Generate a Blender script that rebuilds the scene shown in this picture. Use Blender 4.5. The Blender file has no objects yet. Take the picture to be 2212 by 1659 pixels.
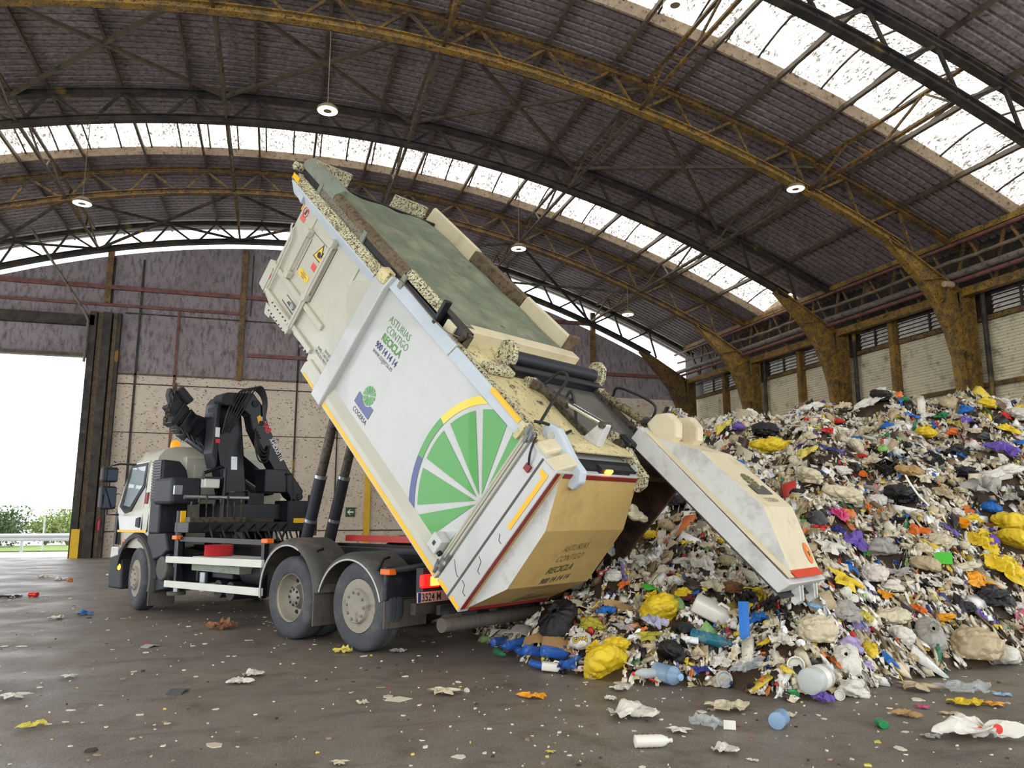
import bpy, bmesh, math, random
import numpy as np
from mathutils import Vector, Matrix
SC = bpy.context.scene
COL = SC.collection
# ------------------------------------------------------------------ camera
cam = bpy.data.cameras.new('camera'); camo = bpy.data.objects.new('camera', cam); COL.objects.link(camo)
FPX = 1669.0; YAW = 0.2970; PITCH = 0.1684; EYE = 1.548
cam.sensor_fit = 'HORIZONTAL'; cam.sensor_width = 36.0; cam.lens = FPX/2212*36.0
cam.clip_start = 0.1; cam.clip_end = 600
_f = Vector((math.sin(YAW)*math.cos(PITCH), math.cos(YAW)*math.cos(PITCH), math.sin(PITCH)))
_r = Vector((math.cos(YAW), -math.sin(YAW), 0)); _u = _r.cross(_f)
M = Matrix((( _r.x,_u.x,-_f.x,0),(_r.y,_u.y,-_f.y,0),(_r.z,_u.z,-_f.z,EYE),(0,0,0,1)))
camo.matrix_world = M; SC.camera = camo
# ------------------------------------------------------------------ sky and exposure
w = bpy.data.worlds.new('sky'); SC.world = w; w.use_nodes = True
bg = w.node_tree.nodes['Background']; bg.inputs[0].default_value = (0.93, 0.965, 1.0, 1); bg.inputs[1].default_value = 3.6
SC.view_settings.view_transform = 'Standard'; SC.view_settings.look = 'None'
SC.view_settings.exposure = -0.08; SC.view_settings.gamma = 1.0; SC.view_settings.use_curve_mapping = False
SKYLIGHT = 3.4
SC.cycles.max_bounces = 8; SC.cycles.diffuse_bounces = 4; SC.cycles.glossy_bounces = 3; SC.cycles.transmission_bounces = 4; SC.cycles.transparent_max_bounces = 8

def lin(c):
    c = c/255.0
    return c/12.92 if c <= .04045 else ((c+.055)/1.055)**2.4
def rgb(r, g, b): return (lin(r), lin(g), lin(b), 1.0)

# ------------------------------------------------------------------ materials
def newmat(name):
    m = bpy.data.materials.new(name); m.use_nodes = True
    nt = m.node_tree; b = nt.nodes['Principled BSDF']
    return m, nt, b
def N(nt, t, **kw):
    n = nt.nodes.new(t)
    for k, v in kw.items(): setattr(n, k, v)
    return n
def mixc(nt, fac, a, b, mode='MIX'):
    n = N(nt, 'ShaderNodeMix', data_type='RGBA', blend_type=mode)
    for s, v in ((n.inputs[0], fac), (n.inputs[6], a), (n.inputs[7], b)):
        if hasattr(v, 'links') or hasattr(v, 'is_linked'): nt.links.new(v, s)
        else: s.default_value = v
    return n.outputs[2]
def ramp(nt, src, p0, p1, c0=(0,0,0,1), c1=(1,1,1,1)):
    r = N(nt, 'ShaderNodeValToRGB'); e = r.color_ramp.elements
    e[0].position = p0; e[0].color = c0; e[1].position = p1; e[1].color = c1
    nt.links.new(src, r.inputs[0]); return r.outputs[0]
def noise(nt, scale, detail=4, rough=.6, vec=None, out=0):
    n = N(nt, 'ShaderNodeTexNoise'); n.inputs['Scale'].default_value = scale
    n.inputs['Detail'].default_value = detail; n.inputs['Roughness'].default_value = rough
    if vec is not None: nt.links.new(vec, n.inputs['Vector'])
    return n.outputs[out]
def coords(nt, scale=(1,1,1), kind='Object'):
    t = N(nt, 'ShaderNodeTexCoord'); mp = N(nt, 'ShaderNodeMapping'); mp.inputs['Scale'].default_value = scale
    nt.links.new(t.outputs[kind], mp.inputs[0]); return mp.outputs[0]
def bump(nt, b, h, strength=.3, dist=.02):
    n = N(nt, 'ShaderNodeBump'); n.inputs['Strength'].default_value = strength; n.inputs['Distance'].default_value = dist
    nt.links.new(h, n.inputs['Height']); nt.links.new(n.outputs[0], b.inputs['Normal'])
def mat(name, col, rough=.5, metal=0, var=.12, vscale=3.0, dirt=None, dscale=9.0, dlo=.55, dhi=.7, stretch=(1,1,1),
        coat=0, bmp=0, bscale=30, dirt2=None, d2scale=60, d2lo=.62, d2hi=.68, spec=.5, dirtrough=None):
    m, nt, b = newmat(name)
    v = coords(nt, stretch)
    dark = tuple(c*(1-var*1.6) for c in col[:3])+(1,)
    lite = tuple(min(1, c*(1+var)) for c in col[:3])+(1,)
    c = mixc(nt, ramp(nt, noise(nt, vscale, 5, .6, v), .3, .7), dark, lite)
    if dirt is not None:
        f = ramp(nt, noise(nt, dscale, 6, .68, v), dlo, dhi)
        c = mixc(nt, f, c, dirt)
    if dirt2 is not None:
        f = ramp(nt, noise(nt, d2scale, 3, .6, v), d2lo, d2hi)
        c = mixc(nt, f, c, dirt2)
    nt.links.new(c, b.inputs['Base Color'])
    b.inputs['Roughness'].default_value = rough; b.inputs['Metallic'].default_value = metal
    b.inputs['Coat Weight'].default_value = coat; b.inputs['Specular IOR Level'].default_value = spec
    if bmp: bump(nt, b, noise(nt, bscale, 4, .6, v), bmp, .01)
    return m
def emit(name, col, strength, base=(.02,.02,.02,1)):
    m, nt, b = newmat(name)
    b.inputs['Base Color'].default_value = base
    b.inputs['Emission Color'].default_value = col; b.inputs['Emission Strength'].default_value = strength
    return m
MT = {}
MT['white'] = mat('white_truck_paint', rgb(190,191,186), .28, var=.03, dirt=rgb(186,182,166), dscale=2.2, dlo=.6, dhi=.85, dirt2=rgb(60,56,50), d2scale=34, d2lo=.735, d2hi=.76, coat=.3)
MT['cream'] = mat('cream_truck_paint', rgb(194,192,174), .35, var=.04, dirt=rgb(185,176,140), dscale=3, dlo=.6, dhi=.85, dirt2=rgb(60,56,50), d2scale=40, d2lo=.735, d2hi=.76, coat=.2)
MT['bluewhite'] = mat('bright_white_edge', rgb(192,201,207), .35, var=.04, dirt=rgb(150,150,140), dscale=18, dlo=.68, dhi=.78)
MT['speckle'] = mat('grime_speckled_cream', rgb(206,198,160), .7, var=.1, dirt=rgb(44,38,28), dscale=44, dlo=.5, dhi=.56, dirt2=rgb(110,92,58), d2scale=7, d2lo=.55, d2hi=.72, bmp=.5, bscale=60)
MT['deck'] = mat('grimy_cream_deck', rgb(214,200,148), .6, var=.12, dirt=rgb(70,58,38), dscale=7, dlo=.56, dhi=.66, dirt2=rgb(36,30,22), d2scale=40, d2lo=.63, d2hi=.67, bmp=.3)
MT['tan'] = mat('dust_coated_tan_steel', rgb(190,160,98), .65, var=.07, vscale=1.3, dirt=rgb(160,128,78), dscale=3, dlo=.5, dhi=.8, dirt2=rgb(60,48,32), d2scale=46, d2lo=.74, d2hi=.76)
MT['doorpaint'] = mat('dusty_cream_door', rgb(214,202,168), .5, var=.05, dirt=rgb(170,156,120), dscale=2.5, dlo=.55, dhi=.8, dirt2=rgb(70,58,40), d2scale=50, d2lo=.73, d2hi=.75)
MT['doorgrey'] = mat('grey_white_streaked_steel', rgb(206,206,200), .45, var=.06, dirt=rgb(150,148,140), dscale=3, dlo=.5, dhi=.75, dirt2=rgb(70,66,58), d2scale=50, d2lo=.72, d2hi=.75)
MT['redtape'] = mat('dull_red_tape', rgb(138,34,30), .5, var=.1, dirt=rgb(170,130,110), dscale=30, dlo=.7, dhi=.74)
MT['redorange'] = mat('red_orange_tape', rgb(212,70,40), .45, var=.05)
MT['yellowtape'] = mat('yellow_reflective_tape', rgb(250,190,16), .4, var=.05, dirt=rgb(120,90,20), dscale=40, dlo=.72, dhi=.75)
MT['green'] = mat('green_vinyl', rgb(44,150,24), .25, var=.02, coat=.3)
MT['limeyellow'] = mat('yellow_vinyl', rgb(250,208,10), .25, var=.02, coat=.3)
MT['blue'] = mat('blue_vinyl', rgb(30,44,124), .25, var=.02, coat=.3)
MT['textgreen'] = mat('green_lettering', rgb(70,140,50), .4, var=.02)
MT['textblue'] = mat('navy_lettering', rgb(36,44,110), .4, var=.02)
MT['textblack'] = mat('black_lettering', rgb(40,40,44), .5, var=.02)
MT['textolive'] = mat('faded_olive_lettering', rgb(96,96,50), .6, var=.1)
MT['textgrey'] = mat('faded_grey_lettering', rgb(84,80,74), .6, var=.1)
MT['textred'] = mat('red_lettering', rgb(214,40,48), .4, var=.02)
MT['textwhite'] = mat('white_lettering', rgb(235,235,235), .4, var=.02)
MT['redsticker'] = mat('pale_red_sticker', rgb(224,110,100), .45, var=.04)
MT['yellowsticker'] = mat('yellow_sticker', rgb(238,196,60), .45, var=.03)
MT['black'] = mat('black_painted_steel', rgb(19,20,27), .38, var=.2, dirt=rgb(50,48,48), dscale=8, dlo=.66, dhi=.8)
MT['plastic'] = mat('dark_grey_plastic', rgb(34,35,41), .55, var=.12, dirt=rgb(90,86,82), dscale=5, dlo=.6, dhi=.9)
MT['fender'] = mat('dusty_grey_rubber_plastic', rgb(74,72,68), .6, var=.12, dirt=rgb(128,114,92), dscale=2.4, dlo=.5, dhi=.78)
MT['flap'] = mat('dusty_mud_flap_rubber', rgb(92,86,76), .75, var=.12, stretch=(4,4,.6), dirt=rgb(56,52,48), dscale=5, dlo=.5, dhi=.75)
MT['tyre'] = mat('tyre_rubber', rgb(70,72,76), .8, var=.14, dirt=rgb(112,106,98), dscale=3, dlo=.5, dhi=.85, bmp=.15, bscale=40)
MT['rim'] = mat('dusty_wheel_steel', rgb(150,144,128), .5, var=.1, dirt=rgb(92,84,70), dscale=6, dlo=.55, dhi=.75)
MT['hub'] = mat('dusty_hub_steel', rgb(128,124,116), .5, metal=.2, var=.12, dirt=rgb(70,66,58), dscale=9, dlo=.55, dhi=.75)
MT['edge'] = mat('pale_fender_edge', rgb(200,200,196), .5, var=.04)
MT['alu'] = mat('worn_aluminium', rgb(172,176,180), .32, metal=.85, var=.06, dirt=rgb(110,106,96), dscale=6, dlo=.6, dhi=.9)
MT['chrome'] = mat('chromed_piston_rod', rgb(225,226,228), .12, metal=1, var=.02)
MT['guard'] = mat('cream_side_rail', rgb(220,220,208), .4, var=.04, dirt=rgb(150,145,130), dscale=5, dlo=.66, dhi=.85)
MT['darkhole'] = mat('recess_shade_steel', rgb(24,22,22), .8, var=.2)  # near-black colour stands in for shade in wheel vents, gaps and recesses
MT['rust'] = mat('rusty_inner_steel', rgb(92,62,36), .75, var=.3, vscale=2.5, dirt=rgb(34,24,18), dscale=4, dlo=.45, dhi=.65)
MT['rustrail'] = mat('rust_brown_rail', rgb(108,92,68), .7, var=.2, dirt=rgb(64,50,36), dscale=14, dlo=.5, dhi=.62)
MT['lid'] = mat('worn_grey_steel_lid', rgb(104,104,98), .38, metal=.4, var=.1, stretch=(1,1,1), dirt=rgb(66,62,54), dscale=3, dlo=.5, dhi=.8)
MT['tarp'] = mat('dusty_green_mesh_tarp', rgb(112,120,98), .75, var=.16, vscale=3.5, dirt=rgb(152,150,126), dscale=1.6, dlo=.48, dhi=.75, dirt2=rgb(66,72,60), d2scale=8, d2lo=.66, d2hi=.74, bmp=.2, bscale=120)
MT['perf'] = mat('perforated_dark_steel', rgb(58,58,54), .5, metal=.4, var=.2)
MT['greyrail'] = mat('grey_green_cover_steel', rgb(128,134,118), .45, var=.08, dirt=rgb(90,86,70), dscale=5, dlo=.55, dhi=.75)
MT['rubberhose'] = mat('black_rubber_hose', rgb(28,28,28), .5, var=.1)
MT['hydro'] = mat('grimy_hydraulic_steel', rgb(88,80,66), .5, metal=.3, var=.2, dirt=rgb(40,36,30), dscale=18, dlo=.5, dhi=.6)
MT['hydrocream'] = mat('speckled_cream_hydraulic', rgb(140,128,92), .6, var=.15, dirt=rgb(50,42,30), dscale=36, dlo=.5, dhi=.56)
MT['orange'] = mat('orange_reflector', rgb(236,112,30), .35, var=.04)
MT['ambercover'] = emit('amber_beacon_lens', rgb(255,140,20), 1.2, rgb(230,120,10))
MT['amberlit'] = emit('lit_amber_lamp', rgb(255,150,40), 9)
MT['redlit'] = emit('lit_red_lamp', rgb(255,24,18), 2.2, rgb(180,10,10))
MT['redcore'] = emit('lit_red_lamp_core', rgb(255,120,40), 8)
MT['redgloss'] = mat('red_hose_plastic', rgb(190,36,44), .4, var=.1)
MT['redbeam'] = mat('red_painted_beam', rgb(206,66,54), .45, var=.06)
MT['plate'] = mat('dusty_licence_plate', rgb(196,160,140), .5, var=.05)
MT['glass'] = None
_m, _nt, _b = newmat('cab_window_glass'); _b.inputs['Base Color'].default_value = rgb(176,188,190); _b.inputs['Roughness'].default_value = .05
_b.inputs['Transmission Weight'].default_value = .25; MT['glass'] = _m
MT['mirror'] = mat('mirror_glass', rgb(70,76,86), .05, metal=1, var=.02)
# building
MT['arch'] = mat('sooty_yellow_steel', rgb(132,98,40), .6, var=.2, vscale=2.5, dirt=rgb(74,60,44), dscale=2.6, dlo=.40, dhi=.60, dirt2=rgb(40,34,28), d2scale=14, d2lo=.54, d2hi=.63, bmp=.2)
MT['archdark'] = mat('brown_black_steel', rgb(66,58,46), .7, var=.25, vscale=2.5, dirt=rgb(26,24,26), dscale=2.2, dlo=.42, dhi=.62, dirt2=rgb(128,102,40), d2scale=.9, d2lo=.62, d2hi=.68)  # brown-black with darker patches, far darker than the yellow arch steel
MT['archbright'] = mat('dirty_bright_yellow_steel', rgb(152,116,44), .55, var=.18, vscale=2.5, dirt=rgb(96,78,48), dscale=3, dlo=.42, dhi=.62, dirt2=rgb(52,44,34), d2scale=18, d2lo=.55, d2hi=.63, bmp=.2)
MT['purlin'] = mat('grimy_brown_purlin_steel', rgb(98,84,66), .65, var=.2, dirt=rgb(48,42,38), dscale=3, dlo=.45, dhi=.65)
MT['purlinred'] = mat('rust_red_pipe_steel', rgb(120,74,66), .6, var=.2, dirt=rgb(64,50,44), dscale=4, dlo=.5, dhi=.65)
MT['pipegrey'] = mat('dusty_grey_pipe', rgb(112,104,94), .6, var=.15, dirt=rgb(60,52,46), dscale=5, dlo=.5, dhi=.66)
MT['roof'] = mat('sooty_corrugated_roof', rgb(138,126,124), .55, var=.16, vscale=.8, stretch=(1,1,1), dirt=rgb(76,68,68), dscale=9, dlo=.42, dhi=.68, dirt2=rgb(168,158,148), d2scale=46, d2lo=.66, d2hi=.72)
MT['curb'] = mat('dusty_skylight_curb', rgb(168,148,124), .75, var=.12, dirt=rgb(96,80,62), dscale=9, dlo=.52, dhi=.66, bmp=.3)
MT['louvre'] = mat('dusty_grey_louvre', rgb(214,210,198), .6, var=.12, dirt=rgb(80,74,66), dscale=5, dlo=.55, dhi=.7)
MT['ext'] = mat('red_extinguisher_paint', rgb(170,40,60), .35, var=.06)
MT['redsign'] = mat('dusty_red_sign', rgb(196,40,70), .5, var=.06, dirt=rgb(150,60,70), dscale=6, dlo=.6, dhi=.8)
MT['exitgreen'] = mat('dark_green_sign', rgb(20,76,48), .4, var=.04)
MT['signwhite'] = mat('pale_sign_face', rgb(225,235,205), .5, var=.03)
MT['safetyyellow'] = mat('yellow_post_paint', rgb(222,176,20), .5, var=.1, dirt=rgb(110,88,30), dscale=6, dlo=.6, dhi=.75)
MT['lampbody'] = mat('lamp_housing', rgb(120,110,90), .5, var=.05)
MT['lamplit'] = emit('lit_highbay_lens', (1.0,.80,.45,1), 26)
MT['cable'] = mat('dusty_cable', rgb(120,104,84), .8, var=.2)
MT['guardrail'] = mat('galvanised_guardrail', rgb(196,200,200), .4, metal=.3, var=.05)
MT['leaf'] = mat('green_leaves', rgb(120,140,70), .7, var=.25, vscale=2)
MT['leafdark'] = mat('dark_leaves', rgb(70,92,52), .7, var=.25, vscale=2)
MT['bark'] = mat('pale_bark', rgb(150,130,110), .8, var=.2)
MT['outground'] = mat('pale_concrete_yard', rgb(170,168,166), .8, var=.08)
MT['grass'] = mat('roadside_grass', rgb(120,140,70), .9, var=.2)

# ------------------------------------------------------------------ mesh builder
class MB:
    def __init__(s): s.v=[]; s.f=[]; s.m=[]; s.mi=0
    def add(s, vs, fs):
        o=len(s.v); s.v += [tuple(p) for p in vs]
        for f in fs: s.f.append(tuple(i+o for i in f)); s.m.append(s.mi)
        return s
    def box(s, x0,x1,y0,y1,z0,z1, xf=None):
        vs=[(x,y,z) for z in (z0,z1) for y in (y0,y1) for x in (x0,x1)]
        if xf: vs=[xf(*p) for p in vs]
        return s.add(vs,[(0,2,3,1),(4,5,7,6),(0,1,5,4),(2,6,7,3),(0,4,6,2),(1,3,7,5)])
    def prism(s, poly, fa, fb):
        n=len(poly); A=[fa(*p) for p in poly]; B=[fb(*p) for p in poly]
        fs=[tuple(range(n-1,-1,-1)), tuple(range(n,2*n))]+[(i,(i+1)%n,n+(i+1)%n,n+i) for i in range(n)]
        return s.add(A+B,fs)
    def quad(s, *p): return s.add(p,[tuple(range(len(p)))])
    def bar(s, p, q, wd, hg=None, up=(0,0,1)):
        hg=hg or wd; p=Vector(p); q=Vector(q); d=(q-p).normalized(); u=Vector(up)
        if abs(d.dot(u))>.98: u=Vector((1,0,0))
        a=d.cross(u).normalized()*wd/2; b=a.cross(d).normalized()*hg/2
        vs=[e+i*a+j*b for e in (p,q) for i,j in ((-1,-1),(1,-1),(1,1),(-1,1))]
        return s.add(vs,[(0,3,2,1),(4,5,6,7)]+[(i,(i+1)%4,4+(i+1)%4,4+i) for i in range(4)])
    def cyl(s, p, q, r0, r1=None, n=16, caps=True):
        r1=r0 if r1 is None else r1; p=Vector(p); q=Vector(q); d=(q-p).normalized()
        u=Vector((0,0,1)) if abs(d.z)<.9 else Vector((1,0,0)); a=d.cross(u).normalized(); b=d.cross(a)
        vs=[e+(a*math.cos(t)+b*math.sin(t))*r for e,r in ((p,r0),(q,r1)) for t in [2*math.pi*i/n for i in range(n)]]
        fs=[(i,(i+1)%n,n+(i+1)%n,n+i) for i in range(n)]
        if caps: fs+= [tuple(range(n-1,-1,-1)),tuple(range(n,2*n))]
        return s.add(vs,fs)
    def tube(s, pts, r, n=8, closed=False):
        P=[Vector(p) for p in pts]; k=len(P); rings=[]; prev=None
        for i in range(k):
            if closed: d=(P[(i+1)%k]-P[i-1]).normalized()
            else: d=(P[min(i+1,k-1)]-P[max(i-1,0)]).normalized()
            if prev is None:
                u=Vector((0,0,1)) if abs(d.z)<.9 else Vector((1,0,0)); a=d.cross(u).normalized()
            else: a=(prev-d*prev.dot(d)).normalized()
            prev=a; b=d.cross(a)
            rr=r[i] if hasattr(r,'__len__') else r
            rings.append([P[i]+(a*math.cos(t)+b*math.sin(t))*rr for t in [2*math.pi*j/n for j in range(n)]])
        vs=[v for g in rings for v in g]; fs=[]
        for i in range(k if closed else k-1):
            o=i*n; o2=((i+1)%k)*n
            fs+=[(o+j,o+(j+1)%n,o2+(j+1)%n,o2+j) for j in range(n)]
        if not closed: fs+=[tuple(range(n-1,-1,-1)),tuple(range((k-1)*n,k*n))]
        return s.add(vs,fs)
    def hose(s, pts, r, n=8, k=7):
        P=[Vector(p) for p in pts]; P=[P[0]*2-P[1]]+P+[P[-1]*2-P[-2]]; out=[]
        for i in range(1,len(P)-2):
            a,b,c,d=P[i-1:i+3]
            for j in range(k):
                t=j/k; out.append(.5*((2*b)+(c-a)*t+(2*a-5*b+4*c-d)*t*t+(3*b-a-3*c+d)*t**3))
        out.append(P[-2]); return s.tube(out,r,n)
    def lathe(s, prof, xf, n=32, close=False):
        # prof: (r,h); xf(x,y,h) -> point
        vs=[xf(r*math.cos(2*math.pi*i/n), r*math.sin(2*math.pi*i/n), h) for r,h in prof for i in range(n)]
        k=len(prof); fs=[]
        for j in range(k if close else k-1):
            a=j*n; b=((j+1)%k)*n
            fs+=[(a+i,a+(i+1)%n,b+(i+1)%n,b+i) for i in range(n)]
        if not close:
            if prof[0][0]>1e-4: fs.append(tuple(range(n-1,-1,-1)))
            if prof[-1][0]>1e-4: fs.append(tuple(range((k-1)*n,k*n)))
        return s.add(vs,fs)
    def sweep(s, frames, prof, caps=True):
        # frames: (point, axis_a, axis_b); prof: (a,b)
        n=len(prof); vs=[]
        for p,a,b in frames:
            p=Vector(p); a=Vector(a); b=Vector(b)
            vs+=[p+a*i+b*j for i,j in prof]
        k=len(frames); fs=[]
        for i in range(k-1): fs+=[(i*n+j,i*n+(j+1)%n,(i+1)*n+(j+1)%n,(i+1)*n+j) for j in range(n)]
        if caps: fs+=[tuple(range(n-1,-1,-1)),tuple(range((k-1)*n,k*n))]
        return s.add(vs,fs)
    def grid(s, fn, nu, nv):
        vs=[fn(i/nu,j/nv) for j in range(nv+1) for i in range(nu+1)]
        fs=[(j*(nu+1)+i,j*(nu+1)+i+1,(j+1)*(nu+1)+i+1,(j+1)*(nu+1)+i) for j in range(nv) for i in range(nu)]
        return s.add(vs,fs)
    def build(s, name, mats, parent=None, smooth=False, bevel=0, fix=True, subsurf=0, solid=0, xf=None):
        me=bpy.data.meshes.new(name)
        vs=[tuple(xf(*p)) for p in s.v] if xf else s.v
        me.from_pydata(vs,[],s.f)
        if not isinstance(mats,(list,tuple)): mats=[mats]
        for m in mats: me.materials.append(MT[m] if isinstance(m,str) else m)
        me.polygons.foreach_set('material_index', s.m)
        if fix:
            bm=bmesh.new(); bm.from_mesh(me); bmesh.ops.recalc_face_normals(bm, faces=bm.faces); bm.to_mesh(me); bm.free()
        if smooth:
            me.polygons.foreach_set('use_smooth',[True]*len(me.polygons))
            if smooth!='all': me.set_sharp_from_angle(angle=math.radians(35))
        me.update()
        o=bpy.data.objects.new(name, me); COL.objects.link(o)
        if parent is not None: o.parent=parent
        if solid:
            md=o.modifiers.new('thickness','SOLIDIFY'); md.thickness=solid; md.offset=0
        if bevel:
            md=o.modifiers.new('edges','BEVEL'); md.width=bevel; md.segments=2; md.limit_method='ANGLE'; md.angle_limit=math.radians(40)
        if subsurf:
            md=o.modifiers.new('round','SUBSURF'); md.levels=subsurf; md.render_levels=subsurf
        return o
def tag(o, label=None, cat=None, group=None, kind=None):
    if label: o['label']=label
    if cat: o['category']=cat
    if group: o['group']=group
    if kind: o['kind']=kind
    return o
def empty(name, loc=(0,0,0), rz=0, **kw):
    o=bpy.data.objects.new(name,None); COL.objects.link(o); o.location=loc; o.rotation_euler=(0,0,rz); o.empty_display_size=.2
    return tag(o, **kw)
def lettering(name, s, size, fmap, material, parent, xs=1.0, align='LEFT', bold=0.0, shear=0.0, label=None, space=1.0):
    cu=bpy.data.curves.new(name,'FONT'); cu.body=s; cu.size=size; cu.align_x=align; cu.resolution_u=3; cu.offset=bold; cu.shear=shear; cu.space_character=space
    t=bpy.data.objects.new(name+'_curve',cu); COL.objects.link(t)
    dg=bpy.context.evaluated_depsgraph_get(); me=bpy.data.meshes.new_from_object(t.evaluated_get(dg))
    bpy.data.objects.remove(t); bpy.data.curves.remove(cu)
    for v in me.vertices: v.co=fmap(v.co.x*xs, v.co.y)
    me.materials.clear(); me.materials.append(MT[material]); me.name=name
    o=bpy.data.objects.new(name,me); COL.objects.link(o); o.parent=parent
    if label: o['label']=label
    return o
# ================================================================== HALL
CX=1.1139
ARCHY=[11.82,16.82,22.0,27.19,32.38]
def zb(X): q=(X-CX)/10; return 12.7142-1.5933*q*q+.022*q**4
def zs(X): q=(X-CX)/10; return (-1.5933*2*q+.088*q**3)/10
def off_top(X): return .75+.35*((X-CX)/17.5)**2
def ap(X, off=0.0, Y=0.0):
    s=zs(X); l=math.hypot(1,s); return Vector((X-s/l*off, Y, zb(X)+off/l))
def anorm(X):
    s=zs(X); l=math.hypot(1,s); return Vector((-s/l,0,1/l))
def XR(i): return i
def struct(name, mb, m, **k):
    o=mb.build(name, m, **k); o['kind']='structure'; return o

# ---- floor, yard
m,nt,b=newmat('stained_concrete_floor'); MT['floor']=m
v=coords(nt)
c=mixc(nt, ramp(nt,noise(nt,.55,6,.62,v),.32,.68), rgb(104,96,86), rgb(132,123,112))
c=mixc(nt, ramp(nt,noise(nt,2.6,6,.7,v),.5,.72), c, rgb(82,71,57))
c=mixc(nt, ramp(nt,noise(nt,1.1,5,.7,coords(nt,(.5,3,1))),.56,.74), c, rgb(74,67,60))
vo=N(nt,'ShaderNodeTexVoronoi'); vo.inputs['Scale'].default_value=26; nt.links.new(v,vo.inputs['Vector'])
gate=ramp(nt,noise(nt,1.7,4,.6,v),.42,.62)
sp=ramp(nt,vo.outputs['Distance'],.07,.13,(1,1,1,1),(0,0,0,1))
mul=N(nt,'ShaderNodeMath',operation='MULTIPLY'); nt.links.new(sp,mul.inputs[0]); nt.links.new(gate,mul.inputs[1])
c=mixc(nt, mul.outputs[0], c, rgb(206,196,176))
vo2=N(nt,'ShaderNodeTexVoronoi'); vo2.inputs['Scale'].default_value=75; nt.links.new(v,vo2.inputs['Vector'])
sp2=ramp(nt,vo2.outputs['Distance'],.1,.2,(1,1,1,1),(0,0,0,1))
mul2=N(nt,'ShaderNodeMath',operation='MULTIPLY'); nt.links.new(sp2,mul2.inputs[0]); nt.links.new(ramp(nt,noise(nt,3.1,4,.6,v),.45,.6),mul2.inputs[1])
c=mixc(nt, mul2.outputs[0], c, rgb(176,166,148))
c=mixc(nt, ramp(nt,noise(nt,70,3,.7,v),.52,.66), c, rgb(74,66,58))
c=mixc(nt, ramp(nt,noise(nt,110,2,.6,coords(nt,(1,1.3,1))),.60,.70), c, rgb(190,180,164))
nt.links.new(c,b.inputs['Base Color'])
nt.links.new(ramp(nt,noise(nt,.8,5,.65,v),.3,.7,(.34,.34,.34,1),(.7,.7,.7,1)),b.inputs['Roughness'])
bump(nt,b,noise(nt,22,6,.7,v),.35,.012)
struct('floor', MB().box(-17.5,19.4,-12,33.4,-.3,0), 'floor')
o=struct('ground', MB().box(-120,120,33.4,220,-.35,-.03), 'outground')
o=struct('ground_verge', MB().box(-60,60,39.2,46,-.3,.02), 'grass')

# ---- roof skin with real corrugations, open where the two skylights sit
STRIPS=[(.6,3.45),(12.1,14.95),(23.6,26.35)]; SX0,SX1=-15.8,18.2
RIB=[(0,0),(.62,0),(.70,.045),(.92,.045)]
def roof_patch(mb,X0,X1,Y0,Y1,nx,per=.27):
    ys=sorted(set([Y0,Y1]+[k*per+o*per for k in range(int(Y0/per)-1,int(Y1/per)+2) for o,_ in RIB if Y0<k*per+o*per<Y1]))
    def hgt(Y):
        t=(Y/per)%1.0
        return float(np.interp(t,[0,.62,.70,.92,1.0],[0,0,.07,.07,0]))
    hs=[hgt(Y+1e-6) for Y in ys]; ny=len(ys)-1
    def fn(u,w):
        X=X0+(X1-X0)*u; j=int(round(w*ny))
        return ap(X, off_top(X)+.30+hs[j], ys[j])
    mb.grid(fn,nx,ny)
mb=MB()
for a,bb in ((8,12.1),(14.95,23.6),(26.35,33.7)): roof_patch(mb,-17.6,20.0,a,bb,44)
for a,bb in STRIPS: roof_patch(mb,SX1,20.0,a,bb,3); roof_patch(mb,-17.6,SX0,a,bb,3)
for a,bb in ((-12,.6),(3.45,8)): roof_patch(mb,-17.6,20.0,a,bb,40)
o=struct('ceiling', mb, 'roof')

# ---- skylights: backlit dirty barrel panels on a dusty curb
m,nt,b=newmat('backlit_dirty_skylight_panel'); MT['sky']=m
v=coords(nt,(1,.35,1))
f=ramp(nt,noise(nt,15,6,.8,v),.47,.55)
f2=ramp(nt,noise(nt,1.2,4,.6,coords(nt)),.15,.5)
mm=N(nt,'ShaderNodeMath',operation='MULTIPLY'); nt.links.new(f,mm.inputs[0]); nt.links.new(f2,mm.inputs[1])
ec=mixc(nt,mm.outputs[0],(1,.985,.93,1),rgb(34,28,20))
nt.links.new(ec,b.inputs['Emission Color']); b.inputs['Emission Strength'].default_value=SKYLIGHT
b.inputs['Base Color'].default_value=rgb(200,196,180); b.inputs['Roughness'].default_value=.7
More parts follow.
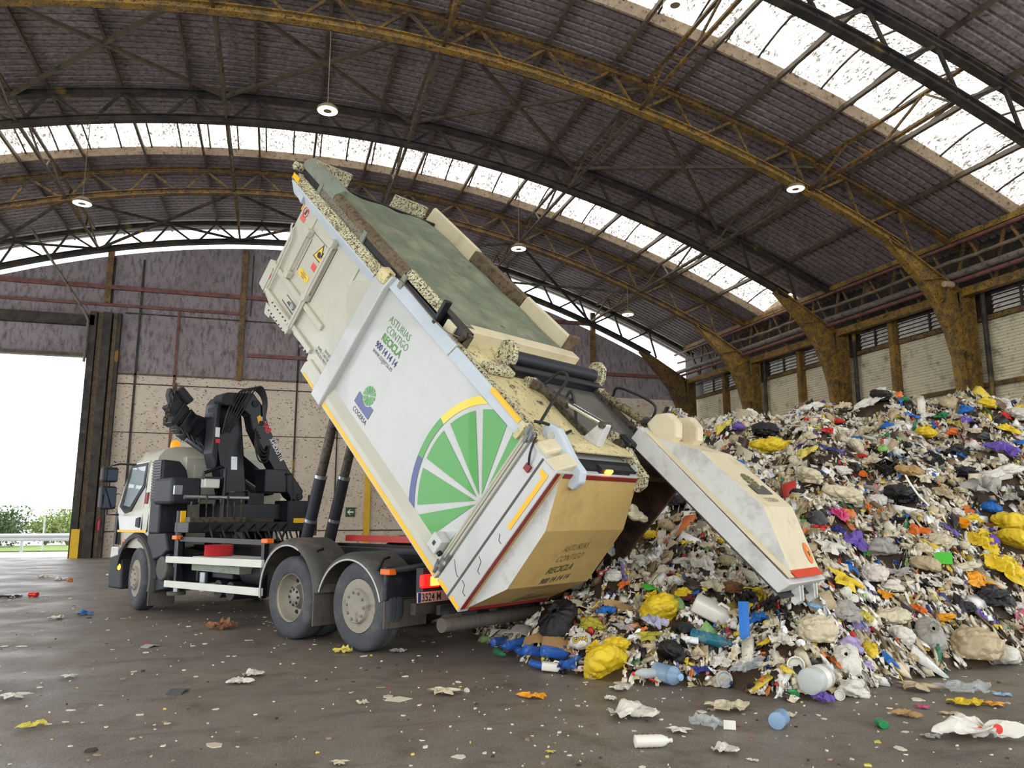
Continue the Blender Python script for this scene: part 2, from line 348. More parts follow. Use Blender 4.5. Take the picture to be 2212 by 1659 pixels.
# daylight-lit panels: dirt darkens the glow
for i,(y0,y1) in enumerate(STRIPS):
    w=empty('window_%d'%(i+1)); w['kind']='structure'
    mb=MB()
    def fn(u,t,y0=y0,y1=y1):
        X=SX0+(SX1-SX0)*u; Y=y0+.18+(y1-y0-.36)*t
        return ap(X, off_top(X)+.46+.34*math.sin(math.pi*t), Y)
    mb.grid(fn,60,10); mb.build('glazing','sky',w,smooth='all')
    fr=MB(); X=SX0+.45
    while X<SX1:
        pts=[ap(X, off_top(X)+.44+.34*math.sin(math.pi*t), y0+.18+(y1-y0-.36)*t) for t in [j/10 for j in range(11)]]
        fr.tube(pts,.028,5); X+=.86
    fr.build('glazing_bars','archdark',w)
    cb=MB()
    for yy,s in ((y0,1),(y1,-1)):
        fm=[(ap(X,off_top(X)+.30,yy),(0,s,0),anorm(X)) for X in [SX0+(SX1-SX0)*k/50 for k in range(51)]]
        cb.sweep(fm,[(0,-.04),(.06,-.04),(.2,.15),(.2,.2),(0,.2)])
    for X in (SX0,SX1):
        s=1 if X==SX0 else -1; n=anorm(X); t=Vector((n.z,0,-n.x))*s
        cb.sweep([(ap(X,off_top(X)+.3,y0),t,n),(ap(X,off_top(X)+.3,y1),t,n)],[(0,-.04),(.06,-.04),(.2,.15),(.2,.55),(0,.55)])
    cb.build('curb','curb',w)

# ---- end wall with the vehicle door
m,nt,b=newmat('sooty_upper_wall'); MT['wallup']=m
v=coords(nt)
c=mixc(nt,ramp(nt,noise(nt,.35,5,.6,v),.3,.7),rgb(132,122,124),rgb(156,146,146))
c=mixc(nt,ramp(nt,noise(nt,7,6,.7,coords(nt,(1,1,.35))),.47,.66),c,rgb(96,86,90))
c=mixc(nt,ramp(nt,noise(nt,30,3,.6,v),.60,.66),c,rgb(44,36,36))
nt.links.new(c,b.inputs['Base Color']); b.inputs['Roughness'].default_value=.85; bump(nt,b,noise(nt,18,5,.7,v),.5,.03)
m,nt,b=newmat('speckled_beige_concrete_wall'); MT['wallow']=m
v=coords(nt)
c=mixc(nt,ramp(nt,noise(nt,.4,5,.6,v),.3,.7),rgb(196,181,162),rgb(218,203,184))
c=mixc(nt,ramp(nt,noise(nt,1.6,6,.7,v),.55,.75),c,rgb(172,152,126))
c=mixc(nt,ramp(nt,noise(nt,11,3,.65,coords(nt,(1,1,1.6))),.60,.66),c,rgb(72,60,54))
nt.links.new(c,b.inputs['Base Color']); b.inputs['Roughness'].default_value=.85; bump(nt,b,noise(nt,18,5,.7,v),.4,.03)
YW=32.6; DX0,DX1,DZ=-13.2,-7.06,7.54
mb=MB()
xs=[-16.6,-15,-13.2,-12,-10.5,-9,-7.06,-6,-5]+[k for k in range(-4,19)]+[18.9]
for a,bb in zip(xs[:-1],xs[1:]):
    ta,tb=zb(max(a,-16.4))-.13,zb(bb)-.13
    segs=[(0,.93),(.93,6.95),(6.95,None)]
    for z0,z1 in segs:
        lo=max(z0,DZ) if (a>=DX0-.01 and bb<=DX1+.01) else z0
        if z1 is not None and lo>=z1: continue
        mb.mi=1 if z1 is None else 0
        if z1 is None:
            mb.add([(a,YW,lo),(bb,YW,lo),(bb,YW,tb),(a,YW,ta),(a,YW+.22,lo),(bb,YW+.22,lo),(bb,YW+.22,tb),(a,YW+.22,ta)],[(0,1,2,3),(7,6,5,4),(3,2,6,7),(0,4,5,1),(0,3,7,4),(1,5,6,2)])
        else: mb.box(a,bb,YW,YW+.22,lo,z1)
mb.mi=0
struct('wall_back', mb, ['wallow','wallup'])
TRIM=[0]
def trim(mb,m): TRIM[0]+=1; return struct('trim_%d'%TRIM[0], mb, m)
def wbar(x0,x1,z0,z1,m,d=.06,y=None): return trim(MB().box(x0,x1,(YW-d) if y is None else y-d,YW+.001 if y is None else y,z0,z1),m)
wbar(-13.2,14,10.28,10.44,'purlinred',.14); wbar(-13.2,-1.6,9.6,9.71,'purlinred',.1); wbar(-1.3,6,7.88,8.02,'purlinred',.14)
wbar(13.9,18.4,7.95,8.11,'purlinred',.14); wbar(-6.0,6,6.93,7.0,'rustrail',.05); wbar(-6,12,6.56,6.60,'archdark',.02); wbar(-6,12,4.68,4.71,'archdark',.02)
wbar(-5.9,12,9.36,9.41,'archdark',.03); wbar(-6,12,.93,.97,'archdark',.03)
for x,z0,z1,wd,m in ((-5.36,1,11.6,.08,'archdark'),(-3.95,1,9.6,.09,'purlinred'),(.72,1,10.3,.07,'archdark'),(2.4,1,10.3,.05,'archdark'),(-1.25,9.6,12.2,.04,'archdark'),(-6.4,9.7,11.6,.05,'archdark')):
    wbar(x-wd/2,x+wd/2,z0,z1,m,.05)
for x,z0,z1,lab in ((-1.56,6.9,12.4,'dirty yellow steel post rising up the end wall behind the crane'),(13.9,0,10.9,'rusty yellow steel post on end wall right of the tilted body'),(-6.55,9.7,11.9,'short dull yellow post above the vehicle door corner')):
    tag(MB().box(x-.11,x+.11,YW-.16,YW,z0,z1).build('wall_post','arch'),lab,'post')
tag(MB().box(3.6,3.83,YW-.12,YW,0.3,4.2).build('wall_post','safetyyellow'),'bright yellow painted post low on the end wall beside the lifting rams','post')
# vehicle door frame and lintel
d=empty('door_1'); d['kind']='structure'
for x0,x1,dy,m in ((-7.06,-6.82,.30,'archdark'),(-6.80,-6.62,.18,'rustrail'),(-6.60,-6.30,.34,'archdark'),(-6.26,-6.12,.2,'rustrail'),(-6.1,-5.98,.26,'archdark')):
    MB().box(x0,x1,YW-dy,YW,0,9.3).build('frame',m,d)
MB().box(-13.3,-6.9,YW-.3,YW,8.75,9.15).build('lintel','archdark',d)
MB().box(-13.3,-7.06,YW-.2,YW,7.54,7.66).build('lintel','purlin',d)
MB().box(-7.0,-6.72,YW-.38,YW-.3,0,1.05).build('corner_guard','safetyyellow',d)
# ---- right wall
MT['brick']=mat('dirty_ribbed_wall',rgb(216,206,178),.8,var=.06,vscale=1.2,dirt=rgb(132,118,94),dscale=2.2,dlo=.52,dhi=.72,dirt2=rgb(64,54,44),d2scale=18,d2lo=.64,d2hi=.69)
mb=MB(); zz=[]; z=0
while z<7.05: zz+=[(z,0),(z+.052,0),(z+.062,.03),(z+.078,.03)]; z+=.088
zz.append((7.08,0)); nz=len(zz)-1
mb.grid(lambda u,w:(19.25+zz[int(round(w*nz))][1],8+25.4*u,zz[int(round(w*nz))][0]),8,nz); mb.box(19.36,19.45,8,33.4,0,7.08)
struct('wall_right', mb, 'brick')
trim(MB().box(19.2,19.45,8,33.4,7.78,9.7),'archdark'); trim(MB().box(19.32,19.45,8,33.4,7.08,7.78),'archdark')  # second box is an added dark backing that keeps the louvre gaps dark
trim(MB().box(19.12,19.25,8,32.4,7.02,7.14),'arch'); trim(MB().box(19.12,19.25,8,32.4,5.12,5.24),'arch')
wn=3
POSTY=[14.3,19.9,24.6,29.8]
edges=[]
for k in range(4):
    y0,y1,pm=ARCHY[k]+.35,ARCHY[k+1]-.55,POSTY[k]; edges+=[(y0,pm-.14),(pm+.14,y1)]
for y0,y1 in edges:
    w=empty('window_%d'%wn); w['kind']='structure'; wn+=1
    fr=MB(); fr.box(19.17,19.25,y0,y1,7.12,7.19); fr.box(19.17,19.25,y0,y1,7.72,7.8)
    ym=(y0+y1)/2; fr.box(19.15,19.25,ym-.03,ym+.03,7.12,7.8)
    fr.build('window_frame','archdark',w)
    sl=MB(); z=7.2
    while z<7.72: sl.add([(19.26,y0,z+.10),(19.26,y1,z+.10),(19.19,y1,z),(19.19,y0,z),(19.27,y0,z+.09),(19.27,y1,z+.09),(19.2,y1,z-.01),(19.2,y0,z-.01)],[(0,1,2,3),(7,6,5,4),(3,2,6,7),(0,4,5,1),(0,3,7,4),(1,5,6,2)]); z+=.125
    sl.build('louvre_slats','louvre',w)
ORD=['nearest','second','third','fourth','fifth','sixth','seventh','eighth','ninth','tenth']
POSTTXT=['hidden behind arch at the frame edge','between first and second brick bays','midway between two haunched columns','far bay near the end wall']
for k,y in enumerate(POSTY):
    tag(MB().box(19.0,19.25,y-.1,y+.1,0,7.9).build('wall_post','archbright' if k!=3 else 'arch'),
        ['yellow intermediate post of the ribbed side wall at the frame\'s right edge','yellow intermediate post on ribbed side wall, nearest one left of the big haunched column','yellow intermediate post on ribbed side wall, second left of the big haunched column','yellow intermediate post on ribbed side wall in the bay next to end wall'][k],'post',)
# ---- roof arches
IPROF=[(-.11,0),(.11,0),(.11,.03),(.015,.03),(.015,.17),(.11,.17),(.11,.2),(-.11,.2),(-.11,.17),(-.015,.17),(-.015,.03),(-.11,.03)]
IPROF2=[(a*.9,b*.9) for a,b in IPROF]
HC=[(16.2,9.16),(16.59,8.76),(17.22,8.10),(17.72,7.47),(18.06,6.72),(18.26,5.95),(18.33,4.90),(18.36,0.0)]
ARCHLAB=['dark sooty lattice roof arch crossing the frame\'s upper right corner',
 'dirty yellow lattice roof arch nearest above the truck, landing on biggest haunched column',
 'near black lattice roof arch on near side of the far skylight strip',
 'rusty yellow lattice roof arch just beyond the far skylight strip',
 'dark lattice roof arch standing against the bright gap over end wall']
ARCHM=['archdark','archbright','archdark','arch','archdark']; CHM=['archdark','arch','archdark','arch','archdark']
COLM=['arch','archbright','archbright','archbright','arch']
for k,Y in enumerate(ARCHY):
    r=empty('roof_arch',(18.7,Y,0),label=ARCHLAB[k],cat='roof arch',group='lattice arches carrying the roof')
    off=lambda x,y,z: (x-18.7,y-Y,z)
    xs=[-15.2+31.9*i/64 for i in range(65)]
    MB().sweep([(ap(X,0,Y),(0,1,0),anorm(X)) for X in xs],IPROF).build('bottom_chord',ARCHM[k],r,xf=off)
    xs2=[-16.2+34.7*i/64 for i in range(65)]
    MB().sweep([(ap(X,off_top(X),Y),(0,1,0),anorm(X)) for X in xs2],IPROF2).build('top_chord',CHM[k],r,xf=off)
    X=-1.8-1.72*7
    while X<17.2:
        for s in (-.86,.86):
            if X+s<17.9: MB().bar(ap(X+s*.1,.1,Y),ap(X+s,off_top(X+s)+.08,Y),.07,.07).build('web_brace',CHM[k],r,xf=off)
        X+=1.72
    for side in (1,-1):
        def mx(x,y,z,side=side): return off(x if side>0 else 2*CX-x, y, z)
        web=MB(); poly=HC+[(18.9,0),(18.9,7.86),(18.5,7.86),(17.4,8.6)]
        # web plate as strips between the curved flange and the back line
        back=[(17.0,8.85),(17.5,8.58),(18.0,8.25),(18.5,7.9),(18.62,7.3),(18.62,6.2),(18.62,4.9),(18.62,0)]
        for (p,q),(s,t) in zip(zip(HC[:-1],HC[1:]),zip(back[:-1],back[1:])):
            web.add([(p[0],Y-.02,p[1]),(q[0],Y-.02,q[1]),(t[0],Y-.02,t[1]),(s[0],Y-.02,s[1]),(p[0],Y+.02,p[1]),(q[0],Y+.02,q[1]),(t[0],Y+.02,t[1]),(s[0],Y+.02,s[1])],[(0,1,2,3),(7,6,5,4),(0,4,5,1),(1,5,6,2),(2,6,7,3),(3,7,4,0)])
        for p,q in zip(HC[:-1],HC[1:]): web.bar((p[0],Y,p[1]),(q[0],Y,q[1]),.24,.03,up=(1,0,.3))
        web.bar((16.3,Y,9.28),(18.62,Y,7.92),.22,.04,up=(.5,0,1))
        for p,t in ((HC[2],back[2]),(HC[3],back[3]),(HC[4],back[4]),(HC[5],back[5])): web.bar((p[0],Y,p[1]),(t[0],Y,t[1]),.2,.03)
        web.build('haunch',COLM[k],r,xf=mx)
        c=MB(); c.box(18.6,18.64,Y-.15,Y+.15,0,7.9); c.box(19.0,19.04,Y-.15,Y+.15,0,7.9); c.box(18.6,19.04,Y-.02,Y+.02,0,7.9); c.box(18.55,19.08,Y-.16,Y+.16,7.86,7.94)
        c.build('column',COLM[k] if k else 'arch',r,xf=mx)
    if k in (0,1,2,3):
        tag(MB().cyl((19.08,Y-.36,0),(19.08,Y-.36,7.9),.07,n=10).build('drainpipe','archdark'),'dark drainpipe beside the %s haunched column of right wall'%['hidden','biggest','middle','far'][k],'pipe')
# ---- purlins along the hall
Xs=[-1.8+.86+1.72*k for k in range(-8,11)]
def side_word(n): return ORD[n] if n<10 else 'outer'
for X in Xs:
    n=round((X-CX)/1.72); n_=int(round((X-CX-.2)/1.72))
    u=anorm(X); o=off_top(X)+.16
    mb=MB().bar(ap(X,o+.08,8.2),ap(X,o+.08,33.4),.07,.16,up=u)
    d=int(round(abs(X-CX)/1.72))
    lab='thin brown roof purlin running along the hall at its crown' if d==0 else 'thin brown roof purlin along the hall, %s %s of the crown'%(side_word(d-1),'right' if X>CX else 'left')
    tag(mb.build('roof_purlin','purlin'),lab,'purlin',group='purlins under the roof sheets')
# ---- lattice girders between the arch nodes
LN=[-12.1,-6.95,-1.8,3.4,8.6,13.65]
BAYTXT=['under the near skylight strip','in the bay above the truck','under the far skylight strip','in the bay beside end wall']
LNTXT=['far left','left','centre left','centre right','right','far right']
for k in range(4):
    for j,X in enumerate(LN):
        y0,y1=ARCHY[k],ARCHY[k+1]; L=y1-y0; u=anorm(X); ot=off_top(X)+.1
        r=empty('lattice_girder',tuple(ap(X,0,y0)),label='slim lattice girder %s, %s line of six'%(BAYTXT[k],LNTXT[j]),cat='girder',group='lattice girders between the arches')
        P0=ap(X,0,y0); off=lambda x,y,z,P0=P0: (x-P0.x,y-P0.y,z-P0.z)
        mm='purlin' if k in (1,2) else 'arch'
        MB().bar(ap(X,.14,y0),ap(X,.14,y1),.08,.09,up=u).build('bottom_chord',mm,r,xf=off)
        MB().bar(ap(X,ot,y0),ap(X,ot,y1),.08,.09,up=u).build('top_chord',mm,r,xf=off)
        for a,bb in ((.05,.25),(.45,.25),(.55,.75),(.95,.75)):
            MB().bar(ap(X,.16,y0+L*a),ap(X,ot,y0+L*bb),.05,.05,up=(1,0,0)).build('diagonal_brace',mm,r,xf=off)
# ---- cross bracing rods
for k in (1,3):
    for j in range(5):
        X0,X1=LN[j],LN[j+1]; y0,y1=ARCHY[k],ARCHY[k+1]
        o=(lambda X: off_top(X)+.02) if k==1 else (lambda X: .12)
        A,B,C_,D=ap(X0,o(X0),y0+.1),ap(X1,o(X1),y1-.1),ap(X1,o(X1),y0+.1),ap(X0,o(X0),y1-.1)
        r=empty('cross_brace',tuple(A),label='crossed pair of bracing bars %s, %s of five'%('under the roof above the truck' if k==1 else 'under the roof beside end wall',['far left one','left one','middle one','right one','far right one'][j]),cat='brace',group='crossed roof braces')
        off=lambda x,y,z,A=A: (x-A.x,y-A.y,z-A.z)
        MB().bar(A,B,.09 if k==1 else .08).build('brace_bar','purlin' if k==1 else 'archdark',r,xf=off)
        MB().bar(C_,D,.09 if k==1 else .08).build('brace_bar','purlin' if k==1 else 'archdark',r,xf=off)
# ---- eave truss along the right wall, pipes
r=empty('eave_truss',(18.6,8,8),label='long yellow lattice truss at the eaves above the right ribbed wall',cat='truss')
off=lambda x,y,z:(x-18.6,y-8,z-8)
MB().box(18.46,18.62,8,32.5,9.36,9.52).build('top_chord','archbright',r,xf=off)
MB().box(18.62,18.84,8,32.5,7.74,7.98).build('bottom_chord','archbright',r,xf=off)
y=9.2; n=0
while y<32:
    for s in (-.62,.62):
        MB().bar((18.7,y,7.95),(18.55,y+s,9.4),.07).build('web_brace','arch',r,xf=off)
    y+=1.297*1.0
def wavy(pts,seed,amp,n=40):
    rn=random.Random(seed); out=[]
    for i in range(n+1):
        t=i/n; p=Vector(pts[0]).lerp(Vector(pts[1]),t); out.append((p.x,p.y,p.z-amp*math.sin(math.pi*((t*5.0)%1.0))+rn.uniform(-.02,.02)))
    return out
tag(MB().cyl((18.3,8,9.2),(18.3,32.8,9.2),.055,n=10).build('pipe','purlinred'),'thin rust red pipe running just under the upper eave beam','pipe')
tag(MB().cyl((18.3,8,8.3),(18.3,32.6,8.3),.10,n=12).build('pipe','pipegrey'),'thick dusty grey pipe running along right wall above louvres','pipe')
tag(MB().cyl((18.25,8,8.08),(18.25,32.6,8.08),.06,n=10).build('pipe','purlinred'),'rust red pipe slung directly below the thick grey pipe','pipe')
tag(MB().tube(wavy([(18.28,8,8.75),(18.28,32.5,8.75)],3,.07,100),.05,7).build('cable_bundle','cable'),'shaggy dusty cable bundle sagging between grey pipe and upper beam','cable')
# siren and small camera on the biggest haunch
r=empty('horn_speaker',(17.9,16.5,7.95),label='dusty horn loudspeaker fixed to the biggest yellow haunch',cat='loudspeaker')
MB().lathe([(.02,0),(.09,.02),(.10,.28),(.08,.34),(.01,.36)],lambda x,y,h:(h-.15,x,y+.02)).build('horn','curb',r,smooth=True)
MB().bar((0,0,-.1),(.05,.2,-.45),.05).build('bracket','archbright',r)
# stray conduit on end wall by the door
tag(MB().tube([(-9.2,31.8,12.2),(-8.6,31.9,11.3),(-7.25,32.2,9.25),(-7.1,32.25,8.9),(-7.12,32.25,7.3)],.05,8).build('conduit_pipe','pipegrey'),'bent grey conduit slanting down to the vehicle door corner','pipe')
# ---- hanging lamps
LAMPS=[((.76,16.94,10.7),12.7,'lit ring lamp hanging on a long cable, left of the tilted body'),
 ((-5.25,22.0,9.75),12.2,'lit ring lamp hanging in front of end wall above the vehicle door'),
 ((13.1,16.6,10.25),10.6,'lit ring lamp hugging the nearest yellow arch at right'),
 ((6.95,22.0,9.75),12.2,'lit ring lamp hanging behind the upper right edge of body'),
 ((13.1,27.1,9.4),10.5,'small lit ring lamp far away near the end wall gap'),
 ((6.8,11.7,11.05),12.3,'lit ring lamp in front of the near skylight strip at top')]
for P,zt,lab in LAMPS:
    r=empty('ring_lamp',P,label=lab,cat='lamp',group='ring lamps hanging from the roof')
    # housing dish, glowing ring, cable
    MB().lathe([(.02,.16),(.12,.15),(.23,.06),(.24,0),(.22,-.005)],lambda x,y,h:(x,y,h),24).build('housing','lampbody',r,smooth=True)
    MB().lathe([(.10,-.012),(.222,-.012),(.222,.02),(.10,.02)],lambda x,y,h:(x,y,h),32,close=True).build('lens','lamplit',r,smooth=True)
    MB().cyl((0,0,-.015),(0,0,.03),.098,n=20).build('center_cap','lampbody',r)
    MB().cyl((0,0,.15),(0,0,zt-P[2]),.012,n=6).build('cord','cable',r)
# ---- extinguisher, signs on end wall
r=empty('fire_extinguisher',(-6.13,YW-.16,.98),label='red fire extinguisher on end wall left of the truck cab',cat='fire extinguisher')
MB().lathe([(.03,0),(.1,.01),(.105,.05),(.105,.36),(.08,.44),(.03,.48),(.03,.52)],lambda x,y,h:(x,y,h),20).build('body','ext',r,smooth=True)
MB().cyl((-.05,0,.54),(.08,0,.56),.02,n=8).build('handle','black',r); MB().tube([(-.03,0,.52),(-.16,0,.5),(-.2,0,.3),(-.12,0,.1)],.014,6).build('hose','rubberhose',r)
r=empty('fire_sign',(-6.11,YW-.03,1.98),label='square dusty red fire sign above the extinguisher',cat='sign')
MB().box(-.24,.24,-.01,.02,-.21,.21).build('panel','redsign',r); MB().box(-.06,.06,-.02,-.01,-.15,.05).build('pictogram','redsticker',r)
r=empty('exit_sign',(3.05,YW-.03,1.68),label='green exit arrow sign on end wall behind the rams',cat='sign')
MB().box(-.19,.19,-.01,.02,-.19,.19).build('panel','exitgreen',r)
MB().add([(-.13,-.02,0),(-.01,-.02,.12),(.02,-.02,.12),(-.05,-.02,.03),(.13,-.02,.03),(.13,-.02,-.03),(-.05,-.02,-.03),(.02,-.02,-.12),(-.01,-.02,-.12)],[(0,8,7,6,5,4,3,2,1)]).build('arrow','signwhite',r)
# ---- outside the door: guard rail, trees
r=empty('guard_rail',(-10,38.4,0),label='pale metal guard rail across the yard outside the vehicle door',cat='guard rail')
MB().sweep([((-14,0,.62),(0,1,0),(0,0,1)),((14,0,.62),(0,1,0),(0,0,1))],[(0,-.16),(-.05,-.1),(-.05,-.04),(0,0),(-.05,.04),(-.05,.1),(0,.16),(.02,.16),(.02,-.16)]).build('rail','guardrail',r)
for x in (-4,-.2,3.6): MB().box(x-.05,x+.05,.02,.12,0,.75).build('post','guardrail',r)
tag(MB().cyl((-9.6,39.2,0),(-9.6,39.2,1.5),.035,n=8).build('marker_post','guardrail'),'thin pale marker post behind the guard rail outside','post')
def shrub(name,lab,x,y,h,wd,seed,leafm,bare=.0,nleaf=900):
    rn=random.Random(seed); r=empty(name,(x,y,0),label=lab,cat='tree' if 'tree' in name else 'bush')
    t=MB()
    tips=[]
    for i in range(7):
        a=rn.uniform(0,6.28); p=[Vector((0,0,0))]; d=Vector((math.cos(a)*.5,math.sin(a)*.5,1))
        for s in range(5):
            p.append(p[-1]+d*h/5*rn.uniform(.7,1.1)*Vector((wd/h,wd/h,1)).x**0+Vector((rn.uniform(-.1,.1),rn.uniform(-.1,.1),0))*h*.3); d=Vector((d.x+rn.uniform(-.3,.3),d.y+rn.uniform(-.3,.3),max(.3,d.z+rn.uniform(-.3,.1))))
        p=[Vector((q.x*wd/h,q.y*wd/h,min(q.z,h))) for q in p]
        t.tube(p,[.05*(1-k/7) for k in range(6)],5); tips+=p[2:]
    t.build('branches','bark',r)
    f=MB()
    for i in range(int(nleaf*(1-bare))):
        q=rn.choice(tips); c=Vector((q.x+rn.gauss(0,.22)*wd,q.y+rn.gauss(0,.22)*wd,max(.1,min(h*1.05,q.z+rn.gauss(0,.16)*h)))); s=rn.uniform(.05,.12)
        a=Vector((rn.gauss(0,1),rn.gauss(0,1),rn.gauss(0,1))).normalized()*s; b2=a.orthogonal().normalized()*s*.5
        f.add([c-a,c+b2,c+a,c-b2],[(0,1,2,3)])
    f.build('foliage',leafm,r,fix=False)
shrub('bush','dense dark green bush at left end outside the door',-12.9,44.5,1.9,2.0,1,'leafdark',0,2200)
shrub('bush','pale green bush in the middle outside the door',-11.5,47.5,1.75,2.0,2,'leaf',0,2000)
shrub('tree','nearly bare pale branching tree outside beside the door jamb',-10.1,46,1.9,2.2,3,'leaf',.7,900)
shrub('bush','low grey green bush behind the bare tree outside',-11.4,54,1.75,3.2,4,'leaf',.1,1600)
shrub('bush','low yellowish bush behind rail nearest the door jamb',-9.4,51,1.5,2.4,5,'leaf',.2,1200)
# ================================================================== TRUCK
truck=empty('garbage_truck',(2.0542,10.0075,0),math.pi/2+.5539,label='white refuse collection truck with tilted body, black loader crane and open tailgate',cat='truck')
TILT=math.radians(43.5); ct,st=math.cos(TILT),math.sin(TILT); BX,BZ=-1.64,.57
def B(a,y,b): return Vector((BX+a*ct-b*st, y, BZ+a*st+b*ct))
def P(mb,name,m,par=None,**k): return mb.build(name,m,par or truck,**k)
def bbox(mb,a0,a1,y0,y1,b0,b1): return mb.box(a0,a1,y0,y1,b0,b1,xf=B)
def side_poly(mb,poly,y0,y1):
    return mb.prism(poly,lambda a,b:B(a,y0,b),lambda a,b:B(a,y1,b))
def yprism(mb,poly,a0,a1):   # poly in (y,b)
    return mb.prism(poly,lambda y,b:B(a0,y,b),lambda y,b:B(a1,y,b))
# ---- wheels
def wheel(x,side,kind,y0=1.25,steer=0.0):
    cs,sn=math.cos(steer),math.sin(steer)
    def f(X,Y,h):
        dy=side*(.15-h); return (x+X*cs-dy*sn, side*(y0-.15)+X*sn+dy*cs, .515+Y)
    t=MB()
    prof=[(.295,.06),(.312,.018),(.40,.0),(.465,.008),(.497,.03),(.513,.062),(.515,.09),(.505,.095),(.505,.105),(.515,.11),(.515,.15),(.505,.155),(.505,.165),(.515,.17),(.515,.215),(.513,.24),(.497,.272),(.465,.294),(.40,.3),(.312,.285),(.295,.25)]
    t.lathe(prof,f,48,close=True)
    if kind=='dual': t.lathe([(r,h+.33) for r,h in prof],f,48,close=True)
    w=t.build('wheel','tyre',truck,smooth=True)
    r=MB()
    if kind=='dual':
        r.lathe([(.302,.012),(.306,.022),(.286,.04),(.278,.10),(.262,.15),(.225,.185),(.15,.19),(.15,.21),(.24,.21),(.296,.15),(.302,.03)],f,40,close=True)
        r.mi=1
        for i in range(8):
            a=2*math.pi*(i+.5)/8; r.cyl(f(.215*math.cos(a),.215*math.sin(a),.178),f(.215*math.cos(a),.215*math.sin(a),.2),.03,n=12)
        P(r,'rim',['rim','darkhole'],w,smooth=True)
        h=MB(); h.lathe([(.16,.19),(.15,.16),(.125,.13),(.12,.085),(.10,.075),(.0,.075)],f,28); h.mi=1
        for i in range(8):
            a=2*math.pi*i/8; h.cyl(f(.095*math.cos(a),.095*math.sin(a),.085),f(.095*math.cos(a),.095*math.sin(a),.07),.018,n=10)
        P(h,'hub',['hub','darkhole'],w,smooth=True)
    else:
        r.lathe([(.302,.012),(.306,.022),(.288,.04),(.284,.11),(.262,.125),(.235,.095),(.205,.02),(.192,-.022),(.184,-.03),(.0,-.03),(.0,0),(.17,0),(.19,.04),(.22,.12),(.262,.15),(.296,.13)],f,44,close=False)
        r.mi=1
        for i in range(10):
            a=2*math.pi*(i+.3)/10; c0=(.236*math.cos(a),.236*math.sin(a))
            r.cyl(f(c0[0],c0[1],.082),f(c0[0]*1.04,c0[1]*1.04,.108),.032,n=14)
        r.mi=2
        for i in range(10):
            a=2*math.pi*(i+.1)/10; c0=(.155*math.cos(a),.155*math.sin(a)); r.cyl(f(*c0,-.028),f(*c0,-.048),.019,.015,n=12)
        P(r,'rim',['rim','darkhole','hub'],w,smooth=True)
    return w
for side in (1,-1):
    wheel(6.01,side,'single',1.2,math.radians(-10)); wheel(1.41,side,'dual'); wheel(0,side,'single')
ax=MB()
for x in (6.01,1.41,0): ax.cyl((x,-.95,.515),(x,.95,.515),.09)
P(ax,'axle','black')
# ---- mudguards and flaps
GP=[(1.265,.60),(1.26,.635),(1.23,.672),(1.15,.70),(.72,.70),(.72,.68),(1.14,.68),(1.21,.655),(1.24,.63),(1.245,.60)]
def guardarc(cx,cz,a0,a1,side,name='mudguard',sc=1.0,m='fender',prof=GP,n=28):
    fr=[]
    for i in range(n+1):
        a=math.radians(a0+(a1-a0)*i/n); fr.append(((cx,0,cz),(0,side,0),(math.cos(a)*sc,0,math.sin(a)*sc)))
    g=P(MB().sweep(fr,prof),name,m,smooth=True); return g
def trimarc(g,cx,cz,a0,a1,side,r,n=28,y=1.262):
    pts=[(cx+r*math.cos(math.radians(a0+(a1-a0)*i/n)),side*y,cz+r*math.sin(math.radians(a0+(a1-a0)*i/n))) for i in range(n+1)]
    o=P(MB().tube(pts,.011,6),'edge_trim','edge',g); o['label']='pale edge trim'
for s in (1,-1):
    g=guardarc(1.47,.56,-8,176,s); trimarc(g,1.47,.56,-8,115,s,.605)
    g2=guardarc(.17,.42,20,164,s); trimarc(g2,.17,.42,20,164,s,.612)
    for x0 in (1.0,-.30):
        P(MB().tube([(x0,s*1.2,.98-(.06 if x0<0 else 0)),(x0+.03,s*1.1,1.11-(.06 if x0<0 else 0)),(x0+.02,s*1.02,1.13-(.06 if x0<0 else 0))],.018,6),'mudguard_strap','black',g if x0>0 else g2)
    P(MB().box(.86,.885,s*.74,s*1.25,.21,.63),'mud_flap','flap'); 
    P(MB().box(-.50,-.45,s*.62,s*1.25,.60,.98),'rear_valance','plastic',bevel=.015)
    P(MB().box(-.49,-.465,s*.62,s*1.25,.30,.60),'mud_flap','flap')
    a=P(MB().tube([(-.5,s*1.22,.93),(-.7,s*1.1,.96),(-.95,s*.85,1.02),(-1.05,s*.45,1.02)],.035,8),'marker_arm','plastic',smooth=True)
    P(MB().box(-.60,-.44,s*1.18,s*1.29,.89,.955),'marker_lamp','orange',a,bevel=.01)
# ---- chassis
ch=MB()
for s in (1,-1): ch.box(-1.25,6.7,s*.38,s*.46,.76,1.06); ch.box(-1.2,4.4,s*.36,s*.48,1.06,1.13)
for x in (-1.2,-.6,.7,2.2,3.2,4.4,5.6): ch.box(x-.05,x+.05,-.4,.4,.8,1.0)
P(ch,'chassis_frame','black')
P(MB().box(-.5,2.5,-.52,-.42,1.16,1.25),'subframe_rail','redbeam')
fr=MB(); fr.box(-1.0,-.55,-.5,-.46,1.05,1.3); fr.box(-.62,-.55,-.5,.3,1.24,1.30); fr.box(-1.0,-.94,-.5,.3,1.05,1.3); P(fr,'hinge_bracket','archdark')
P(MB().cyl((-.75,-.3,1.13),(-.75,.35,1.13),.13,n=18),'tilt_hinge_tube','hydro',smooth=True)
